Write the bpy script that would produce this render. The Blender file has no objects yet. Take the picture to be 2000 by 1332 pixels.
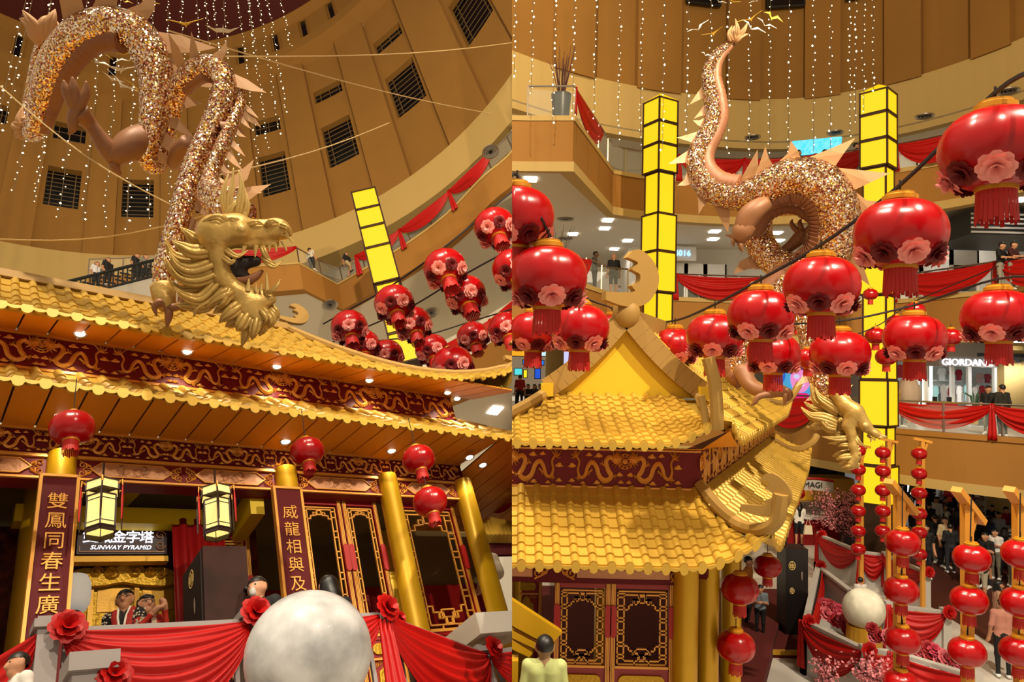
import bpy, bmesh, math, random
import numpy as np
from mathutils import Vector, Matrix
from math import sin, cos, pi, radians, sqrt, atan2
random.seed(7)
scn = bpy.context.scene
COL = scn.collection
V = Vector
# ------------------------------------------------------------------ camera
# The photograph joins two views of one mall; each view is its own half of the place.
# The half with the stacked balconies is the world frame; the half that looks up at the
# pavilion front is turned as a rigid whole (its up direction is the photographed one).
FPX, CX, CY = 1423.0, 1000.0, 666.0
def camdir(x, y): return V(((x-CX)/FPX, -(y-CY)/FPX, -1.0))
_up = camdir(1500, 748).cross(camdir(1000, 736)).normalized()
if _up.y < 0: _up = -_up
_fw = V((0, 0, -1)); _fw = (_fw-_up*_fw.dot(_up)).normalized()
_rx = _fw.cross(_up)
RR = Matrix((_rx, _fw, _up))                 # camera axes -> world
CAM = V((0, 0, 1.6))
camd = bpy.data.cameras.new('camera'); cam = bpy.data.objects.new('camera', camd); COL.objects.link(cam)
camd.sensor_fit = 'HORIZONTAL'; camd.sensor_width = 36; camd.lens = 36*FPX/2000
camd.clip_start = .05; camd.clip_end = 400
cam.matrix_world = Matrix.Translation(CAM) @ RR.to_4x4()
scn.camera = cam
_e3 = camdir(320, -1150).normalized()
_e1 = camdir(2880, 1077); _e1 = (_e1-_e3*_e1.dot(_e3)).normalized()
_e2 = _e3.cross(_e1)
RL = Matrix((_e1, _e2, _e3)).transposed()    # left frame -> camera axes
HC = 1.5
FRAME_R = Matrix.Identity(4)
FRAME_L = Matrix.Translation(CAM) @ (RR @ RL).to_4x4() @ Matrix.Translation((0, 0, -HC))
# ------------------------------------------------------------------ world, exposure, lamps
scn.view_settings.view_transform = 'Standard'; scn.view_settings.look = 'None'
scn.view_settings.exposure = 0.15; scn.view_settings.gamma = 1.0
scn.view_settings.use_curve_mapping = False
wd = bpy.data.worlds.new('world'); scn.world = wd; wd.use_nodes = True
wd.node_tree.nodes['Background'].inputs[0].default_value = (1.0, .80, .56, 1)
wd.node_tree.nodes['Background'].inputs[1].default_value = .6
def lamp(name, kind, frame, loc, energy, color, radius=.3, target=None, spot=60, blend=.6):
    d = bpy.data.lights.new(name, kind); d.energy = energy; d.color = color
    if kind in ('POINT', 'SPOT'): d.shadow_soft_size = radius
    if kind == 'SPOT': d.spot_size = radians(spot); d.spot_blend = blend
    o = bpy.data.objects.new(name, d); COL.objects.link(o)
    m = frame @ Matrix.Translation(loc)
    if target is not None:
        dirv = (frame.to_3x3() @ (V(target)-V(loc))).normalized()
        m = Matrix.Translation(m.translation) @ dirv.to_track_quat('-Z', 'Y').to_matrix().to_4x4()
    o.matrix_world = m
    return o
WARM = (1, .86, .66)
# floodlights on the near side of the rotunda, behind and above the camera (gallery front and upper
# fascia run on round the atrium there); their highlights show on the lanterns and the moon globe
lamp('gallery_flood_west_offscreen', 'SPOT', FRAME_L, (-5, -6.2, 26.6), 22000, WARM, .3, (4, 9, 8), 60)
lamp('gallery_flood_east_offscreen', 'SPOT', FRAME_L, (4, -6.9, 26.6), 9000, WARM, .3, (4, 8, 6), 60)
lamp('gallery_flood_wall_offscreen', 'SPOT', FRAME_L, (0, -7.2, 26.6), 26000, (1, .8, .52), .3, (8, 26, 40), 110)
lamp('fascia_flood_roofs_offscreen', 'SPOT', FRAME_R, (3.2, 1.0, 14), 5200, WARM, .22, (3.6, 10, 0), 80)
lamp('fascia_flood_stage_offscreen', 'SPOT', FRAME_R, (9, 3, 15), 13500, WARM, .22, (8.5, 15, -2), 90)
lamp('fascia_flood_wall_offscreen', 'SPOT', FRAME_R, (8, 2, 14.5), 16000, (1, .8, .52), .3, (10, 34, 18), 110)
# ------------------------------------------------------------------ frames and rays
FR = FRAME_R
def use(fr):
    global FR
    FR = fr
def _hit(d, h, X, Y, Z, D):
    if X is not None: t = X/d.x
    elif Y is not None: t = Y/d.y
    elif Z is not None: t = (Z-h)/d.z
    else: t = D/d.length
    p = d*t; p.z += h
    return p
def PL(x, y, X=None, Y=None, Z=None, D=None): return _hit(RL.transposed() @ camdir(x, y), HC, X, Y, Z, D)
def PR(x, y, X=None, Y=None, Z=None, D=None): return _hit(RR @ camdir(x, y), 1.6, X, Y, Z, D)
# ------------------------------------------------------------------ colours and materials
def lin(h):
    if isinstance(h, str):
        h = h.lstrip('#'); c = [int(h[i:i+2], 16)/255 for i in (0, 2, 4)]
    else: c = h
    return tuple(v/12.92 if v <= .04045 else ((v+.055)/1.055)**2.4 for v in c)+(1,)
MATS = {}
def mat(name, col, rough=.6, metal=0, emit=0, ecol=None, noise=0, nscale=8, bump=0, bscale=40, trans=0, alpha=1, coat=0, spec=.5, col2=None, sheen=0, wave=None):
    if name in MATS: return MATS[name]
    m = bpy.data.materials.new(name); m.use_nodes = True; MATS[name] = m
    nt = m.node_tree; N = nt.nodes; b = N['Principled BSDF']
    b.inputs['Base Color'].default_value = lin(col)
    b.inputs['Roughness'].default_value = rough; b.inputs['Metallic'].default_value = metal
    b.inputs['Coat Weight'].default_value = coat; b.inputs['Specular IOR Level'].default_value = spec
    b.inputs['Sheen Weight'].default_value = sheen
    if emit:
        b.inputs['Emission Color'].default_value = lin(ecol or col); b.inputs['Emission Strength'].default_value = emit
    if trans: b.inputs['Transmission Weight'].default_value = trans
    if alpha < 1: b.inputs['Alpha'].default_value = alpha
    tc = None
    if noise or bump or wave or col2:
        tc = N.new('ShaderNodeTexCoord')
    if noise or col2:
        n = N.new('ShaderNodeTexNoise'); n.inputs['Scale'].default_value = nscale; n.inputs['Detail'].default_value = 4
        nt.links.new(tc.outputs['Object'], n.inputs['Vector'])
        r = N.new('ShaderNodeValToRGB'); r.color_ramp.elements[0].position = .35; r.color_ramp.elements[1].position = .68
        c = lin(col); c2 = lin(col2) if col2 else tuple(min(1, v*(1-noise)) for v in c[:3])+(1,)
        r.color_ramp.elements[0].color = c; r.color_ramp.elements[1].color = c2
        nt.links.new(n.outputs['Fac'], r.inputs[0]); nt.links.new(r.outputs[0], b.inputs['Base Color'])
    if bump:
        n2 = N.new('ShaderNodeTexNoise'); n2.inputs['Scale'].default_value = bscale; n2.inputs['Detail'].default_value = 5
        bp = N.new('ShaderNodeBump'); bp.inputs['Strength'].default_value = bump; bp.inputs['Distance'].default_value = .02
        nt.links.new(tc.outputs['Object'], n2.inputs['Vector']); nt.links.new(n2.outputs['Fac'], bp.inputs['Height'])
        nt.links.new(bp.outputs[0], b.inputs['Normal'])
    if wave:
        w = N.new('ShaderNodeTexWave'); w.inputs['Scale'].default_value = wave; w.inputs['Distortion'].default_value = 3
        w.bands_direction = 'X'
        r = N.new('ShaderNodeValToRGB'); c = lin(col); c2 = lin(col2) if col2 else tuple(v*.6 for v in c[:3])+(1,)
        r.color_ramp.elements[0].color = c; r.color_ramp.elements[1].color = c2
        nt.links.new(tc.outputs['Object'], w.inputs['Vector']); nt.links.new(w.outputs['Fac'], r.inputs[0]); nt.links.new(r.outputs[0], b.inputs['Base Color'])
    return m
def mat_lit(name, base, c1, c2, e, nscale=1.2):
    m = mat(name, base, .4); nt = m.node_tree; N = nt.nodes; b = N['Principled BSDF']
    tc = N.new('ShaderNodeTexCoord'); n = N.new('ShaderNodeTexNoise'); n.inputs['Scale'].default_value = nscale; n.inputs['Detail'].default_value = 1
    r = N.new('ShaderNodeValToRGB'); r.color_ramp.elements[0].position = .38; r.color_ramp.elements[1].position = .66; r.color_ramp.elements[0].color = lin(c1); r.color_ramp.elements[1].color = lin(c2)
    nt.links.new(tc.outputs['Object'], n.inputs['Vector']); nt.links.new(n.outputs['Fac'], r.inputs[0]); nt.links.new(r.outputs[0], b.inputs['Emission Color']); b.inputs['Emission Strength'].default_value = e
    return m
def mat_sequin(name, cols, scale, metal=.9, tilt=.9, rough=.22):
    m = bpy.data.materials.new(name); m.use_nodes = True; MATS[name] = m
    nt = m.node_tree; N = nt.nodes; b = N['Principled BSDF']; L = nt.links.new
    tc = N.new('ShaderNodeTexCoord'); vo = N.new('ShaderNodeTexVoronoi'); vo.inputs['Scale'].default_value = scale
    L(tc.outputs['Object'], vo.inputs['Vector'])
    sep = N.new('ShaderNodeSeparateColor'); L(vo.outputs['Color'], sep.inputs[0])
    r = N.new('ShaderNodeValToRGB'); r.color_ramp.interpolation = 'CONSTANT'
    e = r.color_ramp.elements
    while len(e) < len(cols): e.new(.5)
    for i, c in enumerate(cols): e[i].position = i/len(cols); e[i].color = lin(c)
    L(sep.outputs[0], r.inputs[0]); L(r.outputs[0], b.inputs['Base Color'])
    g = N.new('ShaderNodeNewGeometry')
    sb = N.new('ShaderNodeVectorMath'); sb.operation = 'SUBTRACT'; sb.inputs[1].default_value = (.5, .5, .5); L(vo.outputs['Color'], sb.inputs[0])
    sc = N.new('ShaderNodeVectorMath'); sc.operation = 'SCALE'; sc.inputs['Scale'].default_value = tilt; L(sb.outputs[0], sc.inputs[0])
    ad = N.new('ShaderNodeVectorMath'); ad.operation = 'ADD'; L(g.outputs['Normal'], ad.inputs[0]); L(sc.outputs[0], ad.inputs[1])
    nm = N.new('ShaderNodeVectorMath'); nm.operation = 'NORMALIZE'; L(ad.outputs[0], nm.inputs[0]); L(nm.outputs[0], b.inputs['Normal'])
    b.inputs['Metallic'].default_value = metal; b.inputs['Roughness'].default_value = rough
    return m
# ------------------------------------------------------------------ mesh builder
def curve_pts(pts, n):
    """Catmull-Rom through tuples of any length, n samples per span."""
    P = [np.array(p, float) for p in pts]; out = []
    for i in range(len(P)-1):
        p0 = P[max(i-1, 0)]; p1 = P[i]; p2 = P[i+1]; p3 = P[min(i+2, len(P)-1)]
        for j in range(n):
            t = j/n
            out.append(.5*((2*p1)+(-p0+p2)*t+(2*p0-5*p1+4*p2-p3)*t*t+(-p0+3*p1-3*p2+p3)*t**3))
    out.append(P[-1]); return out
class MB:
    def __init__(s): s.v = []; s.f = []; s.m = []
    def add(s, vs, fs, mi=0):
        o = len(s.v); s.v += [V(p) for p in vs]; s.f += [tuple(i+o for i in q) for q in fs]; s.m += [mi]*len(fs); return s
    def box(s, x0, x1, y0, y1, z0, z1, M=None, mi=0):
        vs = [V((x, y, z)) for z in (z0, z1) for y in (y0, y1) for x in (x0, x1)]
        if M is not None: vs = [M @ p for p in vs]
        return s.add(vs, [(0, 2, 3, 1), (4, 5, 7, 6), (0, 1, 5, 4), (2, 6, 7, 3), (0, 4, 6, 2), (1, 3, 7, 5)], mi)
    def beam(s, a, b, w, h, up=(0, 0, 1), mi=0):
        a = V(a); b = V(b); d = (b-a); L = d.length; d = d/L if L else V((1, 0, 0))
        up = V(up); sd = d.cross(up)
        if sd.length < 1e-4: sd = d.cross(V((1, 0, 0)))
        sd.normalize(); u = sd.cross(d)
        vs = [p+sd*i*w/2+u*j*h/2 for p in (a, b) for j in (-1, 1) for i in (-1, 1)]
        return s.add(vs, [(0, 2, 3, 1), (4, 5, 7, 6), (0, 1, 5, 4), (2, 6, 7, 3), (0, 4, 6, 2), (1, 3, 7, 5)], mi)
    def tube(s, pts, rad, n=8, flat=1.0, up=None, cap=True, mi=0, phase=0):
        pts = [V(p[:3]) for p in pts]; k = len(pts)
        if not hasattr(rad, '__len__'): rad = [rad]*k
        T = [(pts[min(i+1, k-1)]-pts[max(i-1, 0)]).normalized() for i in range(k)]
        nrm = V(up) if up is not None else (V((0, 0, 1)) if abs(T[0].z) < .9 else V((1, 0, 0)))
        o = len(s.v)
        for i in range(k):
            if up is not None: nrm = V(up)
            nrm = nrm-T[i]*nrm.dot(T[i])
            if nrm.length < 1e-6: nrm = T[i].orthogonal()
            nrm.normalize(); b = T[i].cross(nrm)
            for j in range(n):
                a = 2*pi*j/n+phase
                s.v.append(pts[i]+b*cos(a)*rad[i]+nrm*sin(a)*rad[i]*flat)
        for i in range(k-1):
            for j in range(n):
                s.f.append((o+i*n+j, o+i*n+(j+1) % n, o+(i+1)*n+(j+1) % n, o+(i+1)*n+j)); s.m.append(mi)
        if cap:
            s.f.append(tuple(o+j for j in range(n))[::-1]); s.f.append(tuple(o+(k-1)*n+j for j in range(n))); s.m += [mi, mi]
        return s
    def cyl(s, a, b, r, n=12, r2=None, mi=0): return s.tube([a, b], [r, r if r2 is None else r2], n, mi=mi)
    def lathe(s, prof, n=24, c=(0, 0, 0), ribs=0, amp=0, mi=0):
        c = V(c); o = len(s.v); k = len(prof)
        for r, z in prof:
            for j in range(n):
                a = 2*pi*j/n; rr = r*(1-amp*abs(sin(a*ribs/2))**6) if ribs else r
                s.v.append(c+V((rr*cos(a), rr*sin(a), z)))
        for i in range(k-1):
            for j in range(n):
                s.f.append((o+i*n+j, o+i*n+(j+1) % n, o+(i+1)*n+(j+1) % n, o+(i+1)*n+j)); s.m.append(mi)
        s.f.append(tuple(o+j for j in range(n))[::-1]); s.f.append(tuple(o+(k-1)*n+j for j in range(n))); s.m += [mi, mi]
        return s
    def ball(s, c, r, n=12, sc=(1, 1, 1), mi=0):
        o = len(s.v); k = max(4, n//2); c = V(c)
        s.v.append(c-V((0, 0, r*sc[2])))
        for i in range(1, k):
            t = -pi/2+pi*i/k
            for j in range(n):
                a = 2*pi*j/n; s.v.append(c+V((r*sc[0]*cos(t)*cos(a), r*sc[1]*cos(t)*sin(a), r*sc[2]*sin(t))))
        s.v.append(c+V((0, 0, r*sc[2]))); e = len(s.v)-1
        for j in range(n):
            s.f.append((o, o+1+(j+1) % n, o+1+j)); s.f.append((e, e-n+j, e-n+(j+1) % n)); s.m += [mi, mi]
        for i in range(k-2):
            for j in range(n):
                p = o+1+i*n; s.f.append((p+j, p+(j+1) % n, p+n+(j+1) % n, p+n+j)); s.m.append(mi)
        return s
    def prism(s, poly, ext, M=None, mi=0):
        """poly: list of 3D points (planar), ext: extrusion vector."""
        a = [V(p) for p in poly]; e = V(ext); n = len(a)
        vs = a+[p+e for p in a]
        if M is not None: vs = [M @ p for p in vs]
        fs = [tuple(range(n))[::-1], tuple(range(n, 2*n))]+[(i, (i+1) % n, n+(i+1) % n, n+i) for i in range(n)]
        return s.add(vs, fs, mi)
    def grid(s, fn, nu, nv, mi=0, thick=None):
        o = len(s.v)
        for i in range(nu+1):
            for j in range(nv+1): s.v.append(V(fn(i/nu, j/nv)))
        q = lambda i, j: o+i*(nv+1)+j
        for i in range(nu):
            for j in range(nv): s.f.append((q(i, j), q(i+1, j), q(i+1, j+1), q(i, j+1))); s.m.append(mi)
        if thick is not None:
            t = V(thick); k = (nu+1)*(nv+1)
            s.v += [p+t for p in s.v[o:o+k]]
            for i in range(nu):
                for j in range(nv): s.f.append((k+q(i, j), k+q(i, j+1), k+q(i+1, j+1), k+q(i+1, j))); s.m.append(mi)
            for i in range(nu):
                s.f.append((q(i, 0), q(i, 0)+k, q(i+1, 0)+k, q(i+1, 0))); s.f.append((q(i, nv), q(i+1, nv), q(i+1, nv)+k, q(i, nv)+k)); s.m += [mi]*2
            for j in range(nv):
                s.f.append((q(0, j), q(0, j+1), q(0, j+1)+k, q(0, j)+k)); s.f.append((q(nu, j), q(nu, j)+k, q(nu, j+1)+k, q(nu, j+1))); s.m += [mi]*2
        return s
    def merge(s, o, M=None):
        vs = o.v if M is None else [M @ p for p in o.v]
        k = len(s.v); s.v += [V(p) for p in vs]; s.f += [tuple(i+k for i in q) for q in o.f]; s.m += o.m; return s
    def xf(s, M): s.v = [M @ p for p in s.v]; return s
    def mesh(s, name, mats, smooth=False, off=None):
        me = bpy.data.meshes.new(name)
        me.from_pydata([tuple(p-off) for p in s.v] if off is not None else [tuple(p) for p in s.v], [], s.f)
        mats = mats if isinstance(mats, (list, tuple)) else [mats]
        for m in mats: me.materials.append(m)
        if len(mats) > 1: me.polygons.foreach_set('material_index', s.m)
        if smooth is not False:
            me.polygons.foreach_set('use_smooth', [True]*len(me.polygons))
            if smooth is True: smooth = 40
            if smooth < 180: me.set_sharp_from_angle(angle=radians(smooth))
        me.update()
        return me
# ------------------------------------------------------------------ scene objects
SIDE = {}     # object name -> which half it stands in
def _side(o):
    o['_half'] = 'L' if FR is FRAME_L else 'R'
def tag(o, label, cat, group=None, kind=None):
    o['label'] = label; o['category'] = cat
    if group: o['group'] = group
    if kind: o['kind'] = kind
    return o
def thing(name, label, cat, loc=(0, 0, 0), rz=0, group=None, M=None, kind=None):
    o = bpy.data.objects.new(name, None); COL.objects.link(o); o.empty_display_size = .2
    o.matrix_world = FR @ (M if M is not None else Matrix.Translation(loc) @ Matrix.Rotation(rz, 4, 'Z'))
    if kind != 'structure': tag(o, label, cat, group)
    if kind: o['kind'] = kind
    _side(o); return o
def part(root, name, mb, mats, local=False, smooth=False, M=None, label=None, kind=None):
    """A mesh child. local=False: coordinates of mb are frame coordinates; True: root's own."""
    me = mb if isinstance(mb, bpy.types.Mesh) else mb.mesh(name, mats, smooth)
    o = bpy.data.objects.new(name, me); COL.objects.link(o); o.parent = root
    if local: o.matrix_basis = M if M is not None else Matrix.Identity(4)
    else:
        o.matrix_parent_inverse = wmat(root).inverted(); o.matrix_basis = FR @ (M if M is not None else Matrix.Identity(4))
    if label: o['label'] = label
    if kind: o['kind'] = kind
    _side(o); return o
def wmat(o):
    m = o.matrix_basis.copy()
    if o.parent: m = wmat(o.parent) @ o.matrix_parent_inverse @ m
    return m
def single(name, mb, mats, label, cat, group=None, smooth=False, kind=None):
    """A thing that is one mesh; its origin goes to the middle of its base."""
    lo = V([min(p[i] for p in mb.v) for i in range(3)]); hi = V([max(p[i] for p in mb.v) for i in range(3)])
    off = V(((lo.x+hi.x)/2, (lo.y+hi.y)/2, lo.z))
    o = bpy.data.objects.new(name, mb.mesh(name, mats, smooth, off)); COL.objects.link(o)
    o.matrix_world = FR @ Matrix.Translation(off)
    if kind != 'structure': tag(o, label, cat, group)
    if kind: o['kind'] = kind
    _side(o); return o
def struct(name, mb, mats, smooth=False): return single(name, mb, mats, None, None, None, smooth, 'structure')
def dup(src, M, label=None, group=None, parent=None):
    c = src.copy(); COL.objects.link(c)
    if parent is None: c.matrix_world = FR @ M
    else: c.parent = parent; c.matrix_parent_inverse = src.matrix_parent_inverse.copy(); c.matrix_basis = src.matrix_basis.copy()
    if label: c['label'] = label
    if group: c['group'] = group
    _side(c)
    for ch in [x for x in src.children]: dup(ch, None, parent=c)
    return c
_TXT = {}
def text_mb(body, size=1, extrude=.02, shear=0):
    cu = bpy.data.curves.new('t', 'FONT'); cu.body = body; cu.size = size; cu.extrude = extrude; cu.shear = shear
    cu.align_x = 'CENTER'; cu.align_y = 'CENTER'; cu.resolution_u = 3
    o = bpy.data.objects.new('t', cu); COL.objects.link(o)
    dg = bpy.context.evaluated_depsgraph_get(); dg.update()
    me = bpy.data.meshes.new_from_object(o.evaluated_get(dg))
    mb = MB(); mb.add([p.co for p in me.vertices], [tuple(f.vertices) for f in me.polygons])
    bpy.data.objects.remove(o); bpy.data.curves.remove(cu); bpy.data.meshes.remove(me)
    return mb
# ------------------------------------------------------------------ continuous surfaces from tapered capsules
def net(D, o, h):
    ins = D < 0; nx, ny, nz = D.shape
    acc = np.zeros((nx-1, ny-1, nz-1, 3)); cnt = np.zeros((nx-1, ny-1, nz-1))
    cor = [(i, j, k) for i in (0, 1) for j in (0, 1) for k in (0, 1)]
    sl = lambda A, c: A[c[0]:nx-1+c[0], c[1]:ny-1+c[1], c[2]:nz-1+c[2]]
    for a in cor:
        for b in cor:
            if sum(b)-sum(a) == 1 and all(q >= p for p, q in zip(a, b)):
                da = sl(D, a); db = sl(D, b); x = sl(ins, a) != sl(ins, b)
                t = np.where(x, da/np.where(da-db == 0, 1, da-db), 0)
                for ax in range(3): acc[..., ax] += np.where(x, a[ax]+t*(b[ax]-a[ax]), 0)
                cnt += x
    act = cnt > 0; idx = -np.ones(act.shape, int); idx[act] = np.arange(act.sum())
    g = np.argwhere(act); vs = (g+acc[act]/cnt[act][:, None])*h+o
    F = []
    for ax in range(3):
        e = np.moveaxis(ins, ax, 0); x = e[:-1] != e[1:]
        I = np.moveaxis(idx, ax, 0)
        s = x[:, 1:-1, 1:-1]; p = np.argwhere(s)
        i, j, k = p[:, 0], p[:, 1], p[:, 2]
        q = np.stack([I[i, j, k], I[i, j+1, k], I[i, j+1, k+1], I[i, j, k+1]], 1)
        fl = e[:-1][:, 1:-1, 1:-1][s]
        if ax == 1: fl = ~fl
        q[~fl] = q[~fl][:, ::-1]
        F.append(q)
    return vs, np.concatenate(F)
def blob(prims, h, k=.02, pad=.03):
    """prims: (a, b, ra, rb, slot[, squash vector]) -> MB with slots by nearest capsule."""
    A = np.array([p[0] for p in prims], float); B = np.array([p[1] for p in prims], float)
    ra = np.array([p[2] for p in prims], float); rb = np.array([p[3] for p in prims], float)
    lo = np.minimum(A-ra[:, None], B-rb[:, None]).min(0)-pad-h; hi = np.maximum(A+ra[:, None], B+rb[:, None]).max(0)+pad+h
    n = np.ceil((hi-lo)/h).astype(int)+1
    X = np.stack(np.meshgrid(*[lo[i]+h*np.arange(n[i]) for i in range(3)], indexing='ij'), -1)
    def dist(P, i):
        d = B[i]-A[i]; L = max(d@d, 1e-9); t = np.clip(((P-A[i])@d)/L, 0, 1)
        return np.linalg.norm(P-A[i]-t[..., None]*d, axis=-1)-(ra[i]+t*(rb[i]-ra[i]))
    S = np.zeros(X.shape[:3])
    for i in range(len(prims)): S += np.exp(np.clip(-dist(X, i)/k, -60, 60))
    D = -k*np.log(S+1e-30)
    vs, fs = net(D, lo, h)
    ds = np.stack([dist(vs, i) for i in range(len(prims))], 1); sl = np.array([p[4] for p in prims])[ds.argmin(1)]
    mb = MB(); mb.v = [V(p) for p in vs]; mb.f = [tuple(int(i) for i in q) for q in fs]
    mb.m = [int(sl[q[0]]) for q in fs]
    return mb
# ------------------------------------------------------------------ materials
m_wall = mat('ochre_plaster', '#8f6526', .85, noise=.12, nscale=.25)
m_pil = m_wall
m_cream = mat('cream_plaster', '#b79b5e', .8)
m_tan = mat('tan_plaster', '#9c6c2a', .8, noise=.08, nscale=.4)
m_white = mat('white_ceiling_paint', '#cfc6b4', .8)
m_shop = mat('shop_wall_white', '#e6e2d8', .7)
m_grey = mat('grey_stone_paint', '#9b958f', .7)
m_black = mat('black_metal', '#0c0b0b', .5)
m_dark = mat('dark_window_glass', '#0a0d14', .15)
m_bar = mat('brown_window_bar', '#6d5638', .5)
m_redceil = mat('dark_red_ceiling', '#4a0f08', .8)
m_steel = mat('brushed_steel', '#a59a8d', .3, .9)
m_glass = mat('clear_glass', '#dfe9e6', .05, trans=.0, alpha=.07, spec=.2)
m_lightpanel = mat('lit_downlight', '#fff3d8', emit=9)
m_whitelight = mat('lit_white_panel', '#fdfaf0', emit=4)
m_cloth = mat('red_satin_cloth', '#a80806', .5, spec=.3, bump=.15, bscale=6)
m_cloth2 = mat('deep_red_satin_cloth', '#7c0505', .55, spec=.3)
m_gold = mat('gold_paint', '#c8962a', .42, .35, noise=.15, nscale=3, bump=.1, bscale=60)
m_goldtile = mat('gold_roof_tile_paint', '#c79f3a', .44, .25, noise=.15, nscale=1.2)
m_goldcol = mat('gold_column_paint', '#c79a12', .38, .35, noise=.12, nscale=1.5)
m_soffit = mat('orange_gold_soffit', '#d98c1a', .5, .1)
m_soffit2 = m_soffit
m_redlac = mat('red_lacquer', '#8a0d0c', .4)
m_maroon = mat('maroon_panel', '#5a0c12', .6, spec=.2)
m_frieze = mat('maroon_frieze', '#6b1014', .55, spec=.3)
m_orn = mat('gold_relief', '#d99a3f', .42, .25)
m_orn2 = mat('rose_gold_relief', '#b98257', .5, .15, bump=.4, bscale=25)
m_capsule = mat('red_plaque', '#a40e0c', .5)
m_screengold = mat('yellow_gold_carving', '#b98f12', .4, .45, bump=.8, bscale=22)
m_floorw = mat('pale_terrazzo', '#c9c3b8', .35)
m_carpet = mat('dark_red_carpet', '#5b1209', .95, noise=.2, nscale=30)
m_yellowlit = mat('lit_yellow_panel', '#7a5c0c', .4, emit=.95, ecol='#ffcf14')
m_towerframe = mat('bronze_tower_frame', '#3a2410', .5, .3)

def catm(pts, n=6): return [tuple(p) for p in curve_pts(pts, n)]
def wall_strip(mb, pts, z0, z1, thick=None, C=None, mi=0):
    """vertical ribbon along plan points; thick = outward thickness from centre C."""
    n = len(pts)
    a = [V((p[0], p[1], z0)) for p in pts]; b = [V((p[0], p[1], z1)) for p in pts]
    if thick:
        o = [(V((p[0], p[1], 0))-V((C[0], C[1], 0))).normalized()*thick for p in pts]
        vs = a+b+[p+q for p, q in zip(a, o)]+[p+q for p, q in zip(b, o)]
        fs = []
        for i in range(n-1):
            fs += [(i, i+1, n+i+1, n+i), (2*n+i, 3*n+i, 3*n+i+1, 2*n+i+1), (n+i, n+i+1, 3*n+i+1, 3*n+i), (i, 2*n+i, 2*n+i+1, i+1)]
        fs += [(0, n, 3*n, 2*n), (n-1, 3*n-1, 4*n-1, 2*n-1)]
    else:
        vs = a+b; fs = [(i, i+1, n+i+1, n+i) for i in range(n-1)]
    return mb.add(vs, fs, mi)
def slab(mb, pts, w, z0, z1, C):
    wall_strip(mb, pts, z0, z1, w, C); return mb
def offs(pts, C, d):
    out = []
    for p in pts:
        q = V((p[0]-C[0], p[1]-C[1])); L = q.length; out.append((p[0]+q.x/L*d, p[1]+q.y/L*d))
    return out
def walk(pts, step):
    """points every step metres along a plan polyline"""
    out = [V(pts[0])]; rest = step
    for a, b in zip(pts[:-1], pts[1:]):
        a = V(a[:2]); b = V(b[:2]); L = (b-a).length; t = rest
        while t <= L: out.append(a+(b-a)*t/L); t += step
        rest = t-L
    return out
def railing(pts, z, label, group=None, step=1.6, h=1.1):
    pts = [V((p[0], p[1])) for p in pts]
    root = thing('railing', label, 'railing', (pts[0].x, pts[0].y, z), group=group)
    part(root, 'handrail', MB().tube([(p.x, p.y, z+h) for p in pts], .035, 6), m_steel, smooth=True)
    w = walk(pts, step)
    for a, b in zip(w[:-1], w[1:]):
        part(root, 'post', MB().box(a.x-.025, a.x+.025, a.y-.025, a.y+.025, z, z+h), m_steel)
        d = (b-a).normalized(); a2 = a+d*.04; b2 = b-d*.04
        part(root, 'glass_pane', MB().beam((a2.x, a2.y, z+h*.5), (b2.x, b2.y, z+h*.5), .012, h*.82), m_glass)
    return root
def swag_mb(a, b, drop, top=0., folds=7, nu=24, nv=None, bulge=.12, out=V((0, 0, 0))):
    nv = nv or folds*6
    a = V(a); b = V(b); d = b-a; n = V((d.y, -d.x, 0)).normalized() if out.length == 0 else out
    def fn(u, v):
        s = 4*u*(1-u)
        p = a+d*u
        z = -top*s*.25-(v*drop)*(.13+.87*s**.8)
        f = (sin(v*folds*2*pi+u*1.8)*.6+sin(v*folds*3.1+u*5)*.4)*.24/folds*(.35+.65*s)*drop*1.2
        return p+V((0, 0, z))+n*(bulge*s*sin(pi*min(1, v*1.1))*drop+f+.015)
    return MB().grid(fn, nu, nv, thick=n*-.01)
def swag(a, b, drop, label, group='red swags', top=.3, m=None, folds=5, tail=None, out=V((0, 0, 0))):
    a = V(a); b = V(b)
    root = thing('drape', label, 'drape', a, group=group)
    part(root, 'swag', swag_mb(a, b, drop, top, folds, out=out), m or m_cloth, smooth=180)
    if tail:
        d = (b-a); n = V((d.y, -d.x, 0)).normalized() if out.length == 0 else out; s = V((d.x, d.y, 0)).normalized()
        for e in (a,):
            def fn(u, v): return e+s*((u-.5)*(.12+.16*v)*tail*.9)+V((0, 0, .05-v*tail))+n*(.03+.03*sin(u*4*pi))
            part(root, 'tail', MB().grid(fn, 8, 6, thick=n*-.01), m or m_cloth, smooth=180)
    return root
# ================================================================== LEFT HALF: rotunda wall and balconies
use(FRAME_L)
CL = (.4, 11.4); RW = 20.2
def pol(t, r=RW, c=CL): return (c[0]+r*sin(radians(t)), c[1]+r*cos(radians(t)))
bays = [(-28, -23, 38.4, 42, 44.8, 46.6), (-17.3, -12.5, 38.4, 42, 44.8, 46.6), (-6.3, -1.4, 38.5, 42.1, 44.8, 46.6), (5.3, 10.1, 38.5, 42.0, 44.7, 46.5), (16.2, 21, 38.2, 41.7, 44.6, 46.3), (27.5, 32.4, 38.4, 42.1, 44.9, 46.6), (38.8, 43.7, 38.9, 42.9, 45.3, 46.9),
        (51.2, 57.1, 39.5, 43.8, 46.6, 48.0), (65.8, 72.4, 40.4, 44.9, 47.9, 49.4), (83, 90.4, 40.6, 45.5, 48.4, 50.0), (99, 107, 41, 46, 48.6, 50.2)]
zt = lambda t: 49.0+max(0, t)*.052          # underside of the cornice
wallmb = MB(); pilmb = MB(); wn = 0
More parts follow.
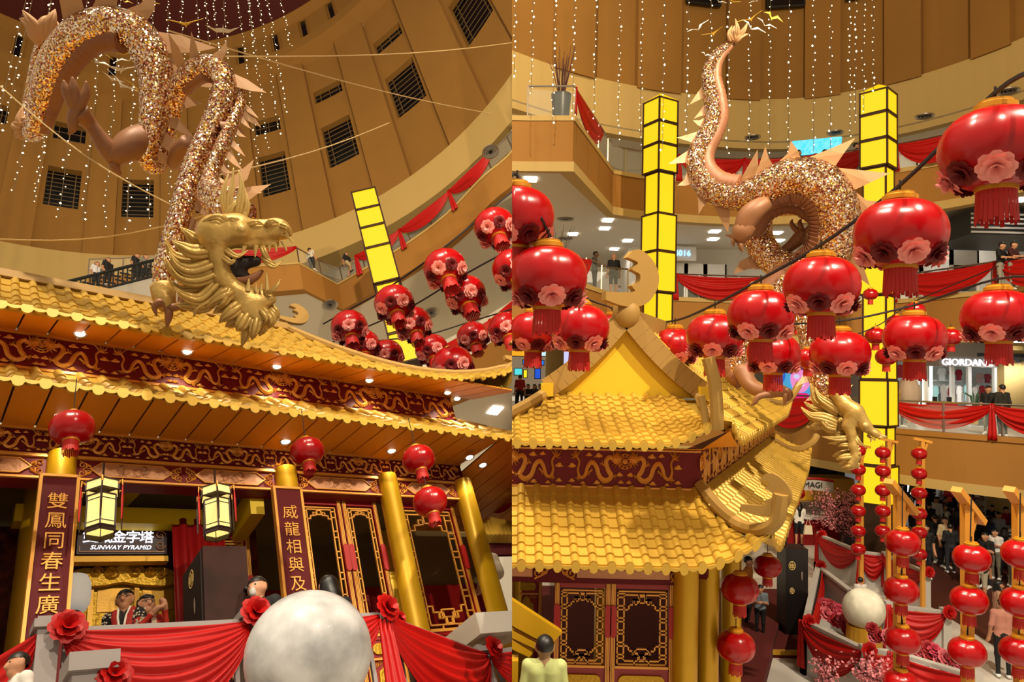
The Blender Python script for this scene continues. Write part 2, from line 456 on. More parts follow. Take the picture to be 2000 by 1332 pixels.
def arcgrid(mb, t0, t1, z0, z1, r):
    n = max(1, int((t1-t0)/1.2+.99))
    f0 = z0 if callable(z0) else (lambda t: z0); f1 = z1 if callable(z1) else (lambda t: z1)
    mb.grid(lambda u, v: (*pol(t0+(t1-t0)*u, r), f0(t0+(t1-t0)*u)*(1-v)+f1(t0+(t1-t0)*u)*v), n, 1)
def radial(mb, t, z0, z1, r0, r1):
    mb.add([(*pol(t, r0), z0), (*pol(t, r1), z0), (*pol(t, r1), z1), (*pol(t, r0), z1)], [(0, 1, 2, 3)])
def window(name, t0, t1, z0, z1, nb, nh):
    """recessed barred window with its own frame, pane and grille bars"""
    root = thing(name, None, None, (*pol((t0+t1)/2), z0), kind='structure')
    rb = RW+.55
    mb = MB()
    for t in (t0, t1): radial(mb, t, z0, z1, RW, rb)
    for z in (z0, z1): mb.grid(lambda u, v: (*pol(t0+(t1-t0)*u, RW+(rb-RW)*v), z), 3, 1)
    part(root, 'reveal', mb, m_wall)
    p = MB(); arcgrid(p, t0, t1, z0, z1, rb-.02); part(root, 'pane', p, m_dark)
    rf = rb-.12
    fm = MB()
    A = [(*pol(t0, rf), z0), (*pol(t1, rf), z0), (*pol(t1, rf), z1), (*pol(t0, rf), z1)]
    for i in range(4): fm.beam(A[i], A[(i+1) % 4], .09, .09)
    part(root, 'window_frame', fm, m_black)
    for i in range(nh):
        z = z0+(z1-z0)*(i+.7)/(nh+.4)
        part(root, 'grille_bar', MB().beam((*pol(t0, rf-.05), z), (*pol(t1, rf-.05), z), .035, .05), m_bar)
    for i in range(nb):
        t = t0+(t1-t0)*(.16+.68*i/max(1, nb-1)); part(root, 'grille_bar', MB().beam((*pol(t, rf-.07), z0), (*pol(t, rf-.07), z1), .035, .05), m_bar)
for i, (a, b, z0, z1, s0, s1) in enumerate(bays):
    pa = a-.7; pb = b+1.2                                    # recessed panel
    nxt = bays[i+1][0]-.7 if i+1 < len(bays) else b+8
    top = zt((a+b)/2)+.4
    arcgrid(wallmb, pa, a, 33, top, RW); arcgrid(wallmb, b, pb, 33, top, RW)
    zs = [33, z0, z1, s0, s1, top]
    for q in (0, 2, 4):
        if zs[q+1] > zs[q]: arcgrid(wallmb, a, b, zs[q], zs[q+1], RW)
    arcgrid(pilmb, pb, nxt, 34.5, top, RW-.38)
    radial(pilmb, pb, 34.5, top, RW-.38, RW); radial(pilmb, nxt, 34.5, top, RW-.38, RW)
    wn += 1; window('window_%d' % wn, a, b, z0, z1, 2, 9)
    wn += 1; window('window_%d' % wn, a, b, s0, s1, 3, 2)
struct('wall_left', wallmb, m_wall); struct('wall_left_pilasters', pilmb, m_pil)
# cornice, small-window drum, ceiling
cor = MB(); T0, T1 = -30, 110
def ring(mb, r0, f0, r1, f1, n=70): mb.grid(lambda u, v: (*pol(T0+(T1-T0)*u, r0+(r1-r0)*v), f0(T0+(T1-T0)*u)*(1-v)+f1(T0+(T1-T0)*u)*v), n, 1)
ring(cor, RW, zt, RW-1.1, lambda t: zt(t)+.5); ring(cor, RW-1.1, lambda t: zt(t)+.5, RW-1.1, lambda t: zt(t)+1.5); ring(cor, RW-1.1, lambda t: zt(t)+1.5, RW-.5, lambda t: zt(t)+2.0)
struct('trim_1', cor, m_wall, smooth=50)
drum = MB(); ring(drum, RW-.5, lambda t: zt(t)+2.0, RW-.5, lambda t: zt(t)+5.2); ring(drum, RW-.5, lambda t: zt(t)+5.2, RW-1.3, lambda t: zt(t)+5.6)
struct('wall_left_drum', drum, m_wall, smooth=50)
for k, t in enumerate((-10, -3, 4.6, 12.7, 18, 24, 30.5, 37.5, 45.3, 52, 59, 66)):
    root = thing('window_%d' % (40+k), None, None, (*pol(t, RW-.7), zt(t)+2.3), kind='structure')
    m1 = MB(); m1.grid(lambda u, v: (*pol(t+1.6*u, RW-.56), zt(t)+2.2+2.6*v), 1, 1); part(root, 'pane', m1, m_dark)
    fm = MB(); A = [(*pol(t, RW-.58), zt(t)+2.2), (*pol(t+1.6, RW-.58), zt(t)+2.2), (*pol(t+1.6, RW-.58), zt(t)+4.8), (*pol(t, RW-.58), zt(t)+4.8)]
    for i in range(4): fm.beam(A[i], A[(i+1) % 4], .12, .12)
    part(root, 'window_frame', fm, m_wall)
cm = MB(); cm.grid(lambda u, v: (*pol(T0+(T1-T0)*u, RW-1.2-7.5*v), zt(T0+(T1-T0)*u)+5.5+.6*v), 60, 1); struct('ceiling_ring', cm, m_redceil)
cm = MB(); cm.grid(lambda u, v: (*pol(-60+240*u, 11.6-8*v), 58.2+.3*v), 60, 2); struct('ceiling', cm, mat('black_ceiling', '#0b0a0a', .6))
cm = MB(); cm.grid(lambda u, v: (*pol(-60+240*u, 9.4-1.6*v), 57.9), 60, 1); struct('trim_2', cm, mat('pale_green_ring', '#8f9678', .6))
# cream fascia
cr = MB()
arcp = [pol(t, RW-.42) for t in range(-30, 111, 3)]
wall_strip(cr, arcp, 31.9, 34.5, 1.2, CL)
struct('trim_3', cr, m_cream, smooth=50)
# gallery level with the bay
KL = 2.0
tan = [(4, 26.5), (7.6, 25.0), (10.0, 23.9), (12.4, 22.8), (14.8, 23.56)]+[tuple(p[:2]) for p in curve_pts([(14.8, 23.56), (15.74, 21.9), (16.8, 20.0), (17.8, 17.5), (18.3, 14.9), (18.9, 12.6), (18.8, 8)], 4)][1:]
mbx = MB(); wall_strip(mbx, tan, 26.7, 28.5, .35, CL); struct('trim_4', mbx, m_tan)
mbx = MB(); wall_strip(mbx, offs(tan, CL, -.06), 28.4, 28.52, .45, CL); struct('trim_5', mbx, m_cream)
fl = MB(); wall_strip(fl, offs(tan, CL, .3), 27.9, 28.4, 7, CL); struct('floor_gallery', fl, m_floorw)
so = MB(); wall_strip(so, offs(tan, CL, .1), 26.72, 27.0, 9, CL); struct('ceiling_gallery', so, m_white)
bk = MB(); wall_strip(bk, [pol(t, 25.5) for t in range(-10, 116, 4)], 28.4, 33); struct('wall_gallery', bk, m_shop)
cl2 = MB(); wall_strip(cl2, [pol(t, RW) for t in range(-10, 116, 4)], 32.3, 32.5, 6, CL); struct('ceiling_gallery_upper', cl2, m_white)
# lower gallery
tan2 = [(p[0]*16.9/19.3+.1, p[1]*.86+.6) for p in tan[3:]]
low = [tuple(PL(x, y, Z=21.6)[:2]) for x, y in [(780, 735), (840, 725), (900, 703), (960, 668), (1000, 640), (1060, 585)]]
lowc = [tuple(p) for p in curve_pts(low, 4)]
mbx = MB(); wall_strip(mbx, lowc, 19.6, 21.6, .35, CL); struct('trim_6', mbx, m_tan)
so = MB(); wall_strip(so, offs(lowc, CL, .1), 19.62, 19.9, 12, CL); struct('ceiling_lower_gallery', so, m_white)
fl = MB(); wall_strip(fl, offs(lowc, CL, .3), 21.2, 21.5, 8, CL); struct('floor_lower_gallery', fl, m_floorw)
bk = MB(); wall_strip(bk, [pol(t, 24.5) for t in range(-40, 130, 4)], 0, 28); struct('wall_lower_gallery', bk, m_shop)
fl = MB(); fl.box(-30, 40, -10, 40, -.2, 0); struct('floor_left', fl, m_floorw)
# ================================================================== RIGHT HALF: rotunda wall, three gallery levels, ground floor
use(FRAME_R)
CRT = (9.0, 18.5)
def plan(pts, n=5): return [tuple(p) for p in curve_pts(pts, n)]
e3 = [(-1.5, 23.4), (.33, 23.38), (1.82, 23.28), (3.95, 29.3)]+plan([(3.95, 29.3), (5.5, 30.0), (8.5, 30.6), (11, 30.4), (13.1, 29.4), (15, 28.2), (16.4, 26.6), (17.3, 24.2), (17.6, 21.5), (17.2, 17)])[1:]
e2 = [(-1.5, 24.0), (1.4, 25.0), (2.7, 27.0), (3.8, 29.2)]+plan([(3.8, 29.2), (5.2, 29.8), (6.8, 30.5), (10.9, 30.8), (14, 30.2), (15.6, 29.4), (16.5, 27.3), (17.4, 24.7), (17.6, 21.5), (17.2, 17)])[1:]
e1 = plan([(-2, 33), (3, 35), (8, 34.6), (10.6, 33.2), (12.2, 30.8), (13.1, 27.6), (13.5, 25.6), (14.4, 23.8), (15.6, 22.2), (16.6, 20.2), (17, 17)])
for k, (e, z, zb) in enumerate(((e3, 10., 8.6), (e2, 5., 3.6), (e1, 0., -1.45))):
    mb = MB(); wall_strip(mb, e, zb, z, .35, CRT); struct('trim_%d' % (10+3*k), mb, m_tan)
    mb = MB(); wall_strip(mb, offs(e, CRT, -.06), z-.05, z+.12, .4, CRT); struct('trim_%d' % (11+3*k), mb, m_tan if k == 2 else m_cream)
    mb = MB(); wall_strip(mb, offs(e, CRT, -.05), zb-.32, zb, .5, CRT); struct('trim_%d' % (12+3*k), mb, m_cream)
    mb = MB(); wall_strip(mb, offs(e, CRT, .3), z-.35, z, 14, CRT); struct('floor_level_%d' % (3-k), mb, m_floorw)
    mb = MB(); wall_strip(mb, offs(e, CRT, .3), zb-.1, zb+.2, 16, CRT); struct('ceiling_level_%d' % (3-k), mb, m_white)
bw3 = [(-6, 38), (2, 40)]+plan([(2, 40), (8, 39.5), (14, 37.5), (19.5, 33.5), (23, 28), (24, 20)])[1:]
bw2 = [(-6, 52), (6.0, 52), (6.1, 37.5)]+plan([(6.1, 37.5), (10, 37.8), (14, 37), (19.5, 33), (22.5, 28), (24, 20)])[1:]
bw1 = [(-6, 60), (9, 60), (9.5, 42), (17.5, 41), (17.6, 34.6)]+plan([(17.6, 34.6), (20.5, 34), (25, 31), (27, 20)])[1:]
bw0 = [(-8, 40), (8, 42)]+plan([(8, 42), (14, 40.5), (20, 38), (25, 33), (28, 24)])[1:]
for nm, e, a, b in (('wall_level_3', bw3, 10, 13.6), ('wall_level_2', bw2, 5, 8.5), ('wall_level_1', bw1, 0, 3.5), ('wall_ground', bw0, -4.6, -1.4)):
    mb = MB(); wall_strip(mb, e, a, b, .3, CRT); struct(nm, mb, m_shop)
# cream fascia and upper ochre wall
wq = [(-.3, 30.4), (3.36, 32.9), (7.65, 34.5), (12.28, 35.1), (15.4, 34.1), (18.0, 31.8), (19.95, 28.2), (20.8, 24), (20.5, 19)]
wp = plan([(-6, 25.5)]+wq, 6)
mb = MB(); wall_strip(mb, wp, 13.3, 15.5, 1.5, CRT); struct('trim_30', mb, m_cream)
mb = MB(); wall_strip(mb, offs(wp, CRT, -.05), 13.0, 13.3, .5, CRT); struct('trim_31', mb, m_cream)
mb = MB(); wall_strip(mb, wp, 13.1, 13.4, 12, CRT); struct('ceiling_level_3_upper', mb, m_white)
def along(pts, px):
    """point on plan polyline seen at pixel column px (about the photographed height)"""
    d = PR(px, 120, Y=1.0); t = d.x/d.y; best = None
    for a, b in zip(pts[:-1], pts[1:]):
        fa = a[0]-t*a[1]; fb = b[0]-t*b[1]
        if fa*fb <= 0:
            s = fa/(fa-fb); return V((a[0]+(b[0]-a[0])*s, a[1]+(b[1]-a[1])*s))
    return V(pts[0][:2] if px < 1500 else pts[-1][:2])
ow = offs(wp, CRT, .25)
mb = MB(); wall_strip(mb, ow, 15.5, 30, .4, CRT); struct('wall_right', mb, m_wall)
pil = MB()
for x0, x1 in ((1078, 1154), (1240, 1324), (1417, 1480), (1573, 1642), (1733, 1804), (1906, 1983)):
    a = along(ow, x0); b = along(ow, x1); pil.beam((a.x, a.y, 22.7), (b.x, b.y, 22.7), .7, 14.6, up=(0, 0, 1))
struct('wall_right_pilasters', pil, m_pil)
for k, (x0, x1, yb) in enumerate(((1338, 1402, 14), (1497, 1568, 19), (1655, 1700, 0))):
    a = along(ow, x0); b = along(ow, x1); c = (a+b)/2; n = V((CRT[0]-c.x, CRT[1]-c.y)).normalized()*.3; a += n; b += n
    zb = PR((x0+x1)/2, yb, Y=c.y).z
    root = thing('window_%d' % (70+k), None, None, (c.x, c.y, zb), kind='structure')
    part(root, 'pane', MB().beam((a.x, a.y, zb+1.5), (b.x, b.y, zb+1.5), .06, 3), m_dark)
    fm = MB()
    for p, q in (((a.x, a.y, zb), (b.x, b.y, zb)), ((a.x, a.y, zb+3), (b.x, b.y, zb+3)), ((a.x, a.y, zb), (a.x, a.y, zb+3)), ((b.x, b.y, zb), (b.x, b.y, zb+3))): fm.beam(p, q, .14, .1)
    part(root, 'window_frame', fm, m_black)
    for i in range(1, 6): part(root, 'grille_bar', MB().beam((a.x, a.y-.06, zb+i*.5), (b.x, b.y-.06, zb+i*.5), .04, .04), m_bar)
mb = MB(); mb.box(-20, 40, -6, 70, -4.8, -4.6); struct('floor', mb, m_floorw)
mb = MB(); mb.box(-40, 60, -20, 80, 30, 30.4); struct('ceiling_right', mb, m_wall)
# ------------------------------------------------------------------ ornament builders (local: X along, Z up, -Y out)
def ribbon(mb, pts, w, y0=0., t=.02):
    """raised strip along 2D points (x, z)"""
    k = len(pts); o = len(mb.v)
    for i, (p, ww) in enumerate(zip(pts, w)):
        a = pts[max(i-1, 0)]; b = pts[min(i+1, k-1)]; d = V((b[0]-a[0], b[1]-a[1])); d = d.normalized() if d.length else V((1, 0)); n = V((-d.y, d.x))*ww/2
        mb.v += [V((p[0]+n.x, y0, p[1]+n.y)), V((p[0], y0-t, p[1])), V((p[0]-n.x, y0, p[1]-n.y))]
    for i in range(k-1):
        for j in (0, 1): mb.f.append((o+i*3+j, o+i*3+j+1, o+i*3+4+j, o+i*3+3+j)); mb.m.append(0)
    return mb
def star(mb, c, r0, r1, n, a0, a1, y0=0., t=.02, rnd=None):
    """fan of thin spikes (claws, hair tufts)"""
    rnd = rnd or random.Random(int((c[0]+9)*1000))
    for i in range(n):
        a = a0+(a1-a0)*(i/(max(1, n-1))); L = r0+(r1-r0)*rnd.uniform(.6, 1); b = a+rnd.uniform(-.15, .15)
        p0 = (c[0], c[1]); p1 = (c[0]+cos(b)*L*.55, c[1]+sin(b)*L*.55); p2 = (c[0]+cos(b+.25)*L, c[1]+sin(b+.25)*L)
        ribbon(mb, [p0, p1, p2], [r0*.95, r0*.75, .005], y0, t)
def disc(mb, c, rx, rz, y0=0., t=.02, n=14):
    o = len(mb.v); mb.v.append(V((c[0], y0-t, c[1])))
    for i in range(n): mb.v.append(V((c[0]+cos(2*pi*i/n)*rx, y0, c[1]+sin(2*pi*i/n)*rz)))
    for i in range(n): mb.f.append((o, o+1+i, o+1+(i+1) % n)); mb.m.append(0)
def cloud(mb, c, s, y0=0., t=.015):
    s = s*1.35
    for dx, dz, r in ((0, 0, 1), (-.8, -.15, .65), (.8, -.2, .6), (.1, .45, .7), (1.5, -.35, .3)): disc(mb, (c[0]+dx*s, c[1]+dz*s), r*s, r*s*.7, y0, t, 10)
def dragon_mb(clouds=True):
    mb = MB()
    body = curve_pts([(-.29, .12), (-.22, .15), (-.165, .09), (-.2, -.02), (-.25, -.1), (-.17, -.16), (-.07, -.11), (-.01, .03), (.06, .08), (.12, .01), (.16, -.1), (.23, -.12), (.27, -.03), (.25, .08), (.29, .15)], 4)
    n = len(body); ribbon(mb, [tuple(p) for p in body], [.032+.036*sin(pi*min(1, .25+i/n*.85)) for i in range(n)], 0, .022)
    disc(mb, (-.33, .12), .07, .058, -.005, .028, 12)
    star(mb, (-.33, .13), .03, .13, 13, .3, 5.6, -.004, .022)
    star(mb, (.29, .15), .02, .15, 8, -.2, 2.2, 0, .015)
    for c, a in (((-.29, -.1), 3.2), ((-.12, -.17), 4.2), ((.1, -.06), 5.6), ((.27, -.13), 4.9), ((-.11, .06), .6)):
        ribbon(mb, [(c[0]-cos(a)*.07, c[1]-sin(a)*.07), c], [.03, .025], 0, .018); star(mb, c, .016, .06, 4, a-1.1, a+1.1, 0, .012)
    if clouds:
        for c, s in (((-.05, .17), .03), ((.1, .18), .024), ((.36, .03), .03), ((-.38, -.08), .026), ((-.03, -.19), .026), ((.36, -.17), .024), ((-.4, -.18), .022), ((.19, -.2), .02)): cloud(mb, c, s)
    return mb
def roundel_mb(r=.1):
    mb = MB(); n = 16
    for q in (1.0, .62): ribbon(mb, [(cos(2*pi*i/n)*r*q, sin(2*pi*i/n)*r*q) for i in range(n+1)], [r*.17]*(n+1), 0, .015)
    for i in range(10): disc(mb, (cos(2*pi*i/10)*r*.82, sin(2*pi*i/10)*r*.82), r*.12, r*.12, 0, .012, 8)
    disc(mb, (0, 0), r*.36, r*.36, 0, .02, 12); return mb
def spiral(mb, c, r, turns, sgn, a0, w, y0=0., t=.012):
    n = 16; pts = [(c[0]+cos(a0+sgn*turns*2*pi*i/n)*r*(1-i/n*.8), c[1]+sin(a0+sgn*turns*2*pi*i/n)*r*(1-i/n*.8)) for i in range(n+1)]
    ribbon(mb, pts, [w]*(n+1), y0, t)
def scroll_mb(h):
    mb = MB()
    for s in (1, -1):
        spiral(mb, (.12*h, s*.22*h), .2*h, 1.4, s, -s*pi/2, .06*h); spiral(mb, (.36*h, s*.14*h), .13*h, 1.2, -s, s*pi/2, .05*h)
        ribbon(mb, [(.0, s*.44*h), (.3*h, s*.3*h), (.58*h, 0)], [.06*h]*3, 0, .012)
    return mb
_OM = {}
def omesh(key, fn, m):
    if key not in _OM: _OM[key] = fn().mesh(key, m)
    return _OM[key]
def frieze_row(root, P, U, N, length, height, n, m, key, y=.012, scale=None, first=1, clouds=True):
    """pairs of facing dragons with a roundel between, along U from P (mid height), standing out along N"""
    U = V(U).normalized(); N = V(N).normalized(); Z = V((0, 0, 1)); s = scale or height/.47; step = length/n
    dm = omesh('dragon_relief_'+key, lambda: dragon_mb(clouds), m); rm = omesh('roundel_'+key, lambda: roundel_mb(.1), m)
    for i in range(n):
        c = V(P)+U*step*(i+.5)+N*y; sg = first if i % 2 == 0 else -first
        B = Matrix((U*sg*s*.86, -N*s, Z*s)).transposed().to_4x4()
        part(root, 'dragon_relief', dm, m, M=Matrix.Translation(c) @ B)
        if (sg > 0 and i > 0) or (sg > 0 and i == 0 and first > 0):
            B2 = Matrix((U*s, -N*s, Z*s)).transposed().to_4x4()
            part(root, 'roundel', rm, m, M=Matrix.Translation(V(P)+U*step*i+N*y+Z*height*.22) @ B2)
# ------------------------------------------------------------------ roof tiles
def tile_mb(A, B, C, D, hb, lift, skirt):
    """one curved roof tile over quad A B (upper edge) D C (lower edge): barrel on one side, pan on the other"""
    N = (B-A).cross(A-D); N = N.normalized() if N.length else V((0, 0, 1))
    if N.z < 0: N = -N
    ss = [0, .06, .15, .25, .35, .44, .5, .75, 1.0]
    hh = [0, .55, .9, 1.0, .9, .55, 0, -.1, 0]
    vs = []
    for s, h in zip(ss, hh): vs.append(A.lerp(B, s)+N*(hb*max(h, -.2)*.92))
    for s, h in zip(ss, hh): vs.append(D.lerp(C, s)+N*(hb*h+lift))
    dn = (D-A).normalized()
    for s, h in zip(ss, hh): vs.append(D.lerp(C, s)+N*(hb*h-skirt*.4)+dn*.004)
    k = len(ss); fs = []
    for i in range(k-1): fs += [(i, k+i, k+i+1, i+1), (k+i, 2*k+i, 2*k+i+1, k+i+1)]
    return MB().add(vs, fs)
def eave_mb(D, C, dn, N, hb, r):
    """scalloped end cap that hangs below the lower edge of a tile column"""
    w = C-D; pts = []
    prof = [(0, .0), (0, -.35), (.07, -.8), (.17, -1.0), (.3, -1.0), (.42, -.8), (.5, -.35), (.62, -.5), (.75, -.58), (.88, -.5), (1, -.35), (1, .0), (.75, -.05), (.5, 0), (.44, .5), (.35, .85), (.25, .95), (.15, .85), (.06, .5)]
    for s, z in prof: pts.append(D+w*s+V((0, 0, 1))*(z*(r if z < 0 else hb)))
    return MB().prism(pts, dn*.03)
def tile_roof(owner, deck, cols, m, near, limit, hb=.05, eave_r=.11, base=V((0, 0, 0)), ev=True):
    """cols: list of (curve_left, curve_right) lists of points from top to eave"""
    allt = []
    for Lc, Rc in cols:
        for j in range(len(Lc)-1):
            A, B, C, D = V(Lc[j]), V(Rc[j]), V(Rc[j+1]), V(Lc[j+1])
            allt.append((((A+C)/2-near).length, tile_mb(A, B, C, D, hb, .022, .05)))
    allt.sort(key=lambda t: t[0])
    for d, t in allt[:limit]: part(deck, 'roof_tile', t, m, smooth=35)
    if allt[limit:]:
        r = MB()
        for d, t in allt[limit:]: r.merge(t)
        part(deck, 'roof_tile_field', r, m, smooth=35, kind='stuff')
    if ev:
        for Lc, Rc in cols:
            D, C = V(Lc[-1]), V(Rc[-1]); up = V(Lc[-2]); dn = (D-up); dn.z = 0; dn.normalize()
            part(deck, 'eave_tile', eave_mb(D, C, dn, None, hb, eave_r), m)
# ------------------------------------------------------------------ fret lattice (local XZ, centre of the base at origin)
def lattice_mb(w, h, t=.018, d=.03):
    mb = MB()
    def bar(x0, z0, x1, z1): mb.box(min(x0, x1)-t/2, max(x0, x1)+t/2, -d/2, d/2, min(z0, z1)-t/2, max(z0, z1)+t/2)
    def rect(x0, z0, x1, z1): bar(x0, z0, x1, z0); bar(x0, z1, x1, z1); bar(x0, z0, x0, z1); bar(x1, z0, x1, z1)
    a = w/2; i = a-.13*w; zi = .07*w
    rect(-a, 0, a, h); rect(-i, zi, i, h-zi)
    for k in range(6):
        z = h*(k+.5)/6
        for s in (-1, 1): bar(s*i, z, s*a, z); bar(s*i, z+.05*h, s*a, z+.05*h)
    for s in (-1, 1):
        bar(s*.15*w, 0, s*.15*w, zi)
        for zb, sg in ((zi, 1), (h-zi, -1)):                      # stepped corners
            x = i; q = .1*w
            bar(s*x, zb+sg*3*q, s*(x-q), zb+sg*3*q); bar(s*(x-q), zb+sg*3*q, s*(x-q), zb+sg*2*q); bar(s*(x-q), zb+sg*2*q, s*(x-2*q), zb+sg*2*q)
            bar(s*(x-2*q), zb+sg*2*q, s*(x-2*q), zb+sg*q); bar(s*(x-2*q), zb+sg*q, s*(x-3*q), zb+sg*q); bar(s*(x-3*q), zb+sg*q, s*(x-3*q), zb)
            rect(s*(x-q*1.9), zb+sg*1.0*q, s*(x-q*2.8), zb+sg*1.9*q)
    q = .1*w
    rect(-.5*q, zi+.2*q, .5*q, zi+1.2*q); rect(-1.2*q, zi+1.2*q, 1.2*q, zi+2.4*q); rect(-.6*q, h-zi-1.6*q, .6*q, h-zi-.3*q)
    return mb
def capsule_mb(w, h, d):
    mb = MB(); pts = [(-w/2, -h/2+w*.35), (-w*.25, -h/2), (w*.25, -h/2), (w/2, -h/2+w*.35), (w/2, h/2-w*.35), (w*.25, h/2), (-w*.25, h/2), (-w/2, h/2-w*.35)]
    return mb.prism([(x, 0, z) for x, z in pts], (0, -d, 0))
def screen(owner, P, U, N, w, zb, zt, zmid, dark=None):
    """a screen bay: stiles, fret lattice above, carved panels below. P = left foot on plan."""
    U = V(U).normalized(); N = V(N).normalized(); Z = V((0, 0, 1))
    B = Matrix((U, -N, Z)).transposed().to_4x4(); M = Matrix.Translation(V((P[0], P[1], 0))) @ B
    s = part(owner, 'lattice_screen', MB().box(0, .07, -.03, .03, zb, zt).box(w-.07, w, -.03, .03, zb, zt).box(0, w, -.03, .03, zt-.07, zt).box(0, w, -.03, .03, zmid-.06, zmid).box(0, w, -.02, .02, zb, zb+.06), m_redlac, M=M)
    def sub(n, mb, m, off=(0, 0, 0), sm=False): return part(s, n, mb, m, M=M @ Matrix.Translation(off), smooth=sm)
    for x in (.015, .035, .055, w-.055, w-.035, w-.015): sub('stile_moulding', MB().box(x-.007, x+.007, -.05, -.03, zb, zt), m_orn)
    sub('fret_lattice', lattice_mb(w-.2, zt-zmid-.14), m_orn, (w/2, 0, zmid+.03))
    for x in (.035, w-.035): sub('red_plaque', capsule_mb(.085, .42, .03), m_capsule, (x, -.045, zmid+(zt-zmid)*.55))
    sub('rail_moulding', MB().box(.07, w-.07, -.045, -.02, zmid-.015, zmid+.015), m_orn)
    # oval carved panel and cartouche
    h2 = zmid-.06-zb
    pan = MB(); n = 20; rx = (w-.24)/2; rz = min(.075, h2*.1)
    pts = [(rx-rz+cos(a)*rz, sin(a)*rz) for a in [pi/2-pi*i/8 for i in range(9)]]+[(-rx+rz+cos(a)*rz, sin(a)*rz) for a in [-pi/2-pi*i/8 for i in range(9)]]
    pan.prism([(x, 0, z) for x, z in pts], (0, -.03, 0)); sub('back_panel', MB().box(.07, w-.07, -.012, .012, zb, zmid-.06), m_redlac)
    sub('oval_panel', pan, m_screengold, (w/2, -.01, zmid-.06-.05-rz))
    z1 = zmid-.06-.1-2*rz
    sub('rail_moulding', MB().box(.07, w-.07, -.045, -.01, z1-.03, z1), m_orn)
    c = (w/2, (zb+z1)/2); hh = (z1-zb)/2-.05; ww = w/2-.13
    if hh > .1:
        pts = []
        for i in range(32):
            a = 2*pi*i/32; r = 1+.06*cos(8*a); x = (abs(cos(a))**.7)*(1 if cos(a) > 0 else -1); z = (abs(sin(a))**.7)*(1 if sin(a) > 0 else -1); pts.append((x*ww*r, z*hh*r*.95))
        sub('cartouche', MB().prism([(x, 0, z) for x, z in pts], (0, -.03, 0)), m_screengold, (c[0], -.012, c[1]))
        for sx in (-1, 1):
            for sz in (-1, 1):
                cm = MB(); spiral(cm, (0, 0), .05, 1.3, sx*sz, 0, .016); spiral(cm, (-sx*.07, 0), .035, 1.2, -sx*sz, 0, .014)
                sub('corner_scroll', cm, m_orn, (c[0]+sx*(ww+.0), -.015, c[1]+sz*(hh-.02)))
    return s
# ================================================================== LEFT HALF: pavilion front
use(FRAME_L)
FY = 9.0
pav = thing('pavilion', 'golden two-tiered pavilion front with two couplet boards and maroon dragon friezes', 'pavilion', (4, 9, 3.25))
X0, XR = -1.6, 7.6
# --- frieze boards
fr1 = part(pav, 'dragon_frieze', MB().box(X0, XR, FY, FY+.3, 8.70, 9.36), m_frieze)
for z in (8.73, 9.33): part(fr1, 'frieze_border', MB().box(X0, XR+.02, FY-.025, FY+.01, z-.02, z+.02), m_orn)
part(fr1, 'side_frieze', MB().box(XR-.3, XR, FY+.3, FY+4, 8.70, 9.36), m_frieze)
frieze_row(fr1, (.9-1.7, FY, 9.03), (1, 0, 0), (0, -1, 0), 8.4, .52, 10, m_orn, 'a', first=1, scale=1.12)
fr2 = part(pav, 'lower_dragon_frieze', MB().box(X0, 7.38, FY, FY+.25, 7.39, 7.80), m_maroon)
for z in (7.41, 7.785): part(fr2, 'frieze_border', MB().box(X0, 7.39, FY-.02, FY+.01, z-.014, z+.014), m_orn)
frieze_row(fr2, (-1.4, FY, 7.6), (1, 0, 0), (0, -1, 0), 8.7, .33, 18, m_orn, 'b', first=1, scale=.68)
# --- beam with carved panels between the columns
COLX = [-1.6, 1.25, 4.12, 5.82, 7.3]
beam_ = part(pav, 'lintel_beam', MB().box(X0, 7.15, FY-.02, FY+.2, 7.05, 7.39), m_frieze)
for z in (7.07, 7.375): part(beam_, 'beam_border', MB().box(X0, 7.16, FY-.05, FY, z-.014, z+.014), m_orn)
for a, b in zip(COLX[:-1], COLX[1:]):
    x0 = a+.17; x1 = b-.17; n = 2 if b-a > 2 else 1; st = (x1-x0)/n
    for q in range(n):
        p0 = x0+q*st+.03; p1 = p0+st-.06; zc = 7.222; h = .2
        pts = [(p0+.12, zc), (p0+.24, zc+h/2), (p1-.24, zc+h/2), (p1-.12, zc), (p1-.24, zc-h/2), (p0+.24, zc-h/2)]
        pan = part(beam_, 'carved_panel', MB().prism([(x, FY-.02, z) for x, z in pts], (0, -.02, 0)), m_orn2)
        mb = MB()
        for i in range(6): A = pts[i]; B = pts[(i+1) % 6]; mb.beam((A[0], FY-.045, A[1]), (B[0], FY-.045, B[1]), .012, .012)
        part(beam_, 'panel_border', mb, m_orn)
        dm = omesh('dragon_relief_c', lambda: dragon_mb(True), m_orn2)
        nd = max(1, int((p1-p0-.5)/.42))
        for i in range(nd):
            cx = p0+.27+(p1-p0-.54)*(i+.5)/nd
            part(beam_, 'dragon_relief', dm, m_orn2, M=Matrix.Translation((cx, FY-.042, zc)) @ Matrix.Diagonal((.42*(1 if i % 2 else -1), .5, .42, 1)))
        for sx, xx in ((1, p0), (-1, p1)):
            sm = omesh('scroll', lambda: scroll_mb(.26), m_orn)
            part(beam_, 'scroll_ornament', sm, m_orn, M=Matrix.Translation((xx, FY-.03, zc)) @ Matrix.Diagonal((sx, 1, 1, 1)))
# --- columns
PZ = 3.25
for x in COLX[1:]:
    part(pav, 'column', MB().lathe([(.2, PZ), (.2, PZ+.2), (.165, PZ+.28), (.165, 7.42)], 24, (x, FY-.02, 0)), m_goldcol, smooth=30)
for x, y in ((PL(58, 1100, Y=9.8).x, 9.8), (3.6, 10.6)):
    part(pav, 'column', MB().lathe([(.19, PZ), (.19, PZ+.2), (.15, PZ+.28), (.15, 7.5)], 20, (x, y, 0)), m_goldcol, smooth=30)
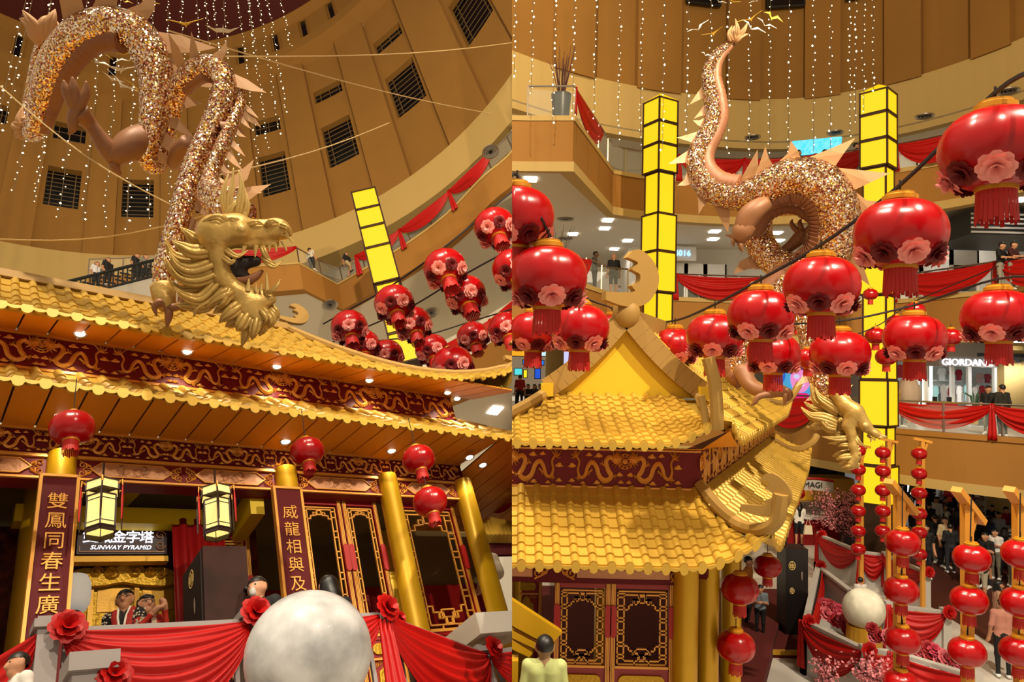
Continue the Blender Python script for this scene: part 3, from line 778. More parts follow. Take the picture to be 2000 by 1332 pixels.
# --- couplet boards
kb = (FY-.21)/FY; kz = lambda z: HC+(z-HC)*kb
for x0, x1, txt, zs in ((1.05*kb, 1.44*kb, '雙鳳同春生廣', (6.745, .257)), (3.92*kb, 4.32*kb, '威龍相與及', (6.70, .268))):
    bd = part(pav, 'couplet_board', MB().box(x0, x1, FY-.23, FY-.17, 3.9, kz(7.10)), m_maroon, label='maroon couplet board with gold characters')
    fm = MB()
    for b in ((x0-.02, x0+.015, 3.9, kz(7.12)), (x1-.015, x1+.02, 3.9, kz(7.12))): fm.box(b[0], b[1], FY-.26, FY-.17, b[2], b[3])
    fm.box(x0-.02, x1+.02, FY-.26, FY-.17, kz(7.09), kz(7.125))
    part(bd, 'gilt_frame', fm, m_orn)
    for i, ch in enumerate(txt):
        t = text_mb(ch, .225, .008)
        part(bd, 'gold_character', t, m_orn, M=Matrix.Translation(((x0+x1)/2, FY-.24, kz(zs[0]-i*zs[1]))) @ Matrix.Rotation(radians(90), 4, 'X'))
# --- soffits: planks running outward, with recessed downlights
def soffit(owner, name, x0, x1, w, ya, za, yb, zb_, m, gap=.012):
    s = part(owner, name, MB().add([(x0, ya, za+.04), (x1, ya, za+.04), (x1, yb, zb_+.04), (x0, yb, zb_+.04)], [(0, 1, 2, 3)]), m_black)
    n = int(round((x1-x0)/w)); w = (x1-x0)/n
    for i in range(n):
        a = x0+i*w+gap; b = x0+(i+1)*w-gap
        part(s, 'soffit_plank', MB().add([(a, ya, za), (b, ya, za), (b, yb, zb_), (a, yb, zb_), (a, ya, za+.03), (b, ya, za+.03), (b, yb, zb_+.03), (a, yb, zb_+.03)], [(0, 1, 2, 3), (7, 6, 5, 4), (0, 4, 5, 1), (1, 5, 6, 2), (2, 6, 7, 3), (3, 7, 4, 0)]), m)
    return s
def downlight(owner, P, frame_loc=None, e=34):
    d = part(owner, 'downlight', MB().lathe([(.02, .0), (.075, -.004), (.085, -.012), (.09, 0)], 16, (P.x, P.y, P.z-.003)), m_steel)
    part(d, 'lit_lens', MB().lathe([(.062, 0), (.05, -.012), (.01, -.014)], 16, (P.x, P.y, P.z-.006)), m_lightpanel)
    lamp('soffit_lamp' if PXD > 0 else 'soffit_row_offscreen', 'SPOT', FRAME_L, (P.x, P.y, P.z-.06), e, (1, .86, .62), .04, (P.x, P.y+.35, P.z-1.5), 110, .8)
EY = 7.72
ue_z, le_z = 8.56, 7.47
s1 = soffit(pav, 'upper_soffit', X0, 8.15, .36, EY+.06, ue_z+.1, FY, 9.36, m_soffit)
s2 = soffit(pav, 'lower_soffit', X0, 7.4, .36, EY+.03, le_z+.05, FY, 7.80, m_soffit2)
s3 = soffit(pav, 'lower_soffit', 7.4, 11.6, .34, EY+.03, le_z+.05, 11.5, 7.86, m_soffit2)
def onsoff(x, y, a, b):
    (ya, za), (yb, zb_) = a, b
    r = PL(x, y, Y=1.0); d = r-V((0, 0, HC)); n = V((0, zb_-za, -(yb-ya)))
    t = (V((0, ya, za))-V((0, 0, HC))).dot(n)/d.dot(n); p = d*t; p.z += HC; return p
U_, L_ = ((EY+.06, ue_z+.1), (FY, 9.36)), ((EY+.03, le_z+.05), (FY, 7.80))
PXD = 1
for x, y in ((157, 651), (366, 686), (541, 715), (722, 742), (875, 766), (893, 778)): downlight(s1, onsoff(x, y, *U_))
PXD = -1; downlight(s1, onsoff(-60, 615, *U_)); PXD = 1
for x, y in ((558, 862), (765, 880), (120, 812)): downlight(s2, onsoff(x, y, *L_))
for x, y in ((917, 893), (943, 908)): downlight(s3, onsoff(x, y, (EY+.03, le_z+.05), (11.5, 7.86)))
# --- roofs
def prof(v, ya, za, yb, zb_, c): return (ya+(yb-ya)*v, za+(zb_-za)*(v+c*v*(1-v)))
def roof_cols(x0, x1, w, rows, ya, za, yb, zb_, c, hip=None, flare=None):
    cols = []; n = int(round((x1-x0)/w)); w = (x1-x0)/n
    for i in range(n):
        a = x0+i*w; b = a+w; v0 = 0
        if hip and b > hip[0]: v0 = max(0, min(.93, ((a+b)/2-hip[0])/(hip[1]-hip[0])))
        k = max(1, int(round(rows*(1-v0))))
        vs = [v0+(1-v0)*j/k for j in range(k+1)]
        def P(x, v):
            y, z = prof(v, ya, za, yb, zb_, c)
            if flare: z += flare(x)*v**1.5
            return V((x, y, z))
        cols.append(([P(a, v) for v in vs], [P(b, v) for v in vs]))
    return cols
rg = PL(285, 590, Y=11.0); rg2 = PL(535, 643, Y=11.0)
RZ = (rg.z+rg2.z)/2; RX = PL(560, 648, Y=11.0).x
fl_u = lambda x: max(0, (x-5.9)/2.5)**2.2*.62
fl_l = lambda x: max(0, (x-8.2)/3.3)**2.0*.5
near = V((1, 6, 8))
dk1 = part(pav, 'upper_roof', MB().grid(lambda u, v: (X0+(8.35-X0)*u, prof(v, 11, RZ, EY, ue_z+.06, .35)[0], prof(v, 11, RZ, EY, ue_z+.06, .35)[1]-.05+fl_u(X0+(8.35-X0)*u)*v**1.5) if X0+(8.35-X0)*u < RX+(8.4-RX)*v else (RX+(8.4-RX)*v, *prof(v, 11, RZ-.05, EY, ue_z+.02, .35)), 40, 10), m_goldtile)
cu = roof_cols(X0, 8.35, .262, 9, 11, RZ, EY, ue_z+.06, .35, (RX, 8.4), fl_u)
tile_roof(pav, dk1, cu, m_goldtile, near, 230, .062, .10)
dk2 = part(pav, 'lower_roof', MB().grid(lambda u, v: (X0+(11.6-X0)*u, prof(v, FY, 8.72, EY, le_z+.06, .3)[0], prof(v, FY, 8.72, EY, le_z+.06, .3)[1]-.05), 30, 4), m_goldtile)
cl = roof_cols(X0, 11.6, .262, 4, FY, 8.72, EY, le_z+.06, .3, (7.9, 11.8), fl_l)
tile_roof(pav, dk2, cl, m_goldtile, near, 70, .06, .105)
# ridge, hips and curled finials
m_ridge = mat('dull_gold_ridge', '#9d7a38', .6, .1)
def curl_mb(s):
    """upturned ridge-end ornament in local XZ, thickness along Y"""
    out = curve_pts([(-.9, -.35), (-.3, -.47), (.3, -.38), (.66, .0), (.72, .4), (.52, .75), (.15, .97), (-.12, .92)], 4)
    inn = curve_pts([(-.28, .74), (.06, .64), (-.12, .46), (.12, .36), (.1, .16), (-.12, .06), (-.02, -.07), (-.3, -.12), (-.9, -.15)], 4)
    pts = [(p[0]*s, p[1]*s) for p in list(out)+list(inn)]
    return MB().prism([(x, .09*s, z) for x, z in pts], (0, -.18*s, 0))
rdg = MB(); rdg.box(X0, RX, 10.9, 11.1, RZ-.05, RZ+.12); part(pav, 'main_ridge', rdg, m_ridge)
hp = [V((RX+(8.45-RX)*v, *prof(v, 11, RZ, EY, ue_z+.06, .35)))+V((0, 0, .08+fl_u(RX+(8.45-RX)*v)*v**1.5)) for v in [i/14 for i in range(15)]]
part(pav, 'hip_ridge', MB().tube(hp+[hp[-1]+V((.22, -.05, .22))], .085, 8), m_ridge, smooth=True)
part(pav, 'ridge_finial', curl_mb(.42), m_ridge, M=Matrix.Translation((RX+.25, 11, RZ+.42)))
part(pav, 'ridge_finial', curl_mb(.42), m_ridge, M=Matrix.Translation((8.55, EY+.1, hp[-1].z+.25)))
hp2 = [V((7.6+(11.6-7.6)*v, FY-1.25*v*.9, 8.74+.0*v+(le_z-8.72)*(v+.4*v*(1-v))*.9+fl_l(7.6+4*v)*v)) for v in [i/12 for i in range(13)]]
part(pav, 'hip_ridge', MB().tube(hp2, .08, 8), m_ridge, smooth=True)
# --- screens between the columns
for x0, w in ((4.32, .72), (5.06, .6), (5.98, 1.16)): screen(pav, (x0, FY+.22), (1, 0, 0), (0, -1, 0), w, PZ, 7.06, 4.95)
screen(pav, (3.1, FY+1.0), (1, 0, 0), (0, -1, 0), .8, PZ, 6.9, 4.95)
screen(pav, (.05, FY+.25), (1, 0, 0), (0, -1, 0), .62, PZ, 7.06, 4.95)
# --- platform, inner walls and ceiling
m_pattern = mat('maroon_damask_wall', '#4a1210', .6, col2='#8a3a24', nscale=9)
plat = MB().box(X0, 8.4, 6.75, 13.2, PZ-.25, PZ); struct('floor_platform', plat, m_carpet)
struct('floor_platform_base', MB().box(X0, 8.4, 6.9, 13.2, 0, PZ-.25), m_maroon)
part(pav, 'inner_ceiling', MB().box(X0, 7.3, 9.2, 13.2, 7.55, 7.65), mat('inner_ceiling_olive', '#7d6a33', .8))
part(pav, 'inner_end_wall', MB().box(-.2, .1, 9.3, 11.4, PZ, 7.5), m_pattern)
part(pav, 'inner_side_wall', MB().box(X0, .9, 11.4, 11.5, PZ, 7.3), m_pattern)
m_yel = mat('yellow_beam_paint', '#c9a800', .5)
part(pav, 'inner_beam', MB().box(.9, 3.3, 9.75, 9.95, 6.92, 7.16), m_yel)
part(pav, 'inner_beam', MB().beam((1.6, 12.5, 7.42), (2.3, 9.3, 7.42), .18, .2), m_yel)
part(pav, 'inner_beam', MB().beam((3.75, 9.2, 7.0), (3.75, 12.4, 7.0), .2, .4), m_yel)
part(pav, 'inner_back_wall', MB().box(4.2, 9.6, 11.6, 11.7, PZ, 8.6), mat('olive_inner_wall', '#6b5426', .7))
part(pav, 'inner_red_band', MB().box(4.2, 9.6, 11.5, 11.6, 5.9, 6.7), m_redlac)
part(pav, 'inner_column', MB().lathe([(.15, PZ), (.15, 7.5)], 16, (6.75, 11.0, 0)), m_goldcol, smooth=30)
struct('floor_dais', MB().box(.5, 3.55, 9.3, 10.9, PZ, 4.12), m_carpet)
# ================================================================== RIGHT HALF: pavilion seen over its roofs
use(FRAME_R)
rp = thing('pavilion', 'golden pavilion seen over its two tiled roofs, with a bright yellow gable', 'pavilion', (2, 12, -4.4))
DV = V((.41, .912, 0)).normalized(); NV = V((DV.y, -DV.x, 0)); P0 = V((2.6, 10, 0)); SL = 12.6
UZ = V((0, 0, 1))
m_goldtile_r = m_goldtile
m_side = m_frieze
# friezes
f1 = part(rp, 'dragon_frieze', MB().box(-1.2, 2.6, 10, 10.2, .1, .66), m_frieze)
for z in (.13, .64): part(f1, 'frieze_border', MB().box(-1.2, 2.61, 9.975, 10.01, z-.012, z+.012), m_orn)
frieze_row(f1, (1.58-.81*3, 10, .385), (1, 0, 0), (0, -1, 0), .81*4, .45, 4, m_orn, 'd', first=-1, scale=1.02)
f2 = part(rp, 'side_frieze', MB().prism([P0+UZ*.1, P0+DV*SL+UZ*.1, P0+DV*SL+UZ*.66, P0+UZ*.66], -NV*.2), m_side)
frieze_row(f2, P0+UZ*.385+DV*.05, DV, NV, SL-.2, .45, 15, m_orn, 'd', first=1, scale=1.02)
# lower roof
def cprof(v, c): return v+c*v*(1-v)
flf = lambda x: .42*max(0, (x-2.1)/1.0)**2.0
def lowF(x, v): return V((x, 10-1.25*v, .13-.74*cprof(v, .3)+flf(x)*v**1.6))
def flare_s(s): return .42*max(0, (.9-s)/1.8)**2+.42*max(0, (s-9.8)/2.8)**2
def lowS(s, v): p = P0+DV*s+NV*(1.0*v); return V((p.x, p.y, .13-.74*cprof(v, .3)+flare_s(s)*v**1.6))
cols = []; w = .214
for i in range(19):
    a = -.95+i*w; b = a+w; v0 = max(0, min(.9, ((a+b)/2-2.6)/.52)); k = max(1, round(8*(1-v0))); vs = [v0+(1-v0)*j/k for j in range(k+1)]
    cols.append(([lowF(a, v) for v in vs], [lowF(b, v) for v in vs]))
dk = part(rp, 'lower_roof', MB().grid(lambda u, v: lowF(-1.2+(3.8+.5*v)*u, v)-UZ*.05, 16, 6), m_goldtile_r)
tile_roof(rp, dk, cols, m_goldtile_r, V((1.8, 8, 0)), 130, .05, .085)
cols = []; w = .3
for i in range(45):
    a = -.9+i*w; b = a+w; v0 = max(0, min(.9, -(a+b)/2/.9)); k = max(1, round(7*(1-v0))); vs = [v0+(1-v0)*j/k for j in range(k+1)]
    cols.append(([lowS(a, v) for v in vs], [lowS(b, v) for v in vs]))
dk = part(rp, 'lower_side_roof', MB().grid(lambda u, v: lowS(-.9*v+(SL+.9*v)*u, v)-UZ*.05, 24, 6), m_goldtile_r)
tile_roof(rp, dk, cols, m_goldtile_r, V((3, 9, 0)), 60, .05, .085)
# upper roof
flu = lambda x: .30*max(0, (x-1.75)/.85)**2
def upF(x, v): return V((x+.0*v, 11.3-2.05*v, 1.36-.58*cprof(v, .42)+flu(x)*v**1.6))
cols = []; w = .2
for i in range(18):
    a = -.95+i*w; b = a+w
    if b > 2.68: break
    m_ = (a+b)/2; v0 = max(0, min(.9, (.64-m_)/1.3)); k = max(1, round(10*(1-v0))); vs = [v0+(1-v0)*j/k for j in range(k+1)]
    cols.append(([upF(a, v) for v in vs], [upF(b, v) for v in vs]))
dk = part(rp, 'upper_roof', MB().grid(lambda u, v: upF((.64-1.4*v)+(2.26-.28*v+1.4*v)*u, v)-UZ*.05, 16, 8), m_goldtile_r)
tile_roof(rp, dk, cols, m_goldtile_r, V((1.8, 8, 0)), 90, .045, .08)
TP = V((1.75, 11.3, 0))
def upS(s, v): p = TP+DV*s+NV*(1.81*v); return V((p.x, p.y, 2.5-1.7*cprof(v, .36)+(.28*max(0, (-.3-s)/1.2)**2+.42*max(0, (s-8.6)/2.8)**2)*v**2))
cols = []; w = .3
for i in range(43):
    a = -1.5+i*w; b = a+w; m_ = (a+b)/2
    v0 = max(0, .58+.42*(.47-m_)/1.97) if m_ < .5 else 0
    v0 = min(v0, .93); k = max(1, round(11*(1-v0))); vs = [v0+(1-v0)*j/k for j in range(k+1)]
    cols.append(([upS(a, v) for v in vs], [upS(b, v) for v in vs]))
dk = part(rp, 'upper_side_roof', MB().grid(lambda u, v: upS(.8*v+(11.4-.8*v)*u if v < .58 else .47-1.97*(v-.58)/.42+(10.9+1.97*(v-.58)/.42)*u, v)-UZ*.05, 24, 12), m_goldtile_r)
tile_roof(rp, dk, cols, m_goldtile_r, V((3, 9, 0)), 20, .045, .08)
# gable and bargeboards
m_gab = mat('yellow_gable_paint', '#e0b81a', .55)
edge = [V((TP.x+1.13*q*s, 11.3, 2.5-1.16*cprof(q, .35))) for s in (-1,) for q in [1-i/10 for i in range(11)]]+[V((TP.x+1.13*q, 11.3, 2.5-1.16*cprof(q, .35))) for q in [i/10 for i in range(1, 11)]]
g = part(rp, 'gable', MB().prism(edge, (0, .12, 0)), m_gab)
for s in (-1, 1):
    b1 = [V((TP.x+s*(1.2*q), 11.2, 2.6-1.16*cprof(q, .35))) for q in [i/10 for i in range(11)]]
    mb = MB()
    for a, b in zip(b1[:-1], b1[1:]): mb.beam(a, b, .3, .14, up=(0, 1, 0))
    part(rp, 'bargeboard', mb, m_ridge)
    e = b1[-1]; part(rp, 'barge_end', MB().box(e.x-.09, e.x+.09, 11.0, 11.25, e.z-.12, e.z+.08), m_gab)
part(rp, 'apex_cap', MB().ball((TP.x, 11.18, 2.62), .22, 16, (1, .7, 1.1)), m_ridge, smooth=True)
part(rp, 'main_ridge', MB().beam(TP+UZ*2.55, TP+DV*11+UZ*2.55, .22, .3), m_ridge)
part(rp, 'ridge_finial', curl_mb(.62), m_ridge, M=Matrix.Translation((1.85, 11.15, 3.0)) @ Matrix.Rotation(.5, 4, 'Z'))
# hip ridges with upturned ends
def hipbar(name, pts, r): return part(rp, name, MB().tube(catm(pts, 4), r, 8), m_ridge, smooth=True)
hl = [lowF(2.6+.5*v, v)+UZ*.07 for v in [i/6 for i in range(7)]]
hipbar('hip_ridge', hl+[V((3.18, 8.66, .02)), V((3.2, 8.62, .3))], .085)
part(rp, 'ridge_finial', curl_mb(.36), m_ridge, M=Matrix.Translation((3.1, 8.75, .18)) @ Matrix.Rotation(-.6, 4, 'Z'))
hu = [upF(2.88-.28*v, v)+UZ*.06 for v in [i/6 for i in range(7)]]
hipbar('hip_ridge', hu, .06)
hipbar('ridge_hook', [(2.62, 9.25, 1.0), (2.6, 9.22, 1.3), (2.56, 9.2, 1.62), (2.48, 9.2, 1.9)], .085)
hipbar('ridge_hook', [(2.5, 9.3, .95), (2.47, 9.3, 1.2), (2.42, 9.3, 1.42)], .05)
hipbar('hip_ridge', [upF(.64-1.3*v, v)+UZ*.07 for v in [i/6 for i in range(7)]], .09)
fe = upS(11.2, 1.0); hipbar('hip_ridge', [upS(8.6, .75)+UZ*.05, upS(10, .9)+UZ*.05, fe+UZ*.08, fe+V((.3, .2, .45))], .1)
fe = lowS(12.6, 1.0); hipbar('hip_ridge', [lowS(10.5, .1)+UZ*.05, lowS(11.6, .6)+UZ*.05, fe+UZ*.08, fe+V((.25, .2, .3))], .1)
# soffit plates under the upper eave
part(rp, 'eave_soffit', MB().add([(-1.2, 9.3, .72), (2.5, 9.3, .74), (2.6, 10, .66), (-1.2, 10, .66)], [(0, 3, 2, 1)]), m_soffit)
for k in range(3):
    a = k*.3; part(rp, 'soffit_plank', MB().add([V((2.6, 10, .66))+DV*(a*.6), V((2.6, 10, .66))+DV*((a+.3)*.6), upS(-1.5+a*1.1+.33, .99)-UZ*.1, upS(-1.5+a*1.1, .99)-UZ*.1], [(0, 1, 2, 3)]), m_soffit)
# beam, columns and screens of the front
bm_ = part(rp, 'lintel_beam', MB().box(-1.2, 2.4, 9.98, 10.15, -1.16, -.72), m_maroon)
part(bm_, 'carved_panel', MB().box(-1.1, .35, 9.95, 9.99, -1.08, -.8), m_orn2); part(bm_, 'carved_panel', MB().box(.95, 2.2, 9.95, 9.99, -1.08, -.8), m_orn2)
for xx, sx in ((.38, 1), (.92, -1), (2.22, 1)): part(bm_, 'scroll_ornament', omesh('scroll_r', lambda: scroll_mb(.36), m_orn), m_orn, M=Matrix.Translation((xx, 9.97, -.95)) @ Matrix.Diagonal((sx, 1, 1, 1)))
part(rp, 'side_beam', MB().beam(P0+DV*.2+UZ*-.92, P0+DV*SL+UZ*-.92, .15, .4), m_maroon)
for x, y, r in ((2.42, 9.95, .165), (2.86, 10.45, .15), (3.82, 12.55, .17), (.2, 14.5, .16), (1.9, 14.5, .16)):
    part(rp, 'column', MB().lathe([(r+.04, -4.6), (r+.04, -4.35), (r, -4.3), (r, -.7)], 20, (x, y, 0)), m_goldcol, smooth=30)
for x, w in ((.66, .76), (1.42, .86)): screen(rp, (x, 10.05), (1, 0, 0), (0, -1, 0), w, -4.3, -1.16, -2.27)
for x, w in ((-.9, .8), (.1, .6)): screen(rp, (x, 14.4), (1, 0, 0), (0, -1, 0), w, -4.3, -1.16, -2.27)
part(rp, 'inner_ceiling', MB().prism([(-1.2, 10.2, -.7), (2.6, 10.2, -.7), P0+DV*SL+UZ*-.7, (-1.2, 21, -.7)], (0, 0, .1)), m_maroon)
struct('floor_pavilion', MB().prism([(-1.5, 9.5, -4.6), (2.75, 9.5, -4.6), P0+DV*SL+NV*.4+UZ*-4.6, (-1.5, 21, -4.6)], (0, 0, .28)), m_carpet)
# ------------------------------------------------------------------ lit lantern towers
def tower(c, side, rz, secs, label, frame, base=None):
    """secs: list of (z_top, z_bottom, width factor); each a box with four lit panels in a bronze frame"""
    use(frame)
    z1 = secs[-1][1]
    root = thing('light_tower', label, 'light tower', (c[0], c[1], z1 if base is None else base), rz)
    for zt_, zb_, f in secs:
        a = side*f/2; t = .058*side
        o = z1 if base is None else base
        s = part(root, 'tower_frame', MB().box(-a, a, -a, a, zb_-o, zb_-o+t).box(-a, a, -a, a, zt_-o-t, zt_-o).box(-a, -a+t, -a, -a+t, zb_-o, zt_-o).box(a-t, a, -a, -a+t, zb_-o, zt_-o).box(-a, -a+t, a-t, a, zb_-o, zt_-o).box(a-t, a, a-t, a, zb_-o, zt_-o), m_towerframe, local=True)
        for k in range(4):
            p = part(s, 'lit_panel', MB().box(-a+t, a-t, -a+t*.6, -a+t*.9, zb_-o+t, zt_-o-t), m_yellowlit, local=True, M=Matrix.Rotation(k*pi/2, 4, 'Z'))
    zt_ = secs[0][0]; a = side*secs[0][2]/2; o = z1 if base is None else base
    part(root, 'tower_cap', MB().add([(-a, -a, zt_-o), (a, -a, zt_-o), (a, a, zt_-o), (-a, a, zt_-o), (0, 0, zt_-o+.35*side)], [(0, 1, 4), (1, 2, 4), (2, 3, 4), (3, 0, 4), (3, 2, 1, 0)]), m_yellowlit, local=True)
    if base is not None: part(root, 'plinth', MB().box(-side*.5, side*.5, -side*.5, side*.5, 0, z1-base), m_towerframe, local=True)
    return root
def zr(y, x, Y): return PR(x, y, Y=Y).z
Y1 = 26.6; zz = lambda y: zr(y, 1281, Y1)
c1 = PR(1289, 300, Y=Y1)
tower((c1.x, c1.y), .93, radians(30), [(zz(199), zz(245), 1), (zz(245), zz(287), 1), (zz(287), zz(341), 1), (zz(341), zz(421), .84), (zz(421), zz(494), 1), (zz(494), zz(573), 1), (zz(573), zz(660), .84), (zz(660), zz(760), .84)], 'yellow lit square tower beside the dark potted plant balcony', FRAME_R)
Y2 = 24.4; zz = lambda y: zr(y, 1712, Y2)
c2 = PR(1716, 560, Y=Y2)
tower((c2.x, c2.y), .93, radians(43), [(zz(183), zz(228), 1), (zz(228), zz(278), 1), (zz(278), zz(331), 1), (zz(331), zz(432), .84), (zz(432), zz(500), .84), (zz(500), zz(578), 1), (zz(578), zz(660), .84), (zz(660), zz(742), .95), (zz(742), zz(832), 1.02), (zz(832), zz(908), .86), (zz(908), zz(984), 1.04)], 'yellow lit square tower rising behind the red drape and gold dragon head', FRAME_R, base=-4.6)
c3 = (13.2, 17.4); hd = sqrt(c3[0]**2+c3[1]**2)
def zl(x, y): r = PL(x, y, Y=1.0); return HC+(r.z-HC)*hd/sqrt(r.x**2+1)
zs = [zl(717, 387), zl(727, 422), zl(737, 457), zl(748, 496), zl(766, 565), zl(780, 625), zl(793, 660), zl(805, 720)]
tower(c3, 1.12, radians(-38), [(a, b, f) for a, b, f in zip(zs[:-1], zs[1:], (1, 1, 1, 1, .88, .88, .88))], 'tilted-looking yellow lit tower rising above the cluster of red lanterns', FRAME_L)
# ------------------------------------------------------------------ red lanterns, ropes, light strings, paper birds
m_lant = mat('red_lantern_silk', '#a00209', .25, spec=.45, noise=.12, nscale=5)
m_lant_alt = m_lant  # same unlit red silk for the second lantern body
m_fringe = mat('red_fringe', '#b01008', .6)
m_lgold = mat('lantern_gold_collar', '#c98a1c', .45, .4)
m_pinkf = mat('pink_peony_petal', '#e58f86', .6)
m_redf = mat('dark_red_peony_petal', '#6b0408', .7)
m_rope = mat('black_rope', '#1a0d0b', .8)
def flower_mb(r=1.0):
    mb = MB(); rnd = random.Random(3)
    for ring, (n, rr, up) in enumerate(((8, 1.0, .15), (7, .75, .45), (5, .45, .75))):
        for i in range(n):
            a = 2*pi*i/n+ring*.4+rnd.uniform(-.1, .1); w = .42*rr+.12
            def fn(u, v):
                s = (u-.5)*2*w*sin(pi*(.15+.75*v)); q = v*rr
                z = up*v+.12*sin(pi*v)+.05*sin(u*9)*v
                return V((cos(a)*q-sin(a)*s, sin(a)*q+cos(a)*s, z))*r
            mb.grid(fn, 3, 3)
    return mb
FLW = flower_mb().mesh('peony', m_pinkf, smooth=180); FLW2 = FLW.copy(); FLW2.materials.clear(); FLW2.materials.append(m_redf)
def lantern_body_mb():
    pr = []
    for i in range(17):
        t = -pi/2+pi*(i+.0)/16; r = .5*max(.0, cos(t))**.72; z = .385*sin(t)
        if r < .16: r = .16
        pr.append((r, z))
    return MB().lathe(pr, 48, ribs=12, amp=.02)
def fringe_mb(r=.17, L=.33, n=26):
    mb = MB().lathe([(r*.98, .0), (r, -.05)], 20)
    for i in range(n):
        a = 2*pi*i/n; c = V((cos(a)*r, sin(a)*r, 0)); t = V((-sin(a), cos(a), 0))*(pi*r/n*.92); ll = L*(1-.06*(i % 3))
        mb.add([c-t, c+t, c+t*1.05+V((cos(a)*.015, sin(a)*.015, -ll)), c-t*1.05+V((cos(a)*.015, sin(a)*.015, -ll))], [(0, 1, 2, 3)])
    return mb
_body = lantern_body_mb()
LM = {}
LM['body'] = _body.mesh('lantern_body', m_lant, smooth=180); LM['bodyl'] = _body.mesh('lantern_body_alt', m_lant_alt, smooth=180)
LM['cap'] = MB().lathe([(.15, .36), (.19, .38), (.19, .43), (.15, .45), (.15, .47), (.08, .47)], 20).mesh('collar', m_lgold, smooth=30)
LM['ring'] = MB().lathe([(.15, -.42), (.185, -.41), (.185, -.37), (.15, -.36)], 20).mesh('lower_collar', m_lgold, smooth=30)
LM['fr'] = fringe_mb().mesh('fringe', m_fringe)
LM['hang'] = MB().cyl((0, 0, .44), (0, 0, .62), .012, 6).mesh('hanger', m_rope)
def lantern(P, dia, label, group, kind='A', rz=0, alt_body=False, cord=0):
    root = thing('lantern', label, 'lantern', P, rz, group, M=Matrix.Translation(P) @ Matrix.Rotation(rz, 4, 'Z') @ Matrix.Diagonal((dia, dia, dia, 1)))
    def p(n, me, M=None): return part(root, n, me, None, local=True, M=M)
    b = p('body', LM['bodyl' if alt_body else 'body']); p('collar', LM['cap']); p('hanger', LM['hang']); p('lower_collar', LM['ring'])
    fr = p('fringe', LM['fr'], Matrix.Translation((0, 0, -.4)))
    if cord: part(root, 'cord', MB().cyl((0, 0, .45), (0, 0, .45+cord/dia), .012, 5), m_rope, local=True)
    if kind == 'A':
        for k in range(8):
            a = 2*pi*k/8+.2; big = k % 2
            M = Matrix.Translation((cos(a)*.37, sin(a)*.37, -.25)) @ V((cos(a)*.8, sin(a)*.8, -.75)).to_track_quat('Z', 'Y').to_matrix().to_4x4() @ Matrix.Scale(.17 if big else .15, 4)
            p('peony', FLW if big else FLW2, M)
    return root
def at(frame, x, y, w, dia):
    D = dia*FPX/w; D *= camdir(x, y).length*.94
    return (PL if frame is FRAME_L else PR)(x, y, D=D)
def rope(frame, pts, r, label, group=None):
    use(frame); single('rope', MB().tube(catm(pts, 5), r, 5), m_rope, label, 'rope', group, smooth=True)
UPZ = V((0, 0, 1))
# left: cluster over the roof corner, seen from below
use(FRAME_L)
LA = [(682, 638, 70), (708, 674, 66), (755, 693, 64), (770, 592, 77), (807, 632, 71), (843, 682, 64), (869, 524, 83), (909, 575, 80), (966, 443, 80), (1003, 525, 84), (923, 657, 62), (986, 640, 66), (884, 712, 80)]
tl = {}
LAL = {}
for rn_, ch in (('upper', (0, 3, 6, 8)), ('middle', (1, 4, 7, 9)), ('lower', (2, 5, 10, 11))):
    for q, i in enumerate(ch): LAL[i] = ('first', 'second', 'third', 'fourth')[q]+' red peony lantern from the roof ridge on the '+rn_+' rope of the cluster'
LAL[12] = 'red peony lantern resting low behind the upturned roof corner'
for i, (x, y, w) in enumerate(LA):
    P = at(FRAME_L, x, y, w*.96, .95); tl[i] = P+UPZ*.55
    lantern(P, .95, LAL[i], 'lanterns clustered above the roof corner', 'A', i*.7)
for ch in ((0, 3, 6, 8), (1, 4, 7, 9), (2, 5, 10, 11)):
    P = [tl[i] for i in ch]; a = P[0]-(P[1]-P[0])*.6; b = P[-1]+(P[-1]-P[-2])*.8
    rope(FRAME_L, [a]+P+[b], .022, 'thin dark rope carrying the lantern cluster above the roof corner', 'ropes of the lantern cluster')
for (x, y, w), lb in (((141, 836, 76), 'red fringed lantern under the eave above the tall first couplet board'), ((600, 882, 62), 'red fringed lantern under the eave beside the second couplet board'), ((817, 897, 61), 'red fringed lantern, upper one of the hanging pair by the columns'), ((840, 980, 64), 'red fringed lantern, lower one of the hanging pair by the columns')):
    P = at(FRAME_L, x, y, w, .42)
    lantern(P, .42, lb, 'lanterns under the eave', 'B', 0, True, .45)
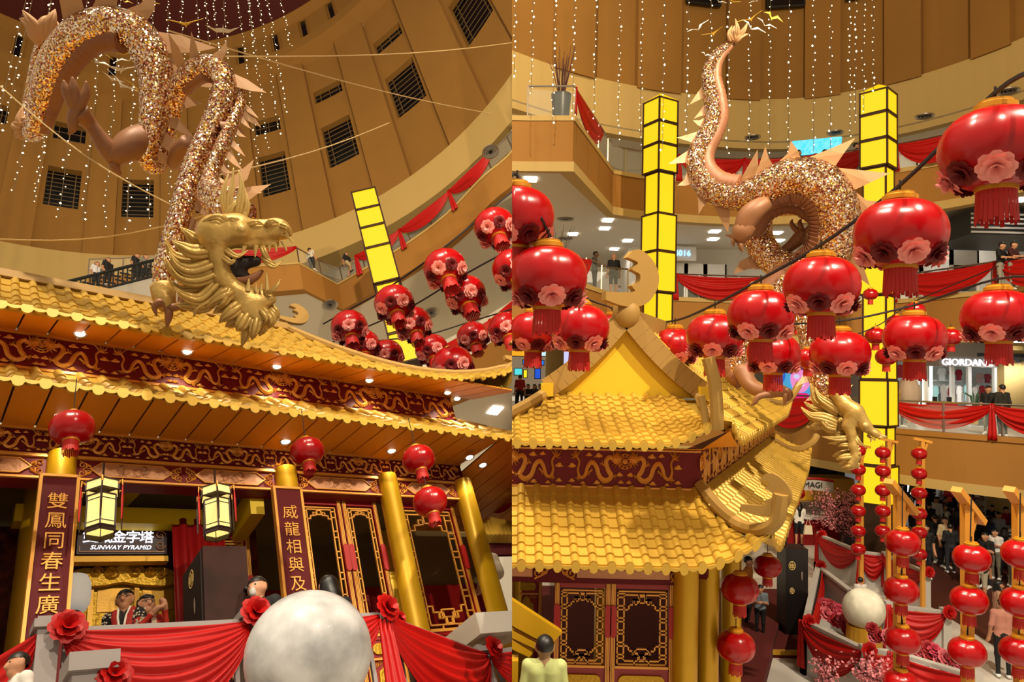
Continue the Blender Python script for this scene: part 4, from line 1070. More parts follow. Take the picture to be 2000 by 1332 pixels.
# right: strings of large peony lanterns
use(FRAME_R)
RA = [(1945, 292, 190), (1758, 456, 160), (1604, 558, 136), (1486, 616, 120), (1396, 656, 104), (1318, 676, 84), (1252, 674, 74), (1510, 690, 96), (1640, 690, 106), (1786, 660, 108), (1950, 618, 124), (1008, 425, 142), (1070, 542, 146), (1132, 640, 110), (1042, 648, 92), (1195, 640, 62), (1000, 520, 60)]
tr = {}
RAL = ["largest red peony lantern, hung right of the tall yellow tower's top", 'red peony lantern hung across the middle of the tall yellow tower',
       'red peony lantern hung just below the dragon loop',
       'red peony lantern between the dragon loop and the roof hook',
       'red peony lantern above the roof hook',
       'red peony lantern over the right half of the yellow gable',
       'red peony lantern over the left half of the yellow gable',
       'red peony lantern low behind the row, above the far roof ridge',
       'red peony lantern hung above the gold dragon head',
       'red peony lantern hung above the clothing shop sign, beside small plain lanterns',
       'red peony lantern above the clothing shop, right of the small plain lanterns',
       'topmost red peony lantern of the overlapping group left of the gable',
       'biggest red peony lantern of the overlapping group left of the gable',
       'red peony lantern in the overlapping group, next to the gable',
       'red peony lantern lowest in the overlapping group, above the food court',
       'small-looking red peony lantern peeping out beside the gable finial',
       'red peony lantern half hidden behind the overlapping group']
for i, (x, y, w) in enumerate(RA):
    P = at(FRAME_R, x, y, w, .82); tr[i] = P+UPZ*.46
    lantern(P, .82, RAL[i], 'large strung lanterns across the atrium', 'A', i*.45)
tr['a'] = PR(2040, 130, D=6.2); tr['b'] = PR(2080, 545, D=9.4)
rope(FRAME_R, [tr['a']]+[tr[i] for i in (0, 1, 2, 3, 4, 5, 6)]+[tr[6]+V((-.6, 1.6, -.05))], .02, 'dark rope sagging from the largest lantern to the yellow gable')
rope(FRAME_R, [tr['b'], tr[10], tr[9], tr[8], tr[7]], .016, 'dark rope carrying the lanterns in front of the square tower')
rope(FRAME_R, [PR(985, 380, D=7.4), tr[11], tr[12], tr[13], tr[15], tr[6]+V((-.3, 1.2, 0))], .018, 'dark rope carrying the overlapping lanterns left of the gable')
for i, (x, y, w) in enumerate([(1787, 606, 35), (1750, 630, 34), (1710, 656, 37), (1731, 697, 38), (1857, 658, 38), (1558, 629, 32), (1578, 700, 46), (1700, 575, 26)]):
    lantern(at(FRAME_R, x, y, w, .42), .42, 'small plain red lantern among the large strung ones', 'small lanterns among the large ones', 'B')
rope(FRAME_R, [PR(1950, 520, D=17), at(FRAME_R, 1787, 588, 35, .42), at(FRAME_R, 1750, 612, 34, .42), at(FRAME_R, 1710, 638, 37, .42), PR(1640, 665, D=16)], .012, 'thin rope with small plain red lanterns')
# lantern poles on the ground floor
m_pole = mat('golden_oak_pole', '#c98a2c', .5)
def pole(x, ytop, D, label, group, r, arm):
    T = PR(x, ytop, D=D)
    root = thing('lantern_pole', label, 'pole', (T.x, T.y, -4.6), group=group)
    part(root, 'shaft', MB().box(T.x-r, T.x+r, T.y-r, T.y+r, -4.6, T.z), m_pole)
    part(root, 'arm', MB().beam(T+V(arm[0]), T+V(arm[1]), r*2.4, r*1.4), m_pole)
    part(root, 'brace', MB().beam(T+V((0, 0, -r*9)), T+V(arm[1])*.55+V((0, 0, -.02)), r*1.1, r*1.1), m_pole)
    part(root, 'foot', MB().box(T.x-r*3, T.x+r*3, T.y-r*3, T.y+r*3, -4.6, -4.5), m_pole)
    global ROOT; ROOT = root
    return T
G1 = 'tall lantern poles by the stairs'; G2 = 'slim lantern poles before the yellow tower'
for k, (x, yt, ls) in enumerate(((1756, 968, [(1763, 1060), (1760, 1153), (1763, 1250), (1760, 1335)]), (1888, 985, [(1898, 1090), (1893, 1172), (1889, 1273)]), (1990, 985, [(1994, 1082), (1992, 1176), (1990, 1272)]))):
    D = 10.6; T = pole(x, yt, D+.35, ('oak pole with a slanting arm, holding four red lanterns beside the moon globe', 'oak pole with a slanting arm, holding red lanterns before the queue', 'oak pole with a slanting arm, holding red lanterns beside the pink-shirted person')[k], G1, .055, ((-.2, -.12, .2), (.26, .12, -.24)))
    py = PR(*ls[0], D=D).y; pts = [PR(a, b, Y=py) for a, b in ls]
    for q, (a, b) in enumerate(ls):
        P = PR(a, b, Y=py); lantern(P, .41, ('topmost', 'second', 'third', 'lowest')[q]+(' red fringed lantern on the oak pole beside the moon globe', ' red fringed lantern on the oak pole before the queue', ' red fringed lantern on the oak pole beside the pink-shirted person')[k], ('lanterns on the pole by the moon', 'lanterns on the pole before the queue', 'lanterns on the outermost pole')[k], 'B', q, True)
    part(ROOT, 'cord', MB().tube([pts[0]+V((0, 0, .7)), pts[-1]], .008, 5), m_rope)
for k, (x, yt, ys) in enumerate(((1682, 872, (880, 917, 957, 998, 1037, 1072)), (1735, 862, (884, 920, 958, 998, 1037)), (1801, 862, (886, 925, 963, 1003, 1040, 1082)))):
    D = 23.0; T = pole(x, yt, D+.2, ('slim oak pole with red lanterns, the one behind the gold dragon chin', 'slim oak pole with red lanterns, the one at the gold dragon snout', 'slim oak pole with red lanterns, the one standing at the drape corner post')[k], G2, .05, ((-.25, 0, .08), (.25, 0, -.02)))
    for q, y in enumerate(ys): lantern(PR(x-(6 if k != 1 else 11), y, Y=T.y-.35), .4, ('topmost', 'second', 'third', 'fourth', 'fifth', 'sixth')[q]+' small red lantern on the slim oak pole '+('behind the gold dragon chin', 'at the gold dragon snout', 'at the drape corner post')[k], 'lanterns on the slim poles', 'B', 0, True)
for i, (x, y, w) in enumerate([(1445, 1150, 68), (1437, 1262, 70), (1499, 1106, 50)]):
    lantern(at(FRAME_R, x, y, w, .52), .52, ('upper red fringed lantern hanging beside the gold columns', 'lower red fringed lantern hanging beside the gold columns', 'red fringed lantern hanging over the red carpet by the columns')[i], 'lanterns beside the gold columns', 'B', i, True, (.9, .14, .8)[i])
for i, (x, y, w) in enumerate([(1569, 905, 22), (1562, 932, 24), (1556, 962, 30), (1540, 985, 30), (1521, 1040, 30)]):
    lantern(at(FRAME_R, x, y, w, .5), .5, 'red lantern peeping out along the far eave of the tiled roof', 'lanterns along the far eave', 'B', i)
for x, y, w in ((1855, 943, 22), (1855, 963, 21), (1923, 953, 19), (1888, 950, 17)): lantern(at(FRAME_R, x, y, w, .42), .42, 'small red lantern hanging over the crowd under the gallery', 'lanterns over the crowd', 'B')
# light strings
m_bulb = mat('warm_fairy_bulb', '#fff0cc', emit=6, ecol='#ffe9b8'); m_thin = mat('thin_wire', '#4a3a20', .6)
def light_string(frame, x, y, plane, ztop, rb, sp, label, group, jit):
    use(frame); P = (PL if frame is FRAME_L else PR)(x, y, Y=plane)
    rnd = random.Random(int(x*7+y))
    root = thing('string_light', label, 'string light', P, group=group)
    part(root, 'wire', MB().beam(P, V((P.x, P.y, ztop)), .012, .012), m_thin)
    mb = MB(); z = P.z
    while z < ztop:
        c = V((P.x+rnd.uniform(-jit, jit), P.y+rnd.uniform(-jit, jit), z)); r = rb*rnd.choice((.7, .8, 1, 1, 1.5))
        mb.add([c+V((r, 0, 0)), c+V((-r, 0, 0)), c+V((0, r, 0)), c+V((0, -r, 0)), c+V((0, 0, r*1.3)), c-V((0, 0, r*1.3))], [(0, 2, 4), (2, 1, 4), (1, 3, 4), (3, 0, 4), (2, 0, 5), (1, 2, 5), (3, 1, 5), (0, 3, 5)]); z += sp*rnd.uniform(.7, 1.3)
    part(root, 'bulbs', mb, m_bulb, kind='stuff')
for i, (x, y) in enumerate([(5, 258), (28, 372), (70, 374), (66, 396), (115, 424), (161, 431), (204, 441), (248, 446), (291, 437), (331, 437), (360, 200), (392, 130), (417, 220), (446, 335), (472, 362), (498, 90), (507, 336), (525, 288), (546, 262), (560, 216), (567, 90), (-20, 300), (180, 60), (90, 60)]):
    light_string(FRAME_L, x, y, 13.5+(i*37 % 7)*.35, 46, .020, .3, 'string of warm white lights hanging around the coiled body of the dragon', 'light strings by the dragon', .07)
for i, (x, y) in enumerate([(1004, 150), (1037, 182), (1079, 240), (1118, 232), (1160, 232), (1207, 272), (1250, 282), (1294, 292), (1341, 270), (1388, 115), (1421, 300), (1463, 302), (1503, 298), (1540, 296), (1589, 296), (1622, 296), (1660, 266), (1671, 238), (1687, 218), (1706, 178)]):
    light_string(FRAME_R, x, y, 21+(i*29 % 7)*.3, 17, .020, .22, 'string of warm white lights hanging before the ochre rotunda wall', 'light strings before the wall', .05)
# paper birds
m_bw = mat('white_paper', '#cfc8bb', .7); m_by = mat('yellow_paper', '#d0a72c', .7)
def bird_mb():
    mb = MB(); rnd = random.Random(1)
    for s in (-1, 1):
        pts = [(0, .08, 0), (s*.2, .12, .2), (s*.55, -.1, .12), (s*.24, .0, .13), (0, -.06, -.02)]
        a = [V(p) for p in pts]; mb.add(a+[p-V((0, 0, .012)) for p in a], [(0, 1, 3, 4), (1, 2, 3), (5, 9, 8, 6), (6, 8, 7), (0, 5, 6, 1), (1, 6, 7, 2), (2, 7, 8, 3), (3, 8, 9, 4)])
    mb.add([(0, .18, .02), (.035, .05, 0), (0, -.2, -.03), (-.035, .05, 0), (0, .05, .03), (0, .05, -.03)], [(0, 1, 4), (1, 2, 4), (2, 3, 4), (3, 0, 4), (1, 0, 5), (2, 1, 5), (3, 2, 5), (0, 3, 5)])
    return mb
BM = {0: bird_mb().mesh('paper_bird', m_bw), 1: bird_mb().mesh('paper_bird', m_by)}
def bird(frame, x, y, w, c, i):
    use(frame); D = 15+(i % 4)*.6; P = (PL if frame is FRAME_L else PR)(x, y, D=D); s = w*D/FPX*1.05
    o = bpy.data.objects.new('paper_bird', BM[c]); COL.objects.link(o); rnd = random.Random(i)
    o.matrix_world = FR @ Matrix.Translation(P) @ Matrix.Rotation(rnd.uniform(-.7, .7), 4, 'Z') @ Matrix.Rotation(rnd.uniform(-.5, .9), 4, 'X') @ Matrix.Rotation(rnd.uniform(-.6, .6), 4, 'Y') @ Matrix.Scale(s, 4)
    L = frame is FRAME_L
    tag(o, ('white' if c == 0 else 'yellow')+(' paper bird hanging around the arched dragon coil' if L else ' paper bird hanging beside the raised dragon tail'), 'paper bird', ('white' if c == 0 else 'yellow')+' paper birds '+('at the coil' if L else 'at the tail')); _side(o)
for i, b in enumerate([(135, 20, 60, 0), (290, 8, 30, 1), (244, 4, 22, 1), (363, 47, 50, 1), (436, 58, 48, 0), (186, 97, 46, 1), (190, 121, 52, 0), (236, 103, 24, 1), (252, 118, 40, 0), (238, 136, 50, 0), (220, 155, 30, 0), (237, 166, 52, 0), (270, 176, 44, 1), (235, 84, 60, 0), (275, 125, 26, 1)]): bird(FRAME_L, *b, i)
for i, b in enumerate([(1365, 57, 40, 0), (1392, 66, 34, 1), (1466, 38, 38, 1), (1468, 57, 42, 0), (1494, 50, 34, 0), (1378, 108, 18, 0), (1507, 36, 34, 1), (1434, 4, 20, 1), (1405, 4, 22, 0), (1478, 2, 22, 0)]): bird(FRAME_R, *b, i+30)
# white cables in the left half
use(FRAME_L)
for k, (a, b) in enumerate((((0, 168), (345, 405)), ((340, 360), (760, 240)), ((0, 467), (420, 415)), ((330, 60), (960, 222)), ((440, 110), (1010, 82)), ((480, 430), (520, 470)))):
    A = PL(*a, D=14); B = PL(*b, D=12 if k in (0, 2) else 22); n = 8
    single('cable', MB().tube([A.lerp(B, i/n)-UPZ*(.25*sin(pi*i/n)) for i in range(n+1)], .011 if k in (0, 2) else .014, 5), mat('pale_cable', '#c9ae7a', .6), 'pale steel cable stretched from the hanging dragon across the rotunda', 'cable', 'cables holding the dragon')
# ================================================================== dragons
m_seq = mat_sequin('rose_gold_sequins', ['#8a4a38', '#d09a48', '#efd9b8', '#b8705a', '#dcb04c', '#fbf3e6', '#a8604a', '#f0dcc4'], 46, .95, 1.0, .17)  # palest colours put white-gold glints into the sequin palette
m_skin = mat('rose_brown_dragon_skin', '#8d5f3c', .5, .15, noise=.2, nscale=3)
m_belly = mat('brown_belly_plates', '#8a5a3c', .5, .1)
m_fin = mat('tan_dragon_fins', '#b58b60', .55, .1)
m_dgold = mat('antique_gold_dragon_head', '#c2a056', .38, .4, noise=.25, nscale=4, bump=.55, bscale=14)
m_mouth = mat('dark_dragon_mouth', '#1c0d07', .7)
m_tooth = mat('ivory_gold_teeth', '#cdb06a', .4, .2)
def px_path(PF, pts, n=6):
    """pts (x, y, D, r_px) -> 3D centres and radii"""
    c = curve_pts(pts, n); return [PF(p[0], p[1], D=p[2]) for p in c], [max(.01, p[3]*p[2]/FPX*.97) for p in c], c
def viewdir(P, cam_): return (cam_-P).normalized()
def body_parts(root, PF, camp, pts, fin_side, fin_rng, fin_step, fin_len, belly_side, n=6, bv=.18, brng=(0, 1)):
    P, R, c = px_path(PF, pts, n)
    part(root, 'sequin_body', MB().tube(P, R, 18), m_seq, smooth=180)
    K = len(P)
    # belly plates: a ringed strip on the inner side of the coil
    bp = []; br = []
    for i in range(K):
        t = (P[min(i+1, K-1)]-P[max(i-1, 0)]).normalized(); v = viewdir(P[i], camp); s = t.cross(v).normalized()*belly_side
        bp.append(P[i]+(s*.62+v*bv)*R[i])
    i0, i1 = int(K*brng[0]), int(K*brng[1])
    fine = curve_pts([tuple(p)+(r,) for p, r in zip(bp[i0:i1], R[i0:i1])], 6) if i1-i0 > 2 else []
    br = [q[3]*.74*(1.0-.13*((i % 9)/9)) for i, q in enumerate(fine)]
    if i1-i0 > 2: part(root, 'belly_plates', MB().tube([V(q[:3]) for q in fine], br, 12), m_belly, smooth=30)
    # fins along the outer edge
    acc = 0; k = 0
    for i in range(int(K*fin_rng[0])+1, int(K*fin_rng[1])):
        acc += (P[i]-P[i-1]).length
        if acc < fin_step: continue
        acc = 0; k += 1
        t = (P[min(i+1, K-1)]-P[i-1]).normalized(); v = viewdir(P[i], camp); s = t.cross(v).normalized()*fin_side
        L = fin_len*R[i]*(1+.25*sin(k*1.7)); b = P[i]+s*R[i]*.75
        a0 = b-t*R[i]*.8; a1 = b+t*R[i]*.6; tip = b+s*L+t*L*(.55 if k % 3 else .2); mid = b+s*L*.5+t*L*.45
        mb = MB().add([a0+v*.03*R[i], a1+v*.03*R[i], mid+v*.1*R[i], tip, b+s*L*.45-t*L*.02+v*.05*R[i], a0-v*.04*R[i], a1-v*.04*R[i], mid-v*.02*R[i], b+s*L*.45-v*.02*R[i]],
                      [(0, 1, 2, 4), (4, 2, 3), (5, 8, 7, 6), (8, 3, 7), (0, 4, 8, 5), (4, 3, 8), (1, 6, 7, 2), (2, 7, 3)])
        part(root, 'fin', mb, m_fin)
    return P, R
def limb(root, PF, name, pts, m, n=4, flat=1.0): 
    P, R, c = px_path(PF, pts, n); return part(root, name, MB().tube(P, R, 12, flat=flat), m, smooth=180)
def lock_mb(PF, pts, D, w, dz=0, n=6, grooves=3):
    """a flat tapering lock of carved mane with strands; pts pixel polyline root -> tip"""
    mb = MB(); c = curve_pts(pts, n); k = len(c)
    for g in range(grooves):
        o = (g-(grooves-1)/2)
        P = []; R = []
        for i, p in enumerate(c):
            q = c[min(i+1, k-1)]-c[max(i-1, 0)]; q = q/(np.linalg.norm(q)+1e-9); t = i/(k-1)
            ww = w*(sin(pi*min(1, .22+.78*t))**.8*.95+.12)*(1 if t < .98 else .2)
            x = p[0]-q[1]*o*ww*.62*(1-t*.55); y = p[1]+q[0]*o*ww*.62*(1-t*.55)
            P.append(PF(x, y, D=D+dz+.04*abs(o)-.05*sin(pi*t))); R.append(max(.006, ww*.42*(1-.75*t**2)*D/FPX))
        mb.tube(P, R, 7)
    return mb
def claw_foot(root, PF, D, base, toes, r):
    for k, tq in enumerate(toes):
        pts = [(*base, D, r)]+[(x, y, D-.05, r*(.85-.2*i)) for i, (x, y) in enumerate(tq)]
        pts[-1] = (*tq[-1], D-.05, r*.12)
        limb(root, PF, 'claw', pts, m_skin)
# ------------------------------------------------------------------ dragon over the pavilion front
use(FRAME_L)
CPL = V((0, 0, HC)); PF = PL
dr = thing('dragon', 'hanging rose-gold sequin dragon with coiled body and open-jawed gold head over the roof', 'dragon', PL(318, 600, D=10.6))
A = [(84, 74, 15.6, 9), (74, 105, 15.6, 9), (66, 140, 15.6, 9), (60, 180, 15.6, 10), (56, 220, 15.5, 12), (62, 262, 15.2, 16), (74, 235, 14.9, 20), (82, 200, 14.8, 24), (93, 160, 14.6, 28), (115, 112, 14.4, 32), (158, 66, 14.2, 34), (212, 50, 14, 36), (262, 64, 13.8, 36), (292, 102, 13.6, 36), (305, 150, 13.4, 34), (304, 205, 13.2, 31), (296, 255, 13, 26), (287, 298, 12.9, 21), (295, 324, 13, 17), (312, 326, 13.2, 17), (322, 300, 13.3, 20), (330, 252, 13.3, 22), (339, 205, 13.2, 24), (352, 165, 13, 26), (380, 138, 12.7, 29), (412, 130, 12.4, 31), (436, 152, 12.2, 31), (434, 192, 12, 32), (416, 242, 11.8, 32), (393, 292, 11.6, 31), (373, 340, 11.4, 30), (360, 390, 11.2, 30), (347, 435, 11, 30), (334, 480, 10.9, 30), (322, 525, 10.8, 30), (318, 568, 10.7, 26)]
A = [(x, y, d, r*(.84 if i < 19 else .66)) for i, (x, y, d, r) in enumerate(A)]
body_parts(dr, PF, CPL, A[:20], -1, (.5, .92), .33, 2.3, 1, brng=(.3, .62), bv=.3)
body_parts(dr, PF, CPL, A[18:], -1, (.3, .95), .27, 2.3, 1, brng=(.3, .42), bv=.3)
NK = [(474, 165, 12.3, 12), (468, 205, 12, 17), (450, 250, 11.6, 20), (430, 295, 11.2, 22), (412, 342, 10.9, 23), (414, 378, 10.6, 28), (440, 400, 10.3, 36), (470, 428, 10.1, 38)]
NK = [(x, y, d, r*(.62 if i < 5 else .95)) for i, (x, y, d, r) in enumerate(NK)]
body_parts(dr, PF, CPL, NK, -1, (.05, .95), .24, 2.2, 1, brng=(0, 0))
for q in ([(84, 78), (62, 45), (44, 20)], [(86, 76), (100, 40), (108, 18)], [(82, 80), (58, 48), (38, 36)], [(84, 78), (86, 45), (94, 30)], [(80, 80), (62, 62), (54, 68)], [(88, 80), (108, 60), (112, 42)], [(60, 240), (40, 235), (44, 208)], [(58, 250), (32, 245), (24, 240)], [(60, 255), (38, 262), (30, 268)]):
    part(dr, 'tail_plume', lock_mb(PF, q, 15.4, 17, grooves=2), m_fin, smooth=180)
limb(dr, PF, 'thigh', [(292, 262, 13.1, 22), (262, 280, 12.9, 28), (236, 298, 12.8, 22), (222, 314, 12.8, 13)], m_skin)
limb(dr, PF, 'shin', [(224, 312, 12.8, 13), (205, 284, 12.8, 15), (188, 258, 12.8, 12), (172, 238, 12.8, 13), (152, 216, 12.7, 18)], m_skin)
limb(dr, PF, 'knee_tuft', [(222, 310, 12.8, 10), (226, 330, 12.8, 8), (236, 342, 12.8, 2)], m_skin)
claw_foot(dr, PF, 12.7, (150, 214), [[(136, 190), (128, 172), (124, 156)], [(146, 186), (144, 168), (141, 150)], [(160, 195), (168, 178), (168, 158)], [(142, 232), (142, 250), (134, 264)]], 11)
limb(dr, PF, 'thigh', [(340, 320, 12.9, 12), (352, 296, 12.6, 17), (368, 276, 12.4, 14)], m_skin)
limb(dr, PF, 'elbow_fin', [(432, 252, 11.6, 14), (452, 248, 11.6, 9), (462, 243, 11.6, 2)], m_skin)
limb(dr, PF, 'forefoot', [(318, 560, 10.5, 22), (322, 585, 10.4, 20), (330, 604, 10.4, 14)], m_dgold)
claw_foot(dr, PF, 10.35, (326, 598), [[(312, 590), (302, 600), (306, 618)], [(330, 612), (328, 626), (326, 640)], [(344, 600), (354, 590), (348, 578)]], 9)
# head: continuous skull, then mane, horns, teeth
HD = 9.7
def hp_(x, y, dz=0): return PL(x, y, D=HD+dz)
pm = HD/FPX
sk = []
def cap(p, q, r0, r1, dz0=0, dz1=0, m=0):
    for s in (-1, 1): sk.append((hp_(*p, dz0+s*.09), hp_(*q, dz1+s*.09), r0*pm, r1*pm, m))
cap((420, 452), (462, 448), 30, 27); cap((462, 448), (508, 452), 24, 15); cap((508, 452), (548, 452), 13, 12); cap((510, 440), (548, 444), 9, 13)
cap((538, 440), (560, 455), 11, 9); cap((420, 470), (428, 505), 22, 16); cap((428, 505), (434, 540), 14, 14); cap((434, 540), (462, 570), 15, 15)
cap((462, 570), (500, 590), 17, 15); cap((500, 590), (530, 585), 14, 9); cap((462, 566), (520, 570), 6, 5); cap((480, 600), (508, 622), 22, 20)
cap((455, 470), (490, 476), 10, 9); cap((490, 476), (540, 478), 7, 5)
sk.append((hp_(470, 452, -.22), hp_(470, 452, -.22), 12*pm, 12*pm, 0))
hd = blob(sk, .022, .03); part(dr, 'head', hd, m_dgold, smooth=180)
mouth = blob([(hp_(455, 515), hp_(500, 510), 15*pm, 10*pm, 0), (hp_(455, 530), hp_(490, 548), 14*pm, 8*pm, 0)], .03, .03); part(dr, 'mouth', mouth, m_mouth, smooth=180)
limb(dr, PF, 'tongue', [(462, 548, HD-.1, 8), (482, 548, HD-.12, 10), (500, 540, HD-.12, 9), (514, 528, HD-.12, 3)], m_belly, flat=.6)
part(dr, 'eye', MB().ball(hp_(472, 446, -.3), .05, 10), m_tooth, smooth=True)
for q, w in (([(470, 436), (452, 428), (430, 436)], 9), ([(480, 440), (500, 434), (516, 440)], 9), ([(440, 452), (420, 436), (398, 448)], 13), ([(452, 440), (425, 424), (396, 432)], 12), ([(520, 442), (530, 432), (545, 436)], 9), ([(548, 440), (562, 446), (566, 462)], 8)):
    part(dr, 'brow_ridge', lock_mb(PF, q, HD, w, -.22, grooves=2), m_dgold, smooth=180)
for k, (q, w) in enumerate((([(424, 474), (388, 472), (370, 458), (352, 444)], 15), ([(426, 486), (380, 492), (352, 480), (336, 470)], 15), ([(424, 498), (378, 512), (340, 500), (322, 466)], 17), ([(428, 512), (380, 530), (348, 520), (330, 492)], 16), ([(426, 522), (378, 542), (340, 530), (320, 504)], 17), ([(430, 532), (384, 548), (350, 540), (326, 508)], 14), ([(430, 540), (388, 566), (352, 566), (330, 544)], 15), ([(432, 548), (394, 584), (362, 578), (338, 560)], 14), ([(436, 552), (402, 596), (366, 598), (342, 594)], 15), ([(440, 556), (412, 586), (388, 600), (378, 618)], 11), ([(436, 500), (404, 484), (396, 454)], 13), ([(440, 480), (420, 468), (412, 450)], 11), ([(442, 516), (424, 520), (404, 506)], 12), ([(444, 530), (426, 540), (402, 532)], 12))):
    part(dr, 'mane_lock', lock_mb(PF, q, HD, w, (-.12 if k % 2 else .1)), m_dgold, smooth=180)
for q, w in (([(452, 432), (448, 392), (454, 362), (456, 328)], 11), ([(462, 430), (470, 392), (472, 360), (466, 332)], 12), ([(470, 434), (482, 408), (482, 388), (478, 368)], 9), ([(446, 424), (436, 392), (440, 360), (446, 340)], 9), ([(468, 436), (478, 420), (480, 400)], 8), ([(440, 430), (452, 404), (470, 388)], 10)):
    part(dr, 'horn', lock_mb(PF, q, HD, w, .05, grooves=2), m_tooth, smooth=180)
for k, (q, w) in enumerate((([(446, 556), (422, 566), (404, 588)], 14), ([(454, 570), (428, 582), (402, 600)], 15), ([(462, 584), (438, 598), (416, 612)], 15), ([(470, 596), (446, 614), (428, 630)], 15), ([(478, 606), (456, 628), (440, 638)], 15), ([(484, 612), (470, 636), (462, 646)], 15), ([(494, 618), (482, 648), (472, 677)], 14), ([(502, 620), (496, 646), (492, 664)], 13), ([(512, 618), (514, 640), (506, 656)], 13), ([(520, 610), (530, 626), (524, 642)], 13), ([(526, 600), (538, 614), (534, 632)], 11), ([(450, 562), (436, 590), (424, 600)], 12), ([(488, 602), (492, 626), (484, 640)], 14), ([(508, 604), (520, 622), (514, 634)], 12))):
    part(dr, 'beard_lock', lock_mb(PF, q, HD, w, -.2 if k % 2 else -.05), m_dgold, smooth=180)
for q, w in (([(434, 500), (452, 512), (464, 496)], 9), ([(515, 505), (534, 520), (552, 508)], 9), ([(522, 572), (538, 562), (548, 544)], 7), ([(512, 480), (520, 500), (536, 518)], 9), ([(440, 486), (462, 500), (486, 488)], 9), ([(512, 500), (528, 512), (544, 516)], 8)):
    part(dr, 'lip_frill', lock_mb(PF, q, HD, w, -.2, grooves=2), m_dgold, smooth=180)
for (a, b, r) in (((558, 456), (573, 474), 5), ((552, 470), (560, 490), 5), ((500, 478), (498, 502), 5), ((478, 480), (472, 500), 4.5), ((515, 480), (514, 492), 3), ((526, 479), (526, 492), 3), ((538, 478), (540, 492), 3), ((484, 568), (486, 544), 5), ((522, 566), (520, 530), 4), ((500, 568), (500, 554), 3), ((510, 568), (511, 554), 3)):
    for s in (-1, 1): part(dr, 'fang', MB().tube([hp_(*a, s*.14-.05), hp_(*b, s*.14-.05)], [r*pm, .008], 8), m_tooth, smooth=True)
# small curl-shaped hand of a second dragon behind the roof
# ------------------------------------------------------------------ dragon in the other half
use(FRAME_R)
PF = PR; CPR = V((0, 0, 1.6))
d2 = thing('dragon', 'rose-gold sequin dragon with looped body, raised tail and bearded gold head before the tower', 'dragon', PR(1500, 760, D=15))
B = [(1436, 72, 17.5, 5), (1424, 86, 17.4, 8), (1404, 104, 17.2, 11), (1390, 128, 17, 14), (1387, 158, 16.8, 16), (1393, 192, 16.6, 18), (1396, 228, 16.4, 19), (1384, 260, 16.2, 20), (1368, 292, 16, 21), (1364, 322, 15.8, 23), (1376, 352, 15.6, 26), (1404, 374, 15.4, 28), (1442, 382, 15.2, 29), (1482, 374, 15, 31), (1518, 356, 14.9, 34), (1560, 346, 14.8, 37), (1602, 358, 14.7, 39), (1630, 394, 14.7, 39), (1638, 440, 14.8, 39), (1626, 486, 14.9, 36), (1594, 516, 15.1, 32), (1550, 524, 15.3, 29), (1508, 506, 15.5, 28), (1482, 470, 15.7, 28), (1482, 428, 15.9, 26), (1506, 400, 16, 22), (1545, 390, 16.1, 19), (1582, 402, 16.2, 17), (1606, 432, 16.3, 14)]
body_parts(d2, PF, CPR, B[:13], 1, (.3, .95), .36, 1.45, -1)
body_parts(d2, PF, CPR, B[11:], -1, (.05, .8), .34, 1.4, 1, bv=-.1, brng=(.12, .55))
I2 = [(1478, 462, 15.5, 11), (1492, 428, 15.5, 13), (1520, 408, 15.5, 14), (1556, 406, 15.5, 14), (1590, 428, 15.5, 12)]
Pi, Ri, _c = px_path(PF, I2, 12); part(d2, 'inner_belly', MB().tube(Pi, [r*(1-.13*((i % 4)/4)) for i, r in enumerate(Ri)], 12), m_belly, smooth=30)
B2 = [(1596, 510, 15.4, 28), (1540, 548, 15.2, 28), (1500, 585, 15, 27), (1468, 630, 14.8, 26), (1444, 676, 14.6, 25), (1440, 716, 14.5, 24), (1458, 740, 14.4, 20)]
body_parts(d2, PF, CPR, B2, -1, (.1, .9), .4, 1.4, 1)
B3 = [(1566, 600, 14.6, 22), (1582, 640, 14.4, 24), (1592, 684, 14.2, 24), (1598, 722, 14, 22), (1612, 758, 13.8, 22), (1636, 786, 13.6, 18)]
body_parts(d2, PF, CPR, B3, 1, (.3, .9), .3, 1.5, -1)
for q in ([(1438, 74), (1440, 56), (1436, 36)], [(1436, 76), (1452, 60), (1460, 44)], [(1430, 80), (1424, 66), (1430, 50)], [(1436, 82), (1446, 72), (1462, 66)], [(1434, 78), (1432, 60), (1440, 46)]):
    part(d2, 'tail_plume', lock_mb(PF, q, 17.3, 8, grooves=2), m_fin, smooth=180)
limb(d2, PF, 'thigh', [(1498, 396, 14.7, 14), (1478, 408, 14.6, 19), (1462, 424, 14.6, 21), (1452, 446, 14.6, 18)], m_skin)
limb(d2, PF, 'shin', [(1462, 436, 14.6, 17), (1450, 452, 14.6, 20), (1440, 470, 14.6, 13)], m_skin)
claw_foot(d2, PF, 14.6, (1442, 468), [[(1436, 462), (1432, 474), (1434, 482)], [(1446, 478), (1448, 486), (1452, 492)]], 6)
limb(d2, PF, 'foreleg', [(1516, 500, 15.6, 9), (1540, 484, 15.6, 10), (1560, 466, 15.6, 13), (1570, 452, 15.6, 12)], m_skin)
claw_foot(d2, PF, 15.6, (1566, 456), [[(1552, 446), (1546, 436), (1548, 428)], [(1564, 442), (1562, 434), (1566, 426)], [(1578, 448), (1582, 440), (1584, 436)], [(1572, 474), (1578, 486), (1576, 494)]], 6)
limb(d2, PF, 'foreleg', [(1448, 720, 14.2, 18), (1466, 752, 14.0, 15), (1490, 764, 13.8, 13), (1516, 762, 13.7, 14), (1534, 766, 13.7, 10)], m_skin)
claw_foot(d2, PF, 13.7, (1530, 764), [[(1540, 764), (1544, 774), (1540, 784)], [(1534, 772), (1534, 782), (1530, 790)], [(1484, 774), (1474, 786), (1466, 792)]], 7)
